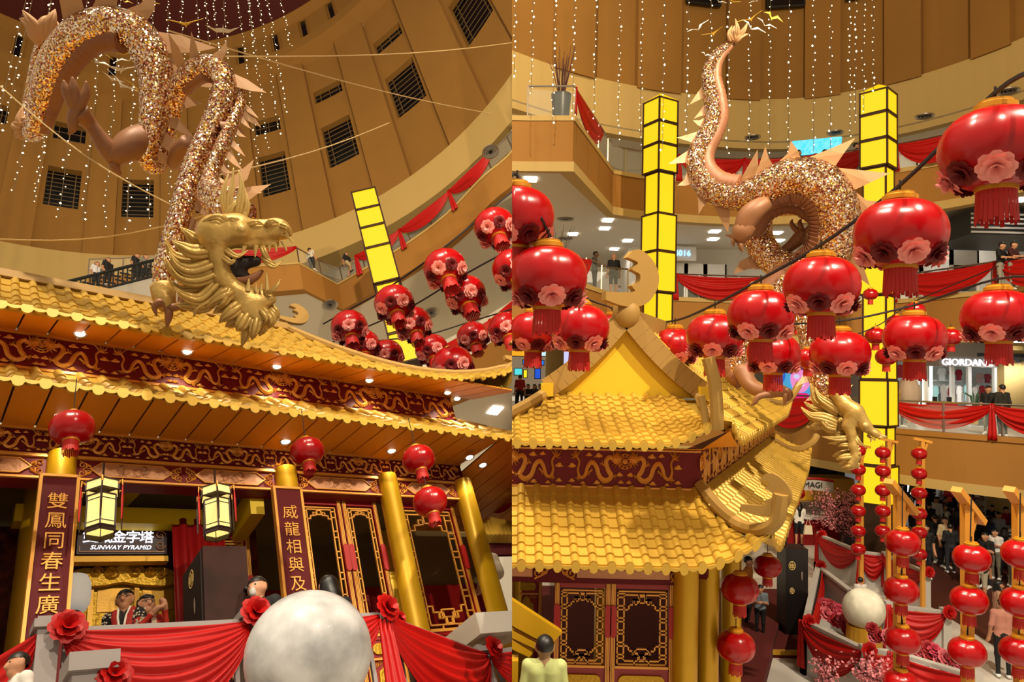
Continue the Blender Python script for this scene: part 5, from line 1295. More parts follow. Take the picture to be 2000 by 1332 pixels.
limb(d2, PF, 'rear_foot', [(1490, 560, 15.2, 9), (1470, 556, 15.2, 7), (1464, 570, 15.2, 4)], m_skin)
HD2 = 13.5; q2 = HD2/FPX
def z3(zx, zy): return (1560+zx*.1727, 700+zy*.1727)
def h2(zx, zy, dz=0): return PR(*z3(zx, zy), D=HD2+dz)
s2 = []
def cap2(p, q, r0, r1):
    for s in (-1, 1): s2.append((h2(*p, s*.1), h2(*q, s*.1), r0*.1727*q2, r1*.1727*q2, 0))
cap2((400, 380), (520, 520), 60, 70); cap2((520, 520), (640, 600), 70, 75); cap2((640, 600), (760, 760), 75, 55); cap2((760, 780), (860, 850), 45, 30); cap2((860, 850), (980, 890), 30, 18)
cap2((600, 640), (560, 760), 70, 60); cap2((560, 760), (600, 860), 45, 40); cap2((590, 850), (620, 1000), 40, 38); cap2((620, 1000), (650, 1120), 40, 34); cap2((640, 1120), (600, 1190), 40, 50)
part(d2, 'head', blob(s2, .022, .025), m_dgold, smooth=180)
part(d2, 'eye', MB().ball(h2(755, 755, -.2), .045, 10), m_tooth, smooth=True)
def locks2(name, rows, m, grooves=3, dz=-.1):
    for k, (q, w) in enumerate(rows): part(d2, name, lock_mb(PF, [z3(*p) for p in q], HD2, w*.1727, dz if k % 2 else -dz*.6, grooves=grooves), m, smooth=180)
locks2('mane_lock', [([(430, 640), (300, 560), (190, 470), (130, 280)], 62), ([(460, 600), (330, 520), (230, 440), (180, 320)], 56), ([(460, 680), (320, 600), (170, 570), (60, 490)], 60), ([(440, 740), (280, 680), (140, 650), (25, 550)], 60), ([(440, 760), (300, 740), (180, 770), (80, 775)], 50), ([(420, 790), (330, 770), (240, 690), (110, 690)], 52), ([(520, 640), (420, 560), (350, 500), (290, 380)], 56), ([(540, 640), (450, 520), (400, 430), (330, 350)], 52), ([(480, 700), (380, 610), (280, 560), (120, 460)], 46), ([(520, 660), (500, 560), (430, 480), (380, 400)], 44)], m_dgold, 4)
locks2('cheek_frill', [([(540, 640), (530, 600), (530, 560)], 50), ([(480, 720), (470, 690), (450, 700)], 44), ([(560, 840), (420, 860), (300, 830)], 56), ([(560, 900), (420, 910), (260, 885)], 50), ([(570, 950), (460, 960), (330, 960)], 44), ([(640, 870), (680, 950), (770, 1000)], 44), ([(610, 800), (660, 860), (640, 930)], 36), ([(580, 980), (500, 980), (440, 1000)], 36)], m_dgold, 2)
locks2('beard_lock', [([(620, 1080), (480, 1080), (380, 1110)], 56), ([(630, 1120), (500, 1130), (420, 1140)], 56), ([(640, 1160), (540, 1180), (450, 1190)], 52), ([(650, 1190), (560, 1220), (480, 1240)], 50), ([(640, 1040), (560, 1060), (520, 1040)], 40), ([(660, 1060), (690, 1090), (700, 1080)], 30), ([(650, 1180), (660, 1220), (640, 1240)], 36)], m_dgold, 3)
locks2('horn', [([(450, 420), (420, 320), (400, 240)], 50), ([(500, 400), (540, 350), (610, 300)], 44), ([(480, 380), (500, 300), (540, 220)], 46), ([(520, 470), (540, 440), (520, 380)], 36), ([(600, 540), (560, 440), (530, 400)], 34)], m_tooth, 2)
locks2('snout_frill', [([(760, 790), (820, 810), (870, 840)], 30), ([(800, 830), (860, 820), (920, 830)], 24), ([(780, 870), (820, 900), (810, 950)], 26), ([(860, 880), (930, 890), (990, 890)], 26), ([(830, 800), (880, 810), (930, 850)], 24)], m_dgold, 2)
for a, b in (((820, 900), (815, 945)), ((860, 900), (858, 935)), ((650, 1010), (700, 960)), ((660, 1040), (700, 1010))): part(d2, 'fang', MB().tube([h2(*a, -.12), h2(*b, -.12)], [.03, .006], 7), m_tooth, smooth=True)
# ------------------------------------------------------------------ people: one continuous body per pose, clothes by region, hair as a child
J0 = dict(hip=(.09, 0, .92), sh=(.175, .01, 1.40), elb=(.235, .04, 1.13), wri=(.245, -.04, .88), knee=(.1, -.01, .5), ank=(.1, .03, .08), toe=(.115, -.15, .035), head=(0, -.012, 1.585))
POSES = {
    'stand': {},
    'phone': dict(elbL=(-.22, .03, 1.12), wriL=(-.07, -.24, 1.2), elbR=(.22, .03, 1.12), wriR=(.08, -.26, 1.22), head=(0, -.04, 1.575)),
    'rail': dict(elbL=(-.24, -.12, 1.15), wriL=(-.16, -.36, 1.12), elbR=(.24, -.12, 1.15), wriR=(.16, -.36, 1.12), head=(0, -.05, 1.575)),
    'walk': dict(kneeL=(-.09, -.16, .52), ankL=(-.09, -.14, .1), toeL=(-.1, -.32, .06), kneeR=(.09, .06, .5), ankR=(.09, .26, .12), toeR=(.1, .12, .035), elbL=(-.23, .12, 1.14), wriL=(-.23, .12, .9), elbR=(.23, -.05, 1.13), wriR=(.22, -.2, .93)),
    'chin': dict(elbL=(-.24, -.02, 1.12), wriL=(-.02, -.2, 1.36), elbR=(.26, -.04, 1.13), wriR=(.16, -.2, 1.42), head=(0, -.03, 1.58)),
    'sit': dict(hip=(.09, 0, .5), shd=-.42, kneeL=(-.11, -.42, .5), ankL=(-.11, -.4, .08), toeL=(-.11, -.58, .035), kneeR=(.11, -.42, .5), ankR=(.11, -.4, .08), toeR=(.11, -.58, .035), elbL=(-.24, -.05, .74), wriL=(-.12, -.3, .76), elbR=(.24, -.05, .74), wriR=(.12, -.3, .76)),
}
def body_blob(pose, h=.0125):
    o = POSES[pose]; dz = o.get('shd', 0)
    def j(n, s):
        k = n+('L' if s < 0 else 'R')
        if k in o: return np.array(o[k], float)
        b = np.array(o.get(n, J0[n]), float)
        if n in ('sh', 'elb', 'wri') and n not in o: b = b+np.array((0, 0, dz))
        return b*np.array((s, 1, 1))
    hd = np.array(o.get('head', J0['head']))+np.array((0, 0, dz if pose == 'sit' else 0)); P = []
    def a(p, q, r0, r1, m): P.append((tuple(p), tuple(q), r0, r1, m))
    hz = np.array(o.get('hip', J0['hip']))[2]
    a(hd+(0, .012, .045), hd+(0, .0, .0), .088, .084, 0); a(hd+(0, -.015, -.03), hd+(0, -.03, -.075), .07, .048, 0)
    a(hd+(0, -.09, .0), hd+(0, -.105, -.025), .012, .016, 0)
    for s in (-1, 1): a(hd+(s*.086, .01, -.02), hd+(s*.088, .012, .015), .018, .02, 0)
    a(hd+(0, .02, -.07), (0, .02, 1.42+dz), .05, .055, 0)
    for s in (-1, 1):
        sh = j('sh', s); el = j('elb', s); wr = j('wri', s); hp = j('hip', s); kn = j('knee', s); an = j('ank', s); to = j('toe', s)
        a((s*.08, .015, 1.34+dz), (s*.075, .01, hz+.2), .105, .092, 1); a((s*.06, .01, hz+.2), (s*.075, .01, hz+.02), .095, .105, 1 if True else 2)
        a((s*.03, .02, 1.41+dz), sh, .06, .06, 1); a(sh, el, .06, .044, 1); a(el, wr, .041, .03, 4)
        d = (wr-el)/np.linalg.norm(wr-el); side = np.cross(d, (0, 0, 1.)) if abs(d[2]) < .8 else np.array((0., 1., 0.)); side = side/np.linalg.norm(side); nr = np.cross(d, side)
        pm_ = wr+d*.075; a(wr+d*.02, pm_, .027, .03, 0)
        for f, L in ((-1.5, .06), (-.5, .075), (.5, .078), (1.5, .068)):
            b = pm_+side*f*.019; q = b+d*L*.6+nr*.008; a(b, q, .0115, .0105, 0); a(q, q+d*L*.45+nr*.025, .0105, .009, 0)
        th = wr+d*.03-side*.03; a(th, th+d*.035-side*.022+nr*.015, .013, .011, 0)
        a((s*.09, .01, hz-.02), kn, .098, .06, 2); a(hp, (s*.05, .02, hz+.02), .1, .1, 2); a(kn, an, .056, .038, 5); a(an, to, .042, .034, 3); a(an+(0, .03, -.02), an, .035, .04, 3)
    return blob(P, h, .014)
BODY = {}
def bodymesh(pose, h=.0125):
    k = (pose, h)
    if k not in BODY:
        mb = body_blob(pose, h); BODY[k] = mb.mesh('person_'+pose, [mat('skin', '#b98463', .55)]*6, smooth=180)
    return BODY[k]
def hair_mesh(kind):
    if kind in BODY: return BODY[kind]
    b = MB().ball((0, .012, 1.622), .104, 18, (.96, 1.08, 1.0))
    keep = []
    for f in b.f:
        c = sum((b.v[i] for i in f), V())/len(f)
        if not (c.y < -.035 and c.z < 1.648) and c.z > (1.56 if c.y > -.01 else 1.6): keep.append(f)
    b.f = keep; b.m = [0]*len(keep)
    if kind == 'long':
        b.merge(blob([((0, .05, 1.62), (0, .075, 1.45), .085, .085, 0), ((0, .085, 1.45), (0, .1, 1.2), .085, .06, 0), ((-.07, .05, 1.6), (-.085, .03, 1.42), .04, .04, 0), ((.07, .05, 1.6), (.085, .03, 1.42), .04, .04, 0)], .02, .02))
    if kind == 'bob':
        b.merge(blob([((0, .05, 1.62), (0, .06, 1.47), .085, .08, 0), ((-.075, .02, 1.63), (-.09, -.02, 1.46), .035, .035, 0), ((.075, .02, 1.63), (.09, -.02, 1.46), .035, .035, 0), ((-.05, -.07, 1.66), (.05, -.07, 1.66), .025, .025, 0)], .016, .016))
    if kind == 'tail':
        b.merge(blob([((0, .1, 1.63), (0, .15, 1.55), .03, .035, 0), ((0, .15, 1.55), (0, .13, 1.38), .035, .015, 0)], .016, .012))
    if kind == 'cap':
        b.merge(blob([((-.05, -.1, 1.66), (.05, -.1, 1.66), .018, .018, 0), ((-.04, -.15, 1.65), (.04, -.15, 1.65), .014, .014, 0)], .012, .012))
    BODY[kind] = b.mesh('hair_'+kind, m_hair, smooth=180); return BODY[kind]
m_hair = mat('black_hair', '#0b0807', .45); m_eye = mat('dark_eyes', '#120a08', .3)
EYES = MB().ball((-.034, -.092, 1.603), .011, 8).ball((.034, -.092, 1.603), .011, 8).mesh('eyes', m_eye)
LIPS = MB().ball((0, -.093, 1.53), .014, 8, (1.6, .5, .45)).mesh('mouth', mat('lips', '#8a3f36', .5))
_cm = {}
def cmat(c, rough=.8):
    if c not in _cm: _cm[c] = mat('cloth_'+c.strip('#'), c, rough)
    return _cm[c]
def person(P, rz, H, label, top='#111111', bottom='#17181c', skin='#b98463', shoes='#d8d8d8', hair='short', pose='stand', sleeves=False, shorts=False, group=None, h=.0125):
    s = H/1.7
    o = bpy.data.objects.new('person', bodymesh(pose, h)); COL.objects.link(o)
    o.matrix_world = FR @ Matrix.Translation(P) @ Matrix.Rotation(rz, 4, 'Z') @ Matrix.Scale(s, 4)
    tag(o, label, 'person', group); _side(o)
    cs = [cmat(skin, .55), cmat(top), cmat(bottom), cmat(shoes), cmat(top) if sleeves else cmat(skin, .55), cmat(skin, .55) if shorts else cmat(bottom)]
    for i, m in enumerate(cs): o.material_slots[i].link = 'OBJECT'; o.material_slots[i].material = m
    hd = V(POSES[pose].get('head', J0['head'])); dz = POSES[pose].get('shd', 0); off = Matrix.Translation(V((0, hd.y-J0['head'][1], hd.z-J0['head'][2]+dz)))
    if hair != 'bald': part(o, 'hair', hair_mesh(hair), None, local=True, M=off)
    part(o, 'eyes', EYES, None, local=True, M=off); part(o, 'mouth', LIPS, None, local=True, M=off)
    return o
def face_to(P, Q): return atan2(Q[0]-P[0], -(Q[1]-P[1]))      # rz so that local -Y looks from P to Q
# ================================================================== LEFT HALF: railing, drapes, moon, inner room, people
use(FRAME_L)
RZL = 4.35
m_rail = mat('grey_painted_rail', '#8d8583', .6)
def rosette(P, r, N, label, group):
    root = single('rosette', flower_mb(r).xf(Matrix.Translation(P) @ V(N).to_track_quat('Z', 'Y').to_matrix().to_4x4()), m_cloth, label, 'rosette', group, smooth=180)
    return root
def post(P, z0, z1, w, label, group):
    root = thing('railing_post', label, 'railing post', (P[0], P[1], z0), group=group)
    part(root, 'shaft', MB().box(P[0]-w/2, P[0]+w/2, P[1]-w/2, P[1]+w/2, z0, z1-.1), m_rail)
    part(root, 'cap', MB().box(P[0]-w*.7, P[0]+w*.7, P[1]-w*.7, P[1]+w*.7, z1-.1, z1-.03).box(P[0]-w*.55, P[0]+w*.55, P[1]-w*.55, P[1]+w*.55, z1-.03, z1), m_rail)
pA, pB, pC = V((.98, 6.95, 0)), V((2.66, 6.98, 0)), V((4.05, 7.0, 0))
pD, pE = V((6.45, 8.55, 0)), V((8.2, 8.3, 0))
for P, lb in ((pA, 'grey railing post in front of the tall first couplet board'), (pB, 'grey railing post between the wide red swag and the white moon globe'), (pD, 'grey railing post with a rosette below the last gold columns')):
    post(P, 2.6, RZL+.1, .16, lb, 'grey railing posts')
for a, b, lb in ((pA, pB, 'grey railing with wide red swag below the costumed couple'), (pB, pC, 'grey railing behind the white moon globe'), (pC, pD, 'grey railing running back to the last gold columns'), (pD, pE, 'short grey railing right of the last columns')):
    root = thing('railing', lb, 'railing', (a.x, a.y, 2.6))
    part(root, 'top_rail', MB().beam(a+V((0, 0, RZL-.03)), b+V((0, 0, RZL-.03)), .12, .07), m_rail)
    part(root, 'bottom_rail', MB().beam(a+V((0, 0, 3.3)), b+V((0, 0, 3.3)), .1, .08), m_rail)
    d = (b-a).normalized(); n = max(2, int((b-a).length/.25))
    for i in range(n): q = a+(b-a)*(i+.5)/n; part(root, 'baluster', MB().box(q.x-.02, q.x+.02, q.y-.02, q.y+.02, 3.3, RZL-.06), m_rail)
O = V((0, -1, 0))
def z(P, dz=0): return V((P.x, P.y, RZL+dz))
swag(z(pA, -.04)+V((.1, -.1, 0)), z(pB, -.04)+V((-.02, -.1, 0)), .82, 'wide red satin swag across the railing below the costumed couple', 'red satin swags', .12, folds=9, out=O)
swag(z(pA, -.02)+V((-.06, -.05, 0)), z(pA, -.25)+V((-.75, .6, 0)), .7, 'red satin swag falling from the railing post beside the child', 'red satin swags', .1, folds=4, out=O)
swag(z(pB, -.04)+V((.05, -.1, 0)), z(pC, -.04)+V((-.02, -.1, 0)), .6, 'red satin swag mostly hidden by the moon globe', 'red satin swags', .12, folds=6, out=O)
n2 = V((.5, -.86, 0))
swag(z(pC, -.04)+n2*.1, z(pD, -.04)+n2*.1, .95, 'long red satin swag along the receding railing under the columns', 'red satin swags', .1, folds=7, out=n2)
swag(z(pD, -.06)+n2*.14, z(pE, -.1)+O*.14, .8, 'red satin swag right of the last rosette', 'red satin swags', .1, folds=6, out=O)
for P, lb in ((pB, 'straight red satin fall hanging from the post beside the moon'), (pC, 'straight red satin fall hanging from the corner rosette right of the moon')):
    def fn(u, v): return z(P)+V(((u-.5)*(.14+.22*v)+(.06 if P is pB else .02), -.13-.03*sin(u*6*pi), -.1-v*1.5))
    single('drape_tail', MB().grid(fn, 12, 8, thick=(0, .01, 0)), m_cloth, lb, 'drape', 'red satin falls', smooth=180)
for P, N, r, lb in ((z(pA, -.04)+V((.12, -.16, 0)), (0, -1, .1), .15, 'red satin rosette on the post before the tall first couplet board'), (z(pB, .02)+V((.02, -.16, 0)), (0, -1, .1), .16, 'red satin rosette on the post right of the wide swag'), (z(pC, .02)+n2*.14, (.3, -1, .1), .16, 'red satin rosette at the railing corner right of the moon'), (z(pC, .02)+V((.35, .12, -.02)), (.3, -1, .1), .09, 'small red rosette behind the railing corner'), (z(pD, .0)+n2*.2, (.3, -1, .1), .17, 'red satin rosette on the far railing post below the columns')):
    rosette(P, r, N, lb, 'red satin rosettes')
# lower step post with cap near the bottom edge
st = PL(174, 1318, Y=5.6)
root = thing('step_pier', 'grey square pier with a cap, below the wide red swag', 'pier', (st.x, st.y, 0))
part(root, 'shaft', MB().box(st.x-.12, st.x+.12, st.y-.12, st.y+.12, 0, st.z), m_rail)
part(root, 'cap', MB().box(st.x-.15, st.x+.15, st.y-.16, st.y+.16, st.z-.02, st.z+.1), m_rail)
rosette(PL(222, 1318, Y=5.5), .12, (0, -1, .1), 'red satin rosette beside the grey pier', 'red satin rosettes')
# moon globe
m_moon = mat('white_marbled_globe', '#d6d8da', .38, col2='#8e9092', nscale=3.2, coat=.2)
MC = PL(603, 1279, Y=5.0); mr = 121*MC.length/FPX*.80
root = thing('moon_globe', 'large glossy white moon globe in front of the railing', 'globe', MC-V((0, 0, mr)))
part(root, 'globe', MB().ball(MC, mr, 48), m_moon, smooth=180)
part(root, 'stand', MB().lathe([(mr*.5, 0), (mr*.5, .1), (mr*.25, .2), (mr*.25, MC.z-mr*.9)], 20, (MC.x, MC.y, 0)), m_rail, smooth=30)
# ---- inner room
k10 = lambda p, Y: PL(*p, Y=Y)
BX0, BX1 = .9, 4.0
part(pav, 'inner_back_wall', MB().box(.2, 4.4, 10.95, 11.05, PZ, 7.5), m_pattern)
m_rose = mat('rose_gold_fret_wall', '#7a2c1c', .5, col2='#c07a4a', nscale=14)
part(pav, 'fret_wall_band', MB().box(1.55, 3.3, 10.85, 10.95, 6.1, 6.75), m_rose)
scr = thing('gold_screen', 'carved yellow-gold throne screen behind the costumed couple', 'carved screen', (2.4, 10.4, PZ))
a = PL(138, 1135, Y=10.3); b = PL(372, 1135, Y=10.3)
part(scr, 'panel_board', MB().box(a.x-.3, b.x+.4, 10.35, 10.45, PZ, a.z-.05), m_screengold)
for i in range(4):
    x0 = a.x-.3+(b.x-a.x+.7)*i/4; x1 = a.x-.3+(b.x-a.x+.7)*(i+1)/4
    part(scr, 'stile', MB().box(x0-.03, x0+.03, 10.3, 10.36, PZ, a.z-.02), m_gold)
    part(scr, 'carved_panel', MB().box(x0+.08, x1-.08, 10.32, 10.36, 4.9, a.z-.5), m_screengold); part(scr, 'upper_panel', MB().box(x0+.08, x1-.08, 10.33, 10.36, a.z-.42, a.z-.1), m_gold)
cx = PL(240, 1120, Y=10.25)
crest = []
for q in curve_pts([(-.56, -.18), (-.62, .0), (-.45, .1), (-.25, .08), (-.16, .2), (-.1, .28), (0, .36), (.1, .28), (.16, .2), (.25, .08), (.45, .1), (.62, 0), (.56, -.18), (.2, -.16), (0, -.12), (-.2, -.16)], 3): crest.append((cx.x+q[0]*1.05, 10.3, cx.z-.02+q[1]*.95))
cr_ = part(scr, 'crest', MB().prism(crest, (0, -.08, 0)), m_screengold)
mb = MB(); 
for sx in (-1, 1):
    for i, (dx, dz, r) in enumerate(((.15, .0, .1), (.33, .0, .08), (.48, -.06, .06))): spiral(mb, (sx*dx, dz), r, 1.5, sx*(-1)**i, 0, .035, 0, .05)
disc(mb, (0, .1), .12, .12, 0, .09, 14); star(mb, (0, .2), .03, .16, 9, .2, 2.9, 0, .05)
part(scr, 'crest_scrolls', mb.xf(Matrix.Translation((cx.x, 10.21, cx.z))), m_gold)
c2 = PL(372, 1128, Y=10.25); part(scr, 'side_crest', MB().prism([(c2.x-.35, 10.3, c2.z-.1), (c2.x-.2, 10.3, c2.z), (c2.x-.05, 10.3, c2.z+.16), (c2.x+.2, 10.3, c2.z+.1), (c2.x+.4, 10.3, c2.z-.1)], (0, -.07, 0)), m_screengold)
# sign
s0 = PL(152, 1032, Y=10.0); s1_ = PL(325, 1084, Y=10.0)
sg = thing('lit_sign', 'dark lacquer sign with lit white Chinese characters above the gold screen', 'sign', (s0.x, 10, s1_.z))
part(sg, 'board', MB().box(s0.x, s1_.x, 9.97, 10.05, s1_.z, s0.z), mat('dark_lacquer', '#2a0d0d', .35))
m_litw = mat('lit_white_lettering', '#ffffff', emit=1.3, ecol='#f4f6ff'); cxs = (s0.x+s1_.x)/2; czs = (s0.z+s1_.z)/2
RX90 = Matrix.Rotation(radians(90), 4, 'X')
for i, ch in enumerate('雙威金字塔'): part(sg, 'lit_character', text_mb(ch, .19, .006), m_litw, M=Matrix.Translation((cxs-.06+(i-2)*.172, 9.955, czs+.04)) @ RX90)
part(sg, 'lit_lettering', text_mb('SUNWAY PYRAMID', .085, .005, .25), m_litw, M=Matrix.Translation((cxs-.03, 9.955, czs-.105)) @ RX90)
mb = MB(); h_ = (s0.z-s1_.z)/2-.03; w_ = (s1_.x-s0.x)/2-.03
for A_, B_ in (((-w_, -h_), (w_, -h_)), ((-w_, h_), (w_, h_)), ((-w_, -h_), (-w_, -h_+.08))): mb.beam((cxs+A_[0], 9.96, czs+A_[1]), (cxs+B_[0], 9.96, czs+B_[1]), .008, .008)
part(sg, 'border', mb, m_orn2)
mb = MB(); spiral(mb, (0, .08), .07, 1.3, 1, 0, .014); spiral(mb, (0, -.07), .07, 1.3, -1, 0, .014); part(sg, 'scroll', mb.xf(Matrix.Translation((s1_.x-.09, 9.95, czs))), m_orn2)
part(pav, 'inner_rail', MB().box(s0.x-.1, s1_.x+.02, 9.98, 10.1, s1_.z-.1, s1_.z-.02), m_gold)
# curtains
def curtain(x0, x1, y, z0, z1, label, lean=0):
    n = int((x1-x0)/.05)
    def fn(u, v): return V((x0+(x1-x0)*u+lean*v, y+.035*sin(u*n*1.6), z1+(z0-z1)*v))
    single('curtain', MB().grid(fn, n*3, 4, thick=(0, .01, 0)), m_cloth2, label, 'curtain', smooth=180)
curtain(2.75, 3.45, 9.75, PZ, 7.0, 'dark red velvet curtain beside the second palace lantern', .1)
curtain(1.1, 1.45, 10.1, PZ, 7.0, 'dark red velvet curtain behind the first couplet board')
# palace lanterns
m_paper = mat('lit_cream_silk', '#b8a860', emit=.8, ecol='#ffe28a'); m_wood = mat('dark_lantern_wood', '#2a1209', .45)
def palace_lantern(P, label):
    root = thing('palace_lantern', label, 'lantern', P)
    R6 = lambda r, zz, k: V((P.x+r*cos(pi/3*k+.3), P.y+r*sin(pi/3*k+.3), P.z+zz))
    for r, za, zb, nm in ((.165, .06, .46, 'silk_pane'), (.19, .52, .64, 'crown_pane')):
        fr = MB()
        for k in range(6):
            fr.beam(R6(r, za, k), R6(r, zb, k), .016, .016)
            for zz in (za, zb): fr.beam(R6(r, zz, k), R6(r, zz, k+1), .016, .016)
            if nm == 'silk_pane': fr.beam(R6(r, .12, k), R6(r, .12, k+1), .008, .008); fr.beam(R6(r, .4, k), R6(r, .4, k+1), .008, .008)
        f = part(root, 'frame', fr, m_wood)
        for k in range(6): part(f, nm, MB().add([R6(r*.97, za, k), R6(r*.97, za, k+1), R6(r*.97, zb, k+1), R6(r*.97, zb, k)], [(0, 1, 2, 3)]), m_paper)
    part(root, 'roof', MB().add([R6(.2, .64, k) for k in range(6)]+[P+V((0, 0, .72))], [(k, (k+1) % 6, 6) for k in range(6)]), m_wood)
    for k in range(6):
        part(root, 'bracket', MB().tube([R6(.19, .6, k), R6(.235, .63, k), R6(.24, .56, k)], [.014, .012, .006], 6), m_orn)
        part(root, 'tassel', MB().tube([R6(.24, .56, k), R6(.24, .36, k), R6(.24, .12, k)], [.006, .014, .008], 6), m_fringe if k % 2 else m_wood)
        part(root, 'apron', MB().beam(R6(.16, .03, k), R6(.16, .03, k+1), .012, .05), m_wood)
    part(root, 'chain', MB().cyl(P+V((0, 0, .7)), P+V((0, 0, .95)), .012, 6), m_wood)
palace_lantern(PL(195, 1046, Y=8.3), 'hexagonal lit palace lantern beside the tall first couplet board')
palace_lantern(PL(425, 1048, Y=8.3), 'hexagonal lit palace lantern above the dark wooden cabinet')
wl = PL(143, 1160, Y=9.6)
root = thing('paper_lantern', 'white oblong paper lantern half behind the first couplet board', 'lantern', wl)
part(root, 'shade', MB().lathe([(.06, -.22), (.15, -.2), (.185, -.12), (.19, 0), (.185, .12), (.15, .2), (.06, .22)], 24, wl), mat('white_paper_lit', '#cfcbbd', emit=.35), smooth=180)
part(root, 'base', MB().lathe([(.1, -.24), (.12, -.5), (.14, PZ-wl.z)], 16, wl), m_wood)
# cabinet
def emblem_mb(r):
    mb = MB(); n = 14
    ribbon(mb, [(cos(2*pi*i/n)*r*.8, sin(2*pi*i/n)*r) for i in range(n+1)], [r*.18]*(n+1), 0, .004)
    for z_ in (-.4, 0, .4): ribbon(mb, [(-r*.6, z_*r), (r*.6, z_*r)], [r*.15]*2, 0, .004)
    ribbon(mb, [(0, -r*.8), (0, r*.8)], [r*.15]*2, 0, .004); ribbon(mb, [(-r*.4, -r*.4), (-r*.4, r*.4)], [r*.13]*2, 0, .004); ribbon(mb, [(r*.4, -r*.4), (r*.4, r*.4)], [r*.13]*2, 0, .004)
    return mb
root = thing('cabinet', 'tall dark wooden cabinet behind the railing beside the costumed couple', 'cabinet', (2.73, 8.0, PZ))
m_cab = mat('dark_walnut_grain', '#3a1d15', .6, col2='#22100c', nscale=2, spec=.15)
part(root, 'carcass', MB().box(2.49, 2.97, 7.7, 8.4, PZ, 5.52), m_cab)
part(root, 'side_door', MB().box(2.472, 2.49, 7.74, 8.36, PZ+.05, 5.48), mat('black_brown_panel', '#1d1512', .6, spec=.15))
part(root, 'knob', MB().ball((2.93, 7.68, 5.0), .028, 10), m_black, smooth=True)
part(root, 'seal_emblem', emblem_mb(.1), m_tooth, M=Matrix.Translation((2.468, 8.05, 5.3)) @ Matrix.Rotation(-pi/2, 4, 'Z'))
part(root, 'door_pull', MB().ball((2.466, 7.95, 4.95), .05, 12, (.15, .4, 1.9)), m_steel, smooth=True)
# ---- people on the platform
man = person(V((PL(245, 1150, Y=9.55).x, 9.55, 4.12)), -.45, 1.75, 'man in a dark patterned robe with red lapels and white collar, smiling at his neighbour', '#191314', '#191314', '#b07a55', '#111111', 'short', 'stand', True, h=.009)
wom = person(V((PL(285, 1162, Y=9.5).x, 9.5, 4.12)), .1, 1.65, 'woman with glasses and black bob in an orange-red robe, hand at her chin', '#a8200f', '#a8200f', '#b98463', '#111111', 'bob', 'chin', True, h=.009)
m_lap = mat('red_lapel', '#9e1a12', .7); m_coll = mat('white_collar', '#e8e2d4', .8); m_spot = mat('robe_flower_spots', '#b9ad96', .8)
mb = MB(); mb.tube([(-.1, -.03, 1.47), (-.075, -.12, 1.34), (-.04, -.135, 1.15), (-.03, -.13, .95)], [.03, .04, .045, .045], 8, flat=.3, up=(0, -1, 0)); mb.tube([(.1, -.03, 1.47), (.075, -.12, 1.34), (.05, -.135, 1.15), (.04, -.13, .95)], [.03, .04, .045, .045], 8, flat=.3, up=(0, -1, 0)); part(man, 'lapel', mb, m_lap, local=True, smooth=True)
mb = MB(); mb.tube([(-.065, -.02, 1.49), (-.045, -.125, 1.34), (-.01, -.15, 1.15), (0, -.145, .95)], .013, 6); mb.tube([(.065, -.02, 1.49), (.045, -.125, 1.34), (.02, -.15, 1.15), (.01, -.145, .95)], .013, 6); part(man, 'collar', mb, m_coll, local=True, smooth=True)
mb = MB(); rnd = random.Random(5)
for i in range(70):
    s = rnd.choice((-1, 1)); x = s*rnd.uniform(.11, .24); zz = rnd.uniform(1.0, 1.42); mb.ball((x, -.085-.03*rnd.random()*(1 if abs(x) < .17 else -.6), zz), .012, 6, (1, .4, 1))
part(man, 'robe_flowers', mb, m_spot, local=True, kind='stuff')
mb = MB(); mb.tube([(-.09, -.03, 1.46), (-.05, -.125, 1.3), (0, -.14, 1.1)], [.03, .035, .03], 8, flat=.3, up=(0, -1, 0)); mb.tube([(.09, -.03, 1.46), (.06, -.125, 1.3), (.02, -.14, 1.1)], [.03, .035, .03], 8, flat=.3, up=(0, -1, 0)); part(wom, 'lapel', mb, mat('cream_lapel', '#b9a184', .8), local=True, smooth=True)
def glasses(o, dz=0, dy=0):
    mb = MB()
    for s in (-1, 1): mb.tube([(s*.035+.026*cos(2*pi*i/12), -.108+dy, 1.602+dz+.02*sin(2*pi*i/12)) for i in range(13)], .0035, 5, cap=False)
    mb.tube([(-.01, -.11+dy, 1.605+dz), (.01, -.11+dy, 1.605+dz)], .0035, 5)
    for s in (-1, 1): mb.tube([(s*.06, -.105+dy, 1.605+dz), (s*.09, 0+dy, 1.61+dz)], .003, 5)
    part(o, 'glasses', mb, m_black, local=True)
glasses(man); glasses(wom, -.005, -.018)
for o, c in ((man, 0), (wom, 0)):
    off = 0 if o is man else -.018
    mb = MB(); mb.tube([(-.055, -.098+off, 1.625), (-.035, -.104+off, 1.632), (-.015, -.104+off, 1.627)], .004, 5); mb.tube([(.055, -.098+off, 1.625), (.035, -.104+off, 1.632), (.015, -.104+off, 1.627)], .004, 5); part(o, 'eyebrows', mb, m_hair, local=True)
mk = person(V((2.98, 7.5, PZ)), -.9, 1.78, 'man in a black coat with a face mask beside the dark cabinet', '#0c0b0d', '#0c0b0d', '#b98463', '#111111', 'short', 'stand', True)
mb = blob([((0, -.095, 1.55), (0, -.09, 1.52), .035, .035, 0)], .01, .01); part(mk, 'face_mask', mb, mat('pale_mask', '#b9b4b0', .8), local=True, smooth=180)
person(V((3.72, 7.35, PZ)), pi, 1.7, 'person with long black hair seen from behind beyond the moon globe', '#0a0909', '#0a0909', '#b98463', '#111111', 'long', 'stand', True)
kp = PL(36, 1278, Y=6.2); person(V((kp.x, kp.y, kp.z-1.15)), -1.2, 1.15, 'small child in a white shirt beside the red drape and gold column', '#d8d4cc', '#333333', '#b98463', '#dddddd', 'short')
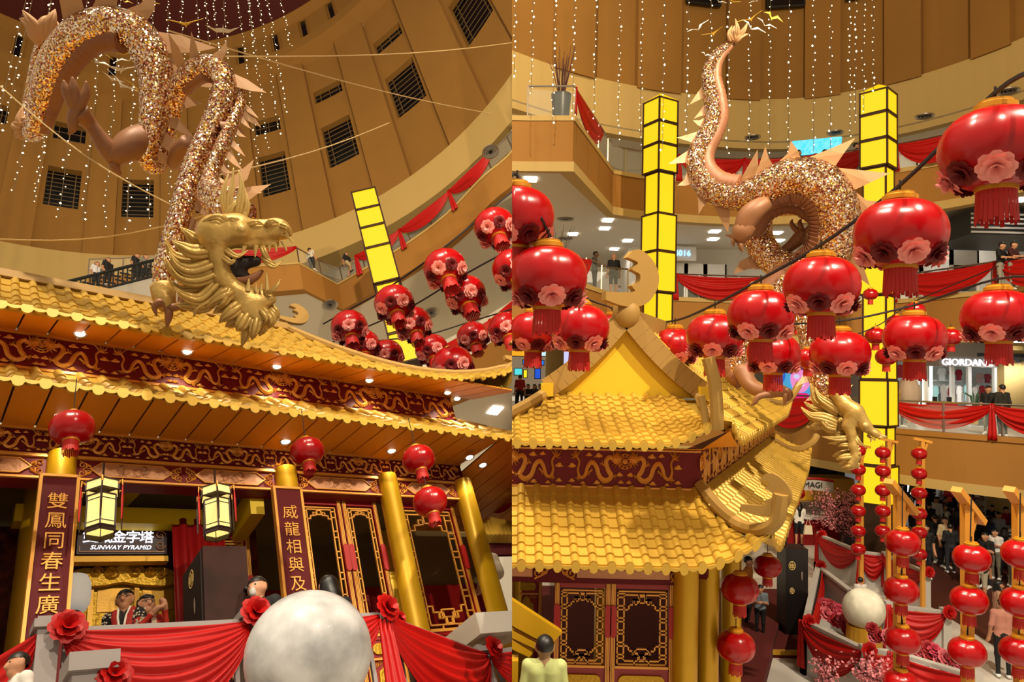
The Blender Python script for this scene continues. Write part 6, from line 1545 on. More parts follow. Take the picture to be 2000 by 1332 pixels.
wp3 = PL(984, 1242, D=12.5); w3 = person(wp3, pi+.3, 1.62, 'woman with long black hair and a white backpack right of the last column', '#cfc6b4', '#15151a', '#b98463', '#dddddd', 'long', 'stand', True, True)
part(w3, 'backpack', blob([((-.06, .19, 1.3), (-.06, .19, 1.02), .09, .1, 0), ((.06, .19, 1.3), (.06, .19, 1.02), .09, .1, 0), ((0, .27, 1.0), (0, .27, 1.1), .07, .06, 0)], .02, .03), mat('cream_backpack', '#cdbfa6', .7), local=True, smooth=180)
# platform the woman stands on, side gallery with drape and small golden roof
struct('floor_side_terrace', MB().box(wp3.x-1.2, wp3.x+6, wp3.y-1.0, wp3.y+8, wp3.z-.3, wp3.z), m_floorw)
ga = PL(915, 948, D=16); gb = PL(1010, 905, D=15)
root = thing('railing', 'steel gallery railing with people behind, under the lower eave', 'railing', ga)
part(root, 'handrail', MB().tube([ga, gb], .04, 6), m_steel, smooth=True); part(root, 'lower_rail', MB().tube([ga-V((0, 0, .12)), gb-V((0, 0, .12))], .025, 6), m_steel)
swag(ga-V((0, 0, .15)), gb-V((0, 0, .15)), .7, 'red satin swag on the side gallery under the lower eave', 'red satin swags', .1, folds=5, out=V((-.5, -.86, 0)))
for i, x in enumerate((935, 960, 985)): 
    p = PL(x, 920-i*12, D=16.6); person(p-V((0, 0, 1.35)), 2.6, 1.6, 'dark-haired onlooker leaning behind the side gallery railing', ('#10101a', '#d0d0d8', '#2a3550')[i], '#111118', hair='short', pose='rail', group='onlookers on the side gallery')
gr = thing('small_roof', 'small ribbed golden roof beyond the last gold column', 'small roof', PL(970, 1060, D=14))
for i in range(11):
    a_ = PL(938+i*7, 1018+abs(i-3)*1.5, D=14); b_ = PL(945+i*8, 1052, D=13.4); part(gr, 'roof_rib', MB().tube([a_, b_], .09, 8), m_goldtile, smooth=True)
part(gr, 'fascia', MB().beam(PL(945, 1070, D=13.5), PL(1030, 1068, D=13.5), .1, .3), m_maroon)
part(gr, 'post', MB().beam(PL(1010, 1072, D=13.6), PL(1012, 1072, D=13.6)-V((0, 0, 3)), .16, .16), m_goldcol)
# ---- balcony people, drapes and railings of the galleries
railing([p for p in tan if p[0] > 12.3], 28.5, 'glass railing of the upper gallery above the tan fascia', step=1.4)
railing(lowc, 21.6, 'glass railing of the lower gallery near the lantern cluster', step=1.4)
railing(tan[:4], 28.5, 'glass railing of the upper gallery behind the dragon head', step=1.4)
def hang(pts, i0, i1, z0, drop, label):
    A_, B_ = pts[i0], pts[i1]; c = V((CL[0]-A_[0], CL[1]-A_[1], 0)).normalized()
    swag(V((A_[0], A_[1], z0))+c*.1, V((B_[0], B_[1], z0))+c*.1, drop, label, 'red gallery swags', .25, folds=4, out=c, tail=1.5)
nT = len(tan)
hang(tan, 7, 12, 29.6, 1.0, 'red swag on the upper gallery railing beside the tilted-looking tower'); hang(tan, 12, 17, 29.6, 1.0, 'red swag on the upper gallery railing, second from the tower'); hang(tan, 17, 22, 29.6, 1.0, 'red swag on the upper gallery railing, third from the tower')
hang(tan, 1, 3, 29.6, 1.1, 'red swag on the upper gallery railing behind the dragon jaw')
hang(lowc, 6, 13, 22.7, 1.1, 'red swag on the lower gallery railing behind the lantern cluster'); hang(lowc, 13, 19, 22.7, 1.1, 'second red swag on the lower gallery railing')
gf = lambda x, y: PL(x, y, Z=28.45)
p = gf(685, 537); person(V((p.x, p.y, 28.45)), .3, 1.65, 'woman in black top and cream shorts walking on the upper gallery', '#111115', '#b9a67c', '#b98463', '#333333', 'long', 'walk', False, True)
for x, y, lb, t_ in ((612, 520, 'person in a pale shirt behind the red swag at the dragon jaw', '#c9c2b0'),): p = gf(x, y+10); person(V((p.x, p.y, 28.45)), 2.0, 1.65, lb, t_, '#222228', hair='short')
# stair with fret balustrade behind the dragon
sa, sb = PL(108, 556, D=33), PL(345, 497, D=31)
stx = thing('stair_balustrade', 'dark fret balustrade climbing behind the dragon above the roof ridge', 'balustrade', sa)
part(stx, 'handrail', MB().beam(sa, sb, .1, .08), m_black); part(stx, 'base_rail', MB().beam(sa-V((0, 0, .9)), sb-V((0, 0, .9)), .1, .08), m_black)
for i in range(26):
    q = sa.lerp(sb, (i+.5)/26); part(stx, 'fret', MB().beam(q-V((0, 0, .9)), q-V((0, 0, .1)), .05, .05).beam(q-V((.1, 0, .3+.3*(i % 2))), q+V((.25, 0, -.3-.3*(i % 2))), .05, .05), m_black)
sp_ = (sb-sa)
part(stx, 'white_side_panel', MB().add([sa-V((0, 0, .9)), sb-V((0, 0, .9)), sb-V((0, 0, 5)), sa-V((0, 0, 3.2))], [(0, 1, 2, 3)]), mat('white_stair_panel', '#aaa49a', .6))
for x, y, lb, t_, hr in ((190, 514, 'person in a white top on the stair behind the dragon', '#cfcfd6', 'short'), (212, 506, 'person with long dark hair on the stair behind the dragon', '#0e0d10', 'long'), (268, 498, 'dark-haired person near the top of the stair behind the dragon', '#0e0d10', 'short'), (285, 500, 'person in a grey top at the top of the stair', '#7a7468', 'short')):
    p = PL(x, y, D=34); person(p-V((0, 0, 1.62)), .5, 1.65, lb, t_, '#101014', hair=hr)
# shop windows on the gallery wall
for k, t in enumerate((50, 54, 58, 62, 66, 70, 75, 80, 86)):
    a_, b_ = pol(t, 25.3), pol(t+1.7, 25.3); part_ = thing('window_%d' % (90+k), None, None, (*a_, 29.6), kind='structure')
    part(part_, 'pane', MB().beam((*a_, 30.4), (*b_, 30.4), .06, 1.5), m_dark); part(part_, 'window_frame', MB().beam((*a_, 31.2), (*b_, 31.2), .3, .12).beam((*a_, 29.6), (*b_, 29.6), .3, .12), m_shop)
# ceiling vents and downlights of the gallery soffits
def vent(P, r, label, group):
    root = thing('ceiling_vent', label, 'vent', P, group=group)
    for q in (1, .72, .45): part(root, 'ring', MB().lathe([(r*q*.82, -.02), (r*q, -.05), (r*q, 0)], 20, P), m_steel if q == 1 else m_grey, smooth=30)
    part(root, 'hub', MB().lathe([(r*.2, -.05), (r*.2, 0)], 12, P), m_black)
for x, y in ((842, 611), (958, 296), (645, 595)): vent(PL(x, y, Z=26.7), .38, 'round ceiling vent in the white gallery soffit', 'round soffit vents')
for x, y in ((967, 801),): 
    P = PL(x, y, Z=19.6); single('ceiling_light', MB().box(P.x-.3, P.x+.3, P.y-.3, P.y+.3, P.z-.04, P.z), m_whitelight, 'square white ceiling light under the lower gallery', 'ceiling light', 'square lights under the lower gallery'); lamp('ceiling_light_lamp', 'SPOT', FRAME_L, P-V((0, 0, .08)), 250, (1, .95, .88), .25, P-V((0, 0, 3)), 160)
# hand-shaped roof ornament behind the ridge
# ================================================================== RIGHT HALF: galleries, shops, ground floor, people
use(FRAME_R)
def on_edge(e, px):
    t = PR(px, 600, Y=1.0).x
    for a, b in zip(e[:-1], e[1:]):
        fa = a[0]-t*a[1]; fb = b[0]-t*b[1]
        if fa*fb <= 0 and fa != fb: s = fa/(fa-fb); return V((a[0]+(b[0]-a[0])*s, a[1]+(b[1]-a[1])*s, 0))
    return V((e[-1][0], e[-1][1], 0))
railing(e3[1:], 10., 'glass railing of the top gallery beside the potted plant', step=1.7)
railing(e2[2:], 5., 'glass railing of the middle gallery', step=1.7)
railing(e1[6:], 0., 'glass railing in front of the clothing shop', step=1.7)
def gswag(e, x0, x1, z, drop, label, tail=1.15, hgt=1.08, top=.35):
    a = on_edge(e, x0); b = on_edge(e, x1); c = V((CRT[0]-(a.x+b.x)/2, CRT[1]-(a.y+b.y)/2, 0)).normalized()
    swag(a+V((0, 0, z+hgt))+c*.08, b+V((0, 0, z+hgt))+c*.08, drop, label, 'red gallery swags', top, folds=4, out=c, tail=tail)
gswag(e1, 1738, 1938, 0, .78, 'red swag on the railing before the clothing shop, beside the yellow tower'); gswag(e1, 1940, 2110, 0, .78, 'red swag on the railing before the clothing shop, beside the dark-clothed shopper'); gswag(e1, 1480, 1606, 0, 1.3, 'red swag on the railing below the bright portrait screen')
gswag(e2, 1318, 1490, 5, .95, 'red swag on the middle gallery beside the square tower'); gswag(e2, 1500, 1690, 5, .95, 'red swag on the middle gallery behind the dragon coil'); gswag(e2, 1748, 1944, 5, .95, 'red swag on the middle gallery right of the tall tower'); gswag(e2, 1946, 2090, 5, .95, 'red swag on the middle gallery below two leaning onlookers'); gswag(e2, 1085, 1150, 5, .95, 'red swag on the middle gallery behind the overlapping lanterns')
gswag(e3, 1322, 1450, 10, 1.0, 'red swag on the top gallery left of the dragon loop'); gswag(e3, 1452, 1590, 10, 1.0, 'red swag on the top gallery behind the dragon fins'); gswag(e3, 1592, 1690, 10, 1.0, 'red swag on the top gallery below the blue screen'); gswag(e3, 1752, 1900, 10, .95, 'red swag on the top gallery right of the tall tower'); gswag(e3, 1900, 2080, 10, .95, 'red swag on the top gallery behind the largest lantern')
A = V((1.9, 23.5, 11.1)); B = V((3.3, 27.5, 11.1)); swag(A, B, .95, 'red swag on the top gallery beside the dark potted plant', 'red gallery swags', .3, folds=4, out=V((.8, -.5, 0)), tail=.9)
# potted plant
pt = V((1.45, 23.9, 10.05))
root = thing('potted_plant', 'dark tall pot of brown reeds at the corner of the top gallery', 'potted plant', pt)
part(root, 'pot', MB().lathe([(.22, 0), (.26, .1), (.33, .9), (.34, 1.0), (.29, 1.0), (.27, .9)], 24, pt), mat('black_pot', '#0d0b0b', .35), smooth=30)
rnd = random.Random(4)
for i in range(22):
    a = rnd.uniform(0, 6.28); r = rnd.uniform(.05, .55); part(root, 'reed', MB().tube([pt+V((cos(a)*.08, sin(a)*.08, .9)), pt+V((cos(a)*r*.6, sin(a)*r*.6, 1.7)), pt+V((cos(a)*r, sin(a)*r, rnd.uniform(2.0, 2.7)))], [.016, .014, .008], 5), mat('brown_reed', '#4a1f14', .7))
pt2 = V((1.9, 30.2, 5)); root = thing('potted_plant', 'sparse bare twigs in a pot on the middle gallery behind the overlapping lanterns', 'potted plant', pt2)
part(root, 'pot', MB().lathe([(.2, 0), (.3, .8), (.25, .8)], 16, pt2), m_black)
for i in range(9): a = i*.7; part(root, 'twig', MB().tube([pt2+V((0, 0, .7)), pt2+V((cos(a)*.25, sin(a)*.25, 2.0)), pt2+V((cos(a)*.6, sin(a)*.6, 2.9))], [.02, .015, .006], 5), mat('grey_twig', '#6b5a4a', .8))
# ceiling vents, downlights
def ceil_light(x, y, z, r, label, group):
    P = PR(x, y, Z=z-.12); single('ceiling_light', MB().box(P.x-r, P.x+r, P.y-r*1.3, P.y+r*1.3, P.z-.03, P.z+.03), m_whitelight, label, 'ceiling light', group)
    lamp('ceiling_light_lamp', 'SPOT', FRAME_R, (P.x, P.y, P.z-.08), 60, (1, .96, .9), .2, (P.x, P.y, P.z-3), 160)
for x, y in ((1036, 350), (1187, 430), (1181, 446), (1119, 457), (1226, 470), (1200, 486), (1396, 452), (1393, 467), (1516, 455), (1520, 470), (1855, 440), (1866, 450), (1995, 390)): ceil_light(x, y, 8.6, .22, 'small square ceiling light under the top gallery', 'square lights under the top gallery')
for x, y in ((1992, 667),): ceil_light(x, y, 3.6, .25, 'small square ceiling light under the middle gallery', 'square lights under the middle gallery')
for x, y, z, r in ((1105, 427, 8.5, .36), (1104, 465, 8.5, .36), (1920, 417, 8.5, .4), (1470, 267, 13.0, .36), (1631, 258, 13.0, .36), (1806, 226, 13.0, .38), (1969, 177, 13.0, .4)): vent(PR(x, y, Z=z), r, 'round air vent in the gallery ceiling beyond the lanterns', 'round gallery vents')
# ---- top and middle gallery backdrop: shop windows, screens, signs, people
m_blue = mat('lit_blue_screen', '#3fc6e8', emit=.9, ecol='#39bfe6', col2='#9fe9f7', nscale=6)
a = PR(1545, 312, Y=33.6); b = PR(1640, 296, Y=31.8)
root = thing('led_screen', 'pale blue lit screen on the top gallery behind the dragon fins', 'screen', a)
part(root, 'screen_face', MB().beam(a+V((0, 0, .3)), b+V((0, 0, .1)), .15, 1.1), m_blue); part(root, 'casing', MB().beam(a+V((0, .15, -.35)), b+V((0, .15, -.55)), .2, .2), m_black)
for k, (x, y, Y, w, h, z0) in enumerate(((1400, 0, 38.6, .75, 1.5, 11.0), (1440, 0, 38.6, .75, 1.5, 11.0), (1325, 0, 38.8, .75, 1.5, 11.0), (1355, 0, 37.2, .9, 2.0, 5.6), (1397, 0, 37.2, .9, 2.0, 5.6), (1322, 0, 37.2, .9, 2.0, 5.6), (1820, 0, 33.2, 1.0, 1.8, 5.7), (1880, 0, 31.0, 1.0, 1.8, 5.7))):
    p = PR(x, 500, Y=Y); root = thing('window_%d' % (110+k), None, None, (p.x, Y, z0), kind='structure')
    part(root, 'pane', MB().box(p.x-w/2, p.x+w/2, Y-.1, Y-.05, z0, z0+h), m_dark); part(root, 'window_frame', MB().box(p.x-w/2-.08, p.x+w/2+.08, Y-.2, Y, z0+h*.62, z0+h).box(p.x-w/2-.08, p.x-w/2, Y-.2, Y, z0, z0+h).box(p.x+w/2, p.x+w/2+.08, Y-.2, Y, z0, z0+h), m_shop)
p = PR(1333, 495, Y=36.5); root = thing('shop_sign', 'small lit blue shop sign on the middle gallery beside the square tower', 'sign', p); part(root, 'board', MB().box(p.x-.7, p.x+.7, 36.5, 36.6, p.z-.35, p.z+.35), m_shop); part(root, 'lettering', text_mb('4016', .42, .02), mat('lit_blue_letters', '#9fd4ff', emit=1.4), M=Matrix.Translation((p.x, 36.46, p.z)) @ RX90)
p = PR(1790, 506, Y=31); root = thing('shop_sign', 'small lit shop sign above the middle gallery swag', 'sign', p); part(root, 'board', MB().box(p.x-.5, p.x+.5, 31, 31.1, p.z-.2, p.z+.2), m_grey); part(root, 'lettering', text_mb('CAFE', .3, .02), m_litw, M=Matrix.Translation((p.x, 30.96, p.z)) @ RX90)
p = PR(1905, 450, Y=27); root = thing('hanging_box', 'black hanging ceiling box above the leaning onlookers', 'box', p); part(root, 'casing', MB().box(p.x-.3, p.x+4.5, 26.8, 30, 7.3, 8.2), m_black)
for q in range(5): part(root, 'slat', MB().box(p.x-.3, p.x+4.5, 26.76, 26.8, 7.35+q*.17, 7.42+q*.17), m_grey)
def ppl(x, y, z, H, *a, **k):
    Yp = k.pop('Y', None); P = PR(x, y, Y=Yp) if Yp else PR(x, y, Z=z+H*.955); return person(V((P.x, P.y, z)), k.pop('rz', 0), H, *a, **k)
ppl(1162, 495, 5, 1.72, 'person in a patterned shirt standing on the middle gallery behind the gable finial', '#3a3838', '#26262c', '#5a3a28', '#222222', 'short', 'rail', rz=1.3)
ppl(1199, 500, 5, 1.75, 'bald man in black with shorts seen from behind on the middle gallery', '#09090b', '#09090b', '#a9795c', '#dddddd', 'bald', 'stand', rz=pi, shorts=True)
ppl(1210, 560, 5, 1.1, 'child in a grey shirt on the middle gallery beside the man in black', '#8a8f98', '#444450', hair='short', rz=pi)
for x, y, t, h, lb in ((1672, 284, '#101018', 'short', 'person in a dark shirt walking on the top gallery beside the tall tower'), (1612, 296, '#0c0c10', 'bob', 'dark-haired person on the top gallery in front of the blue screen'), (1560, 297, '#0c0c10', 'short', 'dark silhouette on the top gallery left of the blue screen'), (1530, 310, '#101014', 'short', 'dark silhouette on the top gallery behind the dragon fins')): ppl(x, y, 10, 1.7, lb, t, '#15151a', hair=h, rz=1.4, sleeves=True)
for x, y, t, lb in ((1955, 478, '#0d0d10', 'onlooker in black leaning on the middle gallery railing'), (1978, 476, '#3a0d10', 'onlooker in dark red leaning on the middle gallery railing')): ppl(x, y, 5, 1.7, lb, t, '#8a8578', hair='short', pose='rail', rz=.5)
ppl(1330, 562, 5, 1.6, 'person in white inside the middle gallery beyond the swag', '#d8d8d8', '#333333', hair='short', rz=.8); ppl(1376, 556, 5, 1.6, 'person in black inside the middle gallery beyond the swag', '#101010', '#222222', hair='long', rz=2.0)
# ---- clothing shop on the first gallery
SY = 30.5
def sx(x, Y=SY): return PR(x, 760, Y=Y).x
def sz(y, x=1860, Y=SY): return PR(x, y, Y=Y).z
shop = thing('clothing_shop', 'bright clothing shop with white frames behind the glass railing', 'shop', (sx(1870), SY, 0))
m_sw = mat('shop_white_frame', '#dfe3e2', .5); m_back = mat('shop_back_pale', '#c4cfd2', .6)
part(shop, 'back_wall', MB().box(sx(1742), sx(2050), SY+2.6, SY+2.7, 0, 3.5), m_back)
for x in (1745, 1790, 1808, 1860, 1893, 1944, 1985): part(shop, 'mullion', MB().box(sx(x)-.07, sx(x)+.07, SY-.05, SY+.1, 0, 2.9), m_sw)
part(shop, 'pillar', MB().box(sx(1946), sx(1984), SY-.5, SY+.3, 0, 3.5), m_cream)
part(shop, 'fascia', MB().box(sx(1790), sx(1944), SY-.12, SY+.1, sz(716), 3.5), m_grey)
part(shop, 'lit_lettering', text_mb('GIORDANO', .40, .03), m_litw, M=Matrix.Translation((sx(1886), SY-.16, sz(708))) @ RX90)
for x in (1800, 1812, 1826, 1898): part(shop, 'light_strip', MB().box(sx(x)-.05, sx(x)+.05, SY+.25, SY+.3, .2, 2.7), m_whitelight)
for y in (741, 742): pass
part(shop, 'shelf', MB().box(sx(1830), sx(1940), SY+2.1, SY+2.6, sz(744), sz(742)), m_sw)
part(shop, 'header_sign', MB().box(sx(1893), sx(1960), SY-1.2, SY-1.1, sz(684), sz(676)), m_cream); part(shop, 'header_lettering', text_mb('ITOU', .2, .01), m_black, M=Matrix.Translation((sx(1912), SY-1.22, sz(680))) @ RX90)
part(shop, 'track_rail', MB().box(sx(1885), sx(2050), SY-1.0, SY-.8, sz(697), sz(690)), m_black)
for i in range(5): part(shop, 'track_spot', MB().cyl((sx(1920+i*16), SY-.9, sz(697)), (sx(1920+i*16)+.1, SY-1.1, sz(705)), .09, 10), m_black); lamp('track_spot_lamp', 'SPOT', FRAME_R, (sx(1920+i*16)+.1, SY-1.15, sz(707)), 45, (1, .97, .94), .06, (sx(1920+i*16)-.6, SY+1.5, .8), 95)
part(shop, 'lightbox', MB().box(sx(1985), sx(2040), SY-.1, SY, sz(748), sz(700)), mat('pale_blue_lightbox', '#cfeaf5', emit=.9))
def garment(x, ytop, w, h, Y, c, label, group):
    X = sx(x, Y); z1 = PR(x, ytop, Y=Y).z; W = w*Y/FPX; Hh = h*Y/FPX
    pts = [(-.2, 0), (-.5, -.12), (-.62, -.5), (-.45, -.55), (-.38, -.35), (-.4, -1), (.4, -1), (.38, -.35), (.45, -.55), (.62, -.5), (.5, -.12), (.2, 0), (0, -.06)]
    single('garment', MB().prism([(X+px_*W*.8, Y, z1+pz_*Hh) for px_, pz_ in pts], (0, .08, 0)), cmat(c), label, 'clothing', group)
for i, (x, y, w, h, c, nm) in enumerate(((1762, 712, 22, 26, '#8e1020', 'crimson'), (1775, 712, 18, 24, '#6b0d18', 'dark red'), (1860, 720, 12, 22, '#9a1230', 'crimson'), (1874, 721, 12, 22, '#8e1028', 'dark red'), (1840, 718, 18, 26, '#cfd4d6', 'white'), (1915, 728, 16, 20, '#c9a4a0', 'pale pink'), (1930, 730, 14, 18, '#a83a48', 'rose'))):
    garment(x, y, w, h, SY+2.0, c, nm+' garment hanging high on the clothing shop wall', 'garments on the shop wall')
for i in range(30):
    x = 1752+i*7.6; c = ('#e4e4e2', '#d8d5cf', '#9fd0d4', '#c9c9c9', '#b8b3ad', '#e9e9e9', '#8a1020', '#6d7a80')[(i*5) % 8]
    if 1790 < x < 1806 or 1944 < x < 1956: continue
    garment(x, 751+(i % 3)*2, 12, 32, SY+.9+(i % 2)*.5, c, {'#8a1020': 'crimson', '#9fd0d4': 'pale teal', '#6d7a80': 'slate'}.get(c, 'pale')+' garment on the rails of the clothing shop', 'garments on the shop rails')
for x, c, nm in ((1827, '#9a1020', 'first'), (1855, '#a01226', 'second')):
    X = sx(x, SY-.5); root = thing('suitcase', 'crimson rounded suitcase standing at the shop front, '+nm+' of two', 'suitcase', (X, SY-.5, .1), group='crimson suitcases')
    part(root, 'shell', MB().box(X-.27, X+.27, SY-.6, SY-.3, .1, .95), cmat(c)); part(root, 'handle', MB().box(X-.1, X+.1, SY-.47, SY-.43, .95, 1.2), m_black)
    for s in (-1, 1): part(root, 'wheel', MB().cyl((X+s*.2, SY-.45, .05), (X+s*.24, SY-.45, .05), .05, 8), m_black)
X = sx(1903, SY-.4); root = thing('shop_palm', 'small green palm in a pot in the clothing shop window', 'potted plant', (X, SY-.4, .1)); part(root, 'pot', MB().lathe([(.12, .1), (.17, .5), (.15, .5)], 14, (X, SY-.4, 0)), m_cream)
for i in range(11): a = i*.57; part(root, 'frond', MB().tube([(X, SY-.4, .5), (X+cos(a)*.15, SY-.4+sin(a)*.15, 1.25), (X+cos(a)*.5, SY-.4+sin(a)*.5, 1.35+.1*(i % 3))], [.015, .05, .006], 5, flat=.2), mat('palm_green', '#3f6b3a', .6))
X = sx(1775, SY-.8); single('spiral_mannequin', MB().lathe([(.1, .0), (.12, .1), (.05, .15), (.05, .5), (.3, .7), (.45, 1.1), (.42, 1.5), (.25, 1.8), (.08, 1.9)], 24, (X, SY-.8, .1), ribs=14, amp=.12), mat('striped_display', '#b39c86', .6), 'pale ribbed balloon-like display before the shop pillar', 'display', smooth=180)
ppl(1752, 762, 0, 1.65, 'person in a mustard top walking past the clothing shop beside the tower', '#a8852c', '#1a1a1e', hair='short', pose='walk', rz=1.5, sleeves=True, Y=28.2)
ppl(1930, 762, 0, 1.68, 'shopper in a black cap and black shirt by the railing', '#0b0b0e', '#8a8f88', hair='cap', rz=-.9, Y=25.2); ppl(1957, 760, 0, 1.72, 'shopper in dark olive with black trousers seen from behind by the railing', '#1c1a10', '#0b0b0d', hair='short', rz=pi, sleeves=True, Y=24.2)
# portrait screen behind the far roof (a generic smiling face in neon colours)
c = PR(1562, 752, Y=36.5); root = thing('portrait_screen', 'lit screen with a pink smiling face between blue shapes, beyond the far roof', 'screen', c)
part(root, 'casing', MB().box(c.x-1.35, c.x+1.35, 36.5, 36.7, c.z-1.5, c.z+1.3), m_black)
def em(n, c_, e=1.0): return mat(n, c_, emit=e, ecol=c_)
part(root, 'backdrop', MB().box(c.x-1.3, c.x+1.3, 36.45, 36.5, c.z-1.45, c.z+1.25), em('screen_blue', '#4aa8d8', .7))
def flat(n, pts, m, y): part(root, n, MB().prism([(c.x+p, y, c.z+q) for p, q in pts], (0, .02, 0)), m)
ell = lambda cx_, cz_, a_, b_: [(cx_+a_*cos(2*pi*i/20), cz_+b_*sin(2*pi*i/20)) for i in range(20)]
flat('suit', [(-.95, -1.4), (-.8, -.7), (-.3, -.4), (.3, -.4), (.85, -.7), (1.0, -1.4)], em('screen_magenta', '#e0207a', .8), 36.42); flat('face', ell(0, .3, .5, .68), em('screen_pink', '#e88ac8', .8), 36.40)
flat('hair', [(-.5, .5), (-.55, .9), (-.2, 1.15), (.25, 1.1), (.55, .85), (.5, .5), (.35, .75), (-.3, .78)], em('screen_plum', '#5a2a6a', .6), 36.38); flat('smile', [(-.22, .02), (0, -.12), (.22, .02), (0, -.04)], em('screen_white', '#ffffff', .9), 36.38)
for s in (-1, 1): flat('spectacle', ell(s*.2, .42, .15, .11), em('screen_pale', '#c9d0f0', .8), 36.38); flat('shape', ell(s*1.05, .2-.3*s, .3, .5), em('screen_deepblue', '#2a6ad0', .7), 36.41)
part(root, 'red_base', MB().box(c.x-1.5, c.x+1.5, 36.3, 36.6, 0, c.z-1.5), m_cloth)
c = PR(1112, 690, Y=44); root = thing('led_screen', 'tilted bright pink and blue screen beyond the food court column', 'screen', c); part(root, 'screen_face', MB().box(c.x-.5, c.x+1.6, 44, 44.1, 1.2, 3.3), mat('screen_swirl', '#b9d4f0', emit=.9, ecol='#c9c4f4')); part(root, 'casing', MB().box(c.x-.6, c.x-.5, 43.95, 44.15, 1.1, 3.4), m_black); part(root, 'pink_band', MB().prism([(c.x-.4, 43.97, 1.5), (c.x+1.5, 43.97, 2.9), (c.x+1.5, 43.97, 3.3), (c.x-.4, 43.97, 1.9)], (0, .02, 0)), em('screen_rose', '#f08aa0', .9))
# food court on the first gallery
c = PR(1083, 720, Y=40); struct('wall_column', MB().lathe([(.5, 0), (.5, 3.5)], 20, (c.x, 40, 0)), m_cream, smooth=30)
for k, (x, y, w, h, col, nm) in enumerate(((1042, 708, 40, 8, '#2a7ae0', 'blue'), (1012, 726, 14, 12, '#4fd0d8', 'teal'), (1026, 730, 6, 14, '#f0dc20', 'yellow'), (1050, 730, 10, 18, '#2050c8', 'deep blue'), (1012, 690, 24, 10, '#e0a020', 'amber'), (1060, 688, 12, 14, '#bfe6f0', 'pale'))):
    p = PR(x, y, Y=50); root = thing('stall_sign', nm+' lit stall sign in the food court beyond the gable', 'sign', p, group='food stall signs'); part(root, 'casing', MB().box(p.x-w*.0176-.05, p.x+w*.0176+.05, 50, 50.2, p.z-h*.0176-.05, p.z+h*.0176+.05), m_black); part(root, 'lit_face', MB().box(p.x-w*.0176, p.x+w*.0176, 49.97, 50, p.z-h*.0176, p.z+h*.0176), em('sign_'+col.strip('#'), col, .9))
for k, (x, y, H, t, hr, ps, rz_, lb) in enumerate(((1016, 736, 1.7, '#a01a22', 'short', 'stand', pi, 'person in a red shirt with a shoulder strap in the food court'), (1032, 737, 1.3, '#0e0e12', 'short', 'sit', .4, 'seated person in black at a food court table'), (1044, 742, 1.3, '#2a2428', 'long', 'sit', -.6, 'seated person with long hair at a food court table'), (1055, 741, 1.3, '#d0d0d0', 'short', 'sit', .2, 'seated person in white at a food court table'), (1068, 742, 1.35, '#101014', 'tail', 'sit', 1.0, 'seated person with a ponytail behind the gable edge'), (1092, 738, 1.6, '#131316', 'short', 'stand', -1.2, 'person in black beside the food court column'))):
    P = PR(x, y, Y=36+k*.5); s_ = 1.7 if ps != 'sit' else 1.65; person(V((P.x, P.y, 0)), rz_, s_, lb, t, '#14141a', hair=hr, pose=ps)
for k, x in enumerate((1008, 1026, 1046, 1064)):
    P = PR(x, 760, Y=37.4+k*.5); root = thing('food_court_table', 'white food court table beside the seated diners', 'table', (P.x, P.y, 0), group='food court tables'); part(root, 'tabletop', MB().box(P.x-.4, P.x+.4, P.y-.4, P.y+.4, .72, .76), m_sw)
    part(root, 'leg', MB().cyl((P.x, P.y, 0), (P.x, P.y, .72), .04, 8), m_black); part(root, 'base', MB().lathe([(.25, 0), (.25, .03)], 12, (P.x, P.y, 0)), m_black)
# ---- ground floor
ZF = -4.6
struct('floor_carpet_queue', MB().prism([(11.5, 13, ZF), (30, 13, ZF), (30, 40, ZF), (13.2, 40, ZF), (12.2, 24, ZF)], (0, 0, .012)), mat('brown_red_floor', '#4a1c10', .6, noise=.2, nscale=2))
q = [PR(x, y, Z=ZF+.13) for x, y in ((1455, 1192), (1540, 1192), (1570, 1275), (1440, 1272))]
st2 = thing('stage_step', 'dark red carpeted step with gold edges beside the gold columns', 'step', q[3]); part(st2, 'carpet', MB().prism([V((p.x, p.y, ZF)) for p in q], (0, 0, .13)), m_carpet)
for i in (0, 2): part(st2, 'gold_edge', MB().beam(q[i], q[i+1], .08, .1), m_gold)
# black cabinet
a = PR(1556, 1240, Z=ZF+.13); hh = 2.05
root = thing('cabinet', 'tall black cabinet with white emblems on the red carpeted step', 'cabinet', a); w = .27; yb = a.y
part(root, 'carcass', MB().box(a.x-w, a.x+w, yb, yb+.6, a.z, a.z+hh), mat('black_brown_cabinet', '#120c0b', .4))
for z_, r_ in ((1.65, .1), (1.05, .07)): part(root, 'emblem', emblem_mb(r_), m_tooth, M=Matrix.Translation((a.x-.12, yb-.01, a.z+z_)))
part(root, 'pull', MB().ball((a.x+.12, yb-.01, a.z+1.4), .07, 10, (.4, .2, 1.6)), m_steel)
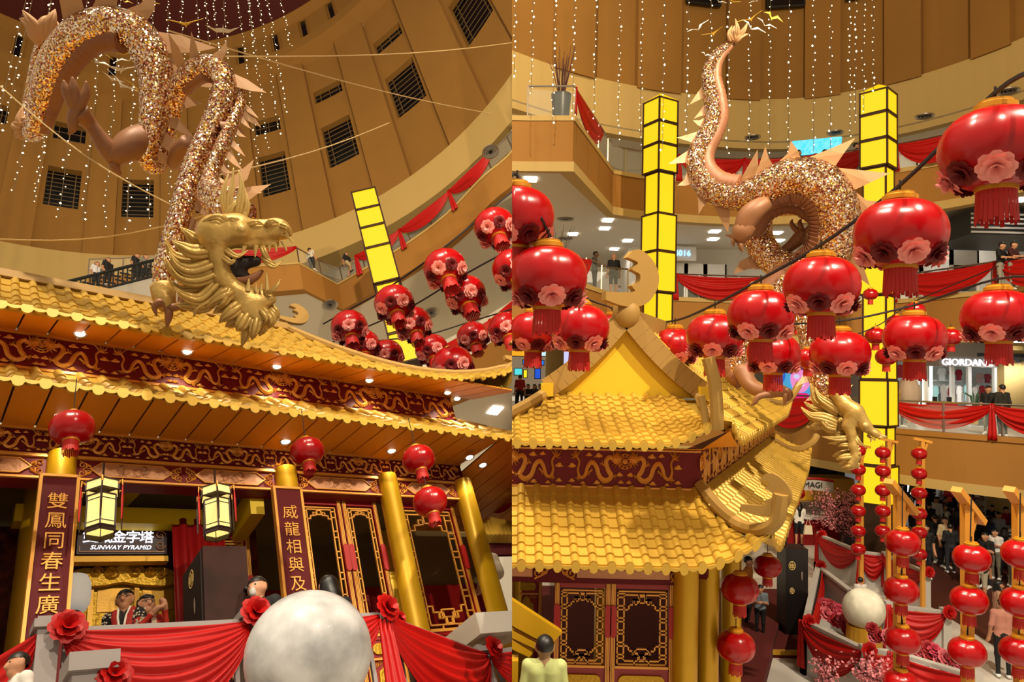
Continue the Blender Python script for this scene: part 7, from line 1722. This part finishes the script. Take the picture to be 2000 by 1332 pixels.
# draped ramp walls
m_wallw = mat('white_ramp_wall', '#b5b0a8', .7)
def ramp(pts, label, zt=-3.5, drop=.75):
    P = [PR(x, y, Z=zt) for x, y in pts]
    root = thing('ramp_wall', label, 'low wall', (P[0].x, P[0].y, ZF))
    for a, b in zip(P[:-1], P[1:]):
        part(root, 'panel', MB().beam(V((a.x, a.y, (zt+ZF)/2-.05)), V((b.x, b.y, (zt+ZF)/2-.05)), .08, zt-ZF-.1), m_wallw); part(root, 'top_rail', MB().beam(a, b, .14, .07), m_wallw)
    for a in P: part(root, 'post', MB().box(a.x-.09, a.x+.09, a.y-.09, a.y+.09, ZF, zt+.1), m_wallw)
    for i, (a, b) in enumerate(zip(P[:-1], P[1:])):
        n = V(((b-a).y, -(b-a).x, 0)).normalized(); n = n if n.y < 0 else -n
        swag(a+n*.1, b+n*.1, drop, ('first', 'second', 'third')[i]+' red swag from the kiosk on the '+label, 'swags on the low walls', .12, folds=5, tail=1.0, out=n)
    return P
r1 = ramp([(1602, 1045), (1680, 1078), (1730, 1084), (1808, 1118)], 'low wall beyond the moon globe')
r2 = ramp([(1598, 1106), (1668, 1160), (1735, 1182), (1846, 1196)], 'low wall behind the moon globe')
r3 = ramp([(1574, 1214), (1690, 1270), (1745, 1274), (1905, 1322)], 'low wall in front of the moon globe')
ramp([(1598, 1106), (1574, 1214)], 'wall joining the moon terraces')
for P in (r1[0], r2[0], r3[0], r1[3], r2[3], r3[1]): rosette(P+V((0, -.15, .05)), .16, (0, -1, .3), 'red satin rosette on a low wall post by the moon terraces', 'rosettes of the moon terraces')
# moon, flowers, blossom
mc = PR(1687, 1189, Y=16.7); mr = 40*16.7/FPX*.97
root = thing('moon_globe', 'white moon globe on a flower bank between the red-draped low walls', 'globe', (mc.x, mc.y, ZF)); part(root, 'globe', MB().ball(mc, mr, 36), mat('pale_moon_globe', '#d8d3bf', .6, col2='#b7b39c', nscale=3), smooth=180); part(root, 'stand', MB().lathe([(mr*.9, ZF), (mr*.8, mc.z-mr*.8), (mr*.4, mc.z-mr*.8)], 20, (mc.x, mc.y, 0)), m_gold)
FL = {c: FLW.copy() for c in ('pink', 'red', 'rose')}
for c, m in (('pink', mat('pink_bloom', '#c9606a', .7)), ('red', mat('crimson_bloom', '#8e0a14', .7)), ('rose', mat('rose_bloom', '#b03048', .7))): FL[c].materials.clear(); FL[c].materials.append(m)
rnd = random.Random(11)
def bloom(P, s, c, label, group):
    o = bpy.data.objects.new('bloom', FL[c]); COL.objects.link(o); o.matrix_world = FR @ Matrix.Translation(P) @ V((rnd.uniform(-.5, .5), -1, rnd.uniform(.2, 1))).to_track_quat('Z', 'Y').to_matrix().to_4x4() @ Matrix.Scale(s, 4); tag(o, label, 'flower', group); _side(o)
for i in range(46):
    x = rnd.uniform(1600, 1672); y = rnd.uniform(1178+(x-1600)*.45, 1196+(x-1600)*.75); c = ('pink', 'red', 'rose')[i % 3]; P = PR(x, y, Y=17.9-(y-1180)*.01)
    bloom(P+V((.12, 0, 0)), rnd.uniform(.13, .2), c, {'pink': 'pink', 'red': 'crimson', 'rose': 'rose-red'}[c]+' artificial bloom in the bank left of the moon globe', c+' blooms left of the moon globe')
for i in range(36):
    x = rnd.uniform(1700, 1880); y = 1236+(x-1700)*.36+rnd.uniform(-14, 16); c = ('pink', 'red', 'rose')[i % 3]; P = PR(x, y, Y=15.8-(x-1700)*.006)
    bloom(P, rnd.uniform(.11, .17), c, {'pink': 'pink', 'red': 'crimson', 'rose': 'rose-red'}[c]+' artificial bloom in the planter along the front low wall', c+' blooms along the front low wall')
def blossom(base, h, spread, n, label, seed):
    rn = random.Random(seed); root = thing('blossom_tree', label, 'blossom tree', base); br = MB(); bl = MB()
    part(root, 'trunk', MB().tube([base, base+V((.05, 0, h*.4)), base+V((0, .05, h*.6))], [.06, .05, .03], 7), mat('blossom_bark', '#4a2a20', .8))
    for i in range(n):
        a = rn.uniform(0, 6.28); u = rn.uniform(.3, 1); e = base+V((cos(a)*spread*u, sin(a)*spread*u*.7, h*rn.uniform(.45, 1))); s = base+V((0, 0, h*rn.uniform(.25, .6))); m = s.lerp(e, .5)+V((0, 0, .08*h)); br.tube([s, m, e], [.016, .011, .005], 4)
        for k in range(16):
            p = s.lerp(e, .25+.75*rn.random())+V((rn.gauss(0, .07), rn.gauss(0, .07), rn.gauss(0, .07))); r = rn.uniform(.02, .042); t = V((rn.gauss(0, 1), rn.gauss(0, 1), rn.gauss(0, 1))).normalized(); u2 = t.orthogonal().normalized()*r; w2 = t.cross(u2)
            bl.add([p+u2, p+w2, p-u2, p-w2, p+t*r*.6], [(0, 1, 4), (1, 2, 4), (2, 3, 4), (3, 0, 4)])
    part(root, 'branches', br, MATS['blossom_bark']); part(root, 'blossoms', bl, mat('pink_blossom', '#dd9296', .7, col2='#b8606a', nscale=9), kind='stuff')
P = PR(1645, 1080, Z=ZF); blossom(V((P.x, P.y, ZF)), 2.4, 1.25, 240, 'large pink blossom tree beyond the draped low walls', 1)
P = PR(1690, 1085, Z=ZF); blossom(V((P.x, P.y, ZF)), 1.6, .9, 120, 'smaller pink blossom tree before the slim lantern poles', 2)
for i, (x, y) in enumerate(((1612, 1325), (1690, 1322), (1712, 1328))):
    P = PR(x, y, Y=13.5); blossom(P-V((0, 0, .35)), .75, .32, 14, ('sprig of pink blossom before the front low wall, beside its first post', 'sprig of pink blossom below the moon globe', 'sprig of pink blossom beside the oak lantern pole')[i], 5+i)
# kiosk and counters behind the roof
p = PR(1575, 1050, Z=ZF+.0); root = thing('kiosk', 'white and red kiosk counter with a curved sign behind the two women', 'kiosk', (p.x+.3, 29, ZF))
kx = PR(1580, 980, Y=28.6).x
part(root, 'counter', MB().box(kx-1.0, kx+1.1, 28.4, 29.6, ZF, ZF+1.0), m_cloth2); part(root, 'counter_top', MB().box(kx-1.1, kx+1.2, 28.3, 29.7, ZF+1.0, ZF+1.1), m_sw); part(root, 'machine', MB().box(kx-.5, kx+.5, 28.7, 29.2, ZF+1.1, ZF+1.6), m_steel)
part(root, 'sign', MB().grid(lambda u, v: V((kx-.9+1.8*u, 28.5-.25*sin(pi*u), ZF+2.0+.45*v+.12*sin(pi*u))), 12, 1, thick=(0, .06, 0)), mat('grey_sign_face', '#a9a39f', .5)); part(root, 'sign_border', MB().tube([(kx-.9+1.8*i/12, 28.5-.25*sin(pi*i/12), ZF+2.45+.12*sin(pi*i/12)) for i in range(13)], .05, 6), m_redlac); part(root, 'lettering', text_mb('MAGI', .3, .01), m_black, M=Matrix.Translation((kx, 28.2, ZF+2.33)) @ RX90)
p = PR(1600, 955, Y=31); root = thing('yellow_canopy', 'yellow canopy box over the kiosk under the gallery', 'canopy', (p.x, 31, ZF)); part(root, 'canopy', MB().box(p.x-1.2, p.x+1.3, 30.6, 32, p.z-.5, p.z+.5), mat('canopy_yellow', '#c08a10', .6))
for s in (-1.1, 1.2): part(root, 'leg', MB().box(p.x+s-.05, p.x+s+.05, 30.7, 30.8, ZF, p.z-.5), m_towerframe)
p = PR(1610, 925, Y=33); root = thing('dark_shop', 'dark shop interior with grey machines under the gallery', 'shop', (p.x, 33, ZF)); part(root, 'dark_back', MB().box(p.x-1.9, p.x+1.2, 33.6, 33.7, ZF, -1.7), m_black); part(root, 'machine', MB().box(p.x-.6, p.x+.5, 33, 33.5, ZF, p.z), m_grey); part(root, 'hood', blob([((p.x-.7, 33.1, p.z), (p.x+.5, 33.1, p.z+.15), .25, .2, 0)], .08, .05), m_black, smooth=180)
for i, (x, w_, c) in enumerate(((1755, .9, '#dfe6ea'), (1775, .5, '#e8eef0'))):
    p = PR(x, 960, Y=36); root = thing('lit_panel_stand', 'tall lit white shop panel behind the crowd, '+('wider' if i == 0 else 'narrower')+' of two', 'shop panel', (p.x, 36, ZF)); part(root, 'panel', MB().box(p.x-w_/2, p.x+w_/2, 36, 36.1, ZF, -1.6), mat('lit_pale_panel', '#dfe8ee', emit=1.6)); part(root, 'frame', MB().box(p.x-w_/2-.06, p.x-w_/2, 35.95, 36.1, ZF, -1.6), m_black)
p = PR(1753, 942, Y=33); root = thing('poster_stand', 'black poster stand with pale writing behind the crowd', 'poster stand', (p.x, 33, ZF)); part(root, 'board', MB().box(p.x-.45, p.x+.45, 33, 33.05, p.z-.6, p.z+.6), m_black); part(root, 'leg', MB().box(p.x-.03, p.x+.03, 33.02, 33.06, ZF, p.z-.6), m_black)
part(root, 'writing', MB().box(p.x-.3, p.x+.3, 32.98, 33, p.z+.3, p.z+.36).box(p.x-.25, p.x+.25, 32.98, 33, p.z+.1, p.z+.15).box(p.x-.3, p.x+.3, 32.98, 33, p.z-.2, p.z-.16), m_sw)
# stalls under the gallery
for k, (x0, x1, c, nm) in enumerate(((1805, 1840, '#8a1418', 'deep red'), (1845, 1872, '#a83038', 'rose red'), (1876, 1936, '#b9d4e0', 'pale blue'))):
    Y = 37-k*.8; a = PR(x0, 950, Y=Y).x; b = PR(x1, 950, Y=Y).x; root = thing('market_stall', nm+' market stall with goods under the gallery, behind the crowd', 'stall', ((a+b)/2, Y, ZF))
    part(root, 'back', MB().box(a, b, Y+.8, Y+.9, ZF, -1.8), cmat(c)); part(root, 'table', MB().box(a, b, Y, Y+.8, ZF, ZF+.9), m_cloth2)
    rn = random.Random(k)
    for i in range(12): x = a+(b-a)*rn.random(); z_ = rn.uniform(-3.3, -1.9); part(root, 'goods', MB().ball((x, Y+.7, z_), rn.uniform(.08, .17), 8, (1, .5, 1.2)), cmat(rn.choice(('#c01020', '#d8d8d0', '#b03060', '#e0b020', '#8a1020'))))
    part(root, 'awning', MB().prism([(a-.1, Y-.3, -2.2), (b+.1, Y-.3, -2.2), (b+.1, Y+.8, -1.75), (a-.1, Y+.8, -1.75)], (0, 0, .05)), m_cloth if k != 2 else cmat('#c07078'))
p = PR(1958, 960, Y=30); struct('wall_column_ground', MB().lathe([(.62, ZF), (.62, -1.5)], 24, (p.x, 30, 0)), m_cream, smooth=30)
p = PR(1968, 1000, Y=27); root = thing('food_counter', 'dark food counter with dishes behind the queue', 'counter', (p.x, 27, ZF)); part(root, 'front', MB().box(p.x-1.4, p.x+2.5, 27, 27.8, ZF, ZF+1.0), m_black); part(root, 'top', MB().box(p.x-1.5, p.x+2.6, 26.9, 27.9, ZF+1.0, ZF+1.06), m_steel)
for i in range(5): part(root, 'dish', MB().lathe([(.05, 0), (.16, .06), (.14, .06)], 14, (p.x-1.0+i*.6, 27.3, ZF+1.06)), cmat(('#c8b070', '#a83018', '#d8d0c0')[i % 3]))
# queue barriers
bp = []
for i, (x, y) in enumerate(((1844, 1098), (1800, 1070), (1905, 1075), (1960, 1060))):
    P = PR(x, y, Z=ZF); bp.append(P); root = thing('barrier_post', 'steel queue barrier post standing among the crowd', 'barrier post', P, group='queue barrier posts'); part(root, 'shaft', MB().cyl(P, P+V((0, 0, .95)), .03, 8), m_steel); part(root, 'base', MB().lathe([(.17, 0), (.17, .03), (.05, .05)], 16, P), m_steel); part(root, 'head', MB().cyl(P+V((0, 0, .9)), P+V((0, 0, 1.0)), .045, 8), m_black)
for a, b in ((0, 1), (0, 2), (2, 3)): single('barrier_belt', MB().tube([bp[a]+V((0, 0, .92)), bp[a].lerp(bp[b], .5)+V((0, 0, .85)), bp[b]+V((0, 0, .92))], .025, 5), m_cloth2, 'dark red belt between queue barrier posts', 'barrier belt', 'queue barrier belts')
# ---- people on the ground floor
NAMES = {'#0c0c0f': 'black', '#d9d6d0': 'white', '#5c0f18': 'maroon', '#b8a17c': 'beige', '#a01818': 'red', '#23305a': 'navy', '#6b6a35': 'olive', '#c08a80': 'pink', '#8d9199': 'grey', '#3f6aa8': 'blue'}
crowd = [(1787, 940, 6, 's'), (1809, 955, 2, 's'), (1835, 948, 1, 's'), (1829, 975, 1, 'l'), (1846, 974, 2, 's'), (1897, 968, 1, 's'), (1917, 970, 1, 's'), (1826, 1010, 0, 's'), (1845, 1015, 3, 'l'), (1915, 1012, 0, 's'), (1932, 1014, 5, 'b'), (1944, 1038, 1, 't'), (1962, 1036, 0, 'l'), (1965, 995, 4, 's'), (1744, 974, 7, 's'), (1782, 990, 0, 'l'), (1984, 1024, 1, 's'), (1760, 1000, 0, 's'), (1796, 1003, 0, 'b'), (1868, 1000, 0, 'l'), (1882, 1020, 2, 's'), (1856, 1028, 0, 's'), (1900, 995, 0, 's'), (1975, 1046, 0, 's'), (1992, 1000, 0, 'l'), (1860, 955, 0, 's'), (1880, 958, 1, 's'), (1815, 985, 0, 's'), (1808, 1030, 0, 's'), (1772, 965, 1, 'l'), (1950, 1005, 8, 's'), (1938, 990, 0, 's'), (1850, 990, 1, 'b'), (1875, 985, 0, 's'), (1925, 1045, 0, 's'), (1995, 1050, 9, 's'), (1820, 945, 0, 's'), (1845, 930, 1, 's'), (1905, 940, 4, 's'), (1765, 1030, 0, 'l'), (1890, 1045, 0, 'b'), (1700, 985, 8, 'l')]
cl_ = list(NAMES); hrs = {'s': ('short', 'short black hair'), 'l': ('long', 'long black hair'), 'b': ('bob', 'a black bob'), 't': ('tail', 'a ponytail')}
rnd = random.Random(2)
for i, (x, y, c, hr) in enumerate(crowd):
    c = cl_[c]; ps = ('stand', 'phone', 'walk', 'stand', 'phone')[i % 5]; far = y < 975; H_ = rnd.uniform(1.58, 1.74)
    P = PR(x, y, Z=ZF+H_*.95)
    person(V((P.x, P.y, ZF)), rnd.uniform(-3, 3), H_, 'person in %s with %s%s %s' % (NAMES[c], hrs[hr][1], {'phone': ', hands raised', 'walk': ', mid-stride'}.get(ps, ''), 'by the market stalls' if far else 'in the queue area'), c, ('#101014', '#23242c', '#15151a', '#6b6354')[i % 4], hair=hrs[hr][0], pose=ps, sleeves=i % 3 == 0, group='people in the ground floor crowd')
ppl(1561, 985, ZF, 1.66, 'woman with a white top, black shorts and a cream bag at the kiosk', '#d8d4cc', '#0c0c0f', hair='long', pose='phone', rz=pi-.2, shorts=True, shoes='#15151a')
ppl(1530, 1005, ZF, 1.58, 'woman in a pale top and dark shorts at the kiosk beside the roof edge', '#c9b8a8', '#0c0c0f', hair='tail', pose='stand', rz=pi+.3, shorts=True, shoes='#15151a')
b_ = PR(1573, 1030, Z=ZF+.85); single('handbag', MB().prism([(b_.x-.16, b_.y-.3, b_.z-.2), (b_.x+.16, b_.y-.3, b_.z-.2), (b_.x+.12, b_.y-.3, b_.z+.12), (b_.x-.12, b_.y-.3, b_.z+.12)], (0, .1, 0)).tube([(b_.x-.1, b_.y-.25, b_.z+.1), (b_.x, b_.y-.25, b_.z+.4), (b_.x+.1, b_.y-.25, b_.z+.1)], .012, 6), cmat('#d8c8ac'), 'cream handbag hanging at the side of a woman at the kiosk', 'handbag')
ppl(1485, 1147, ZF+.14, 1.25, 'boy in a grey polo shirt and black trousers standing on the red carpet', '#6d7880', '#0c0c0f', hair='short', pose='phone', rz=-.4)
ppl(1462, 1094, ZF+.14, 1.72, 'man in an orange top beside the gold columns', '#b06a20', '#0c0c0f', hair='short', pose='stand', rz=1.0)
pk = ppl(1958, 1176, ZF, 1.68, 'person in a pink shirt and black trousers beside the outermost lantern pole', '#b57a68', '#0b0b0d', hair='short', pose='stand', rz=pi-.3)
ppl(1950, 1140, ZF, 1.6, 'person with a cream bag beside the one in the pink shirt', '#b58a70', '#0c0c0f', hair='bob', pose='stand', rz=1.2)
ppl(1915, 1070, ZF, 1.65, 'person in black beyond the middle oak lantern pole', '#0c0c0f', '#b0a890', hair='short', pose='stand', rz=2.5, shorts=True)
ppl(1680, 1132, ZF, 1.2, 'small child with a dark cap beyond the low wall behind the moon globe', '#c9c4bc', '#333333', hair='short', rz=pi)
P = PR(1064, 1258, Y=8.0); person(P-V((0, 0, 1.62)), pi, 1.7, 'man in a pale green shirt seen from behind below the lattice screens', '#a9b070', '#333322', '#8a6a4a', hair='short', pose='stand', h=.009)
# gilded gangway at the lower edge
root = thing('gold_gangway', 'yellow-gold painted wooden gangway boards beside the man in green', 'gangway', PR(1040, 1250, Y=8.6)); 
for a, b, c, d in (((1000, 1172), (1098, 1236), (1074, 1262), (1000, 1222)), ((1000, 1232), (1056, 1262), (1050, 1270), (1000, 1246)), ((1000, 1250), (1040, 1276), (1034, 1284), (1000, 1268))):
    part(root, 'board', MB().prism([PR(*p, Y=8.6) for p in (a, b, c, d)], (0, .12, 0)), m_goldcol)
part(root, 'post', MB().box(.0, .16, 8.5, 8.7, -4.6, PR(1010, 1285, Y=8.6).z), m_goldcol)
# ------------------------------------------------------------------ the two halves meet in one upright plane: trim what crosses it
CAMI = cam.matrix_world.inverted()
gone = []
for o in list(COL.objects):
    if o.type != 'MESH' or '_half' not in o: continue
    left = o['_half'] == 'L'
    M = CAMI @ wmat(o)
    xs = [(M @ V(c)).x for c in o.bound_box] if len(o.data.vertices) else [0]
    s = -1 if left else 1
    if min(x*s for x in xs) >= -1e-4: continue
    me = o.data; n = len(me.vertices); co = np.empty(n*3); me.vertices.foreach_get('co', co); co = co.reshape(-1, 3)
    x = (co @ np.array(M.to_3x3())[0]+M.translation.x)*s
    if x.min() >= -1e-4: continue
    if x.max() <= 1e-4: gone.append(o); continue
    bm = bmesh.new(); bm.from_mesh(me)
    Mi = M.inverted(); co_ = Mi @ V((0, 0, 0)); no = (M.to_3x3().transposed() @ V((-s, 0, 0))).normalized()
    r = bmesh.ops.bisect_plane(bm, geom=bm.verts[:]+bm.edges[:]+bm.faces[:], plane_co=co_, plane_no=no, clear_outer=True)
    ed = [e for e in r['geom_cut'] if isinstance(e, bmesh.types.BMEdge) and e.is_boundary]
    if ed: bmesh.ops.holes_fill(bm, edges=ed, sides=0)
    nm = me.copy(); bm.to_mesh(nm); bm.free(); o.data = nm
def kill(o):
    for c in list(o.children): kill(c)
    bpy.data.objects.remove(o)
for o in gone:
    try: kids = list(o.children)
    except ReferenceError: continue
    for c in kids:
        if c not in gone: c.parent = o.parent; c.matrix_parent_inverse = o.matrix_parent_inverse @ o.matrix_basis @ c.matrix_parent_inverse if o.parent else c.matrix_parent_inverse
    bpy.data.objects.remove(o)
for o in list(COL.objects):
    if o.type == 'EMPTY' and not o.children: bpy.data.objects.remove(o)
for o in COL.objects:
    if '_half' in o: del o['_half']
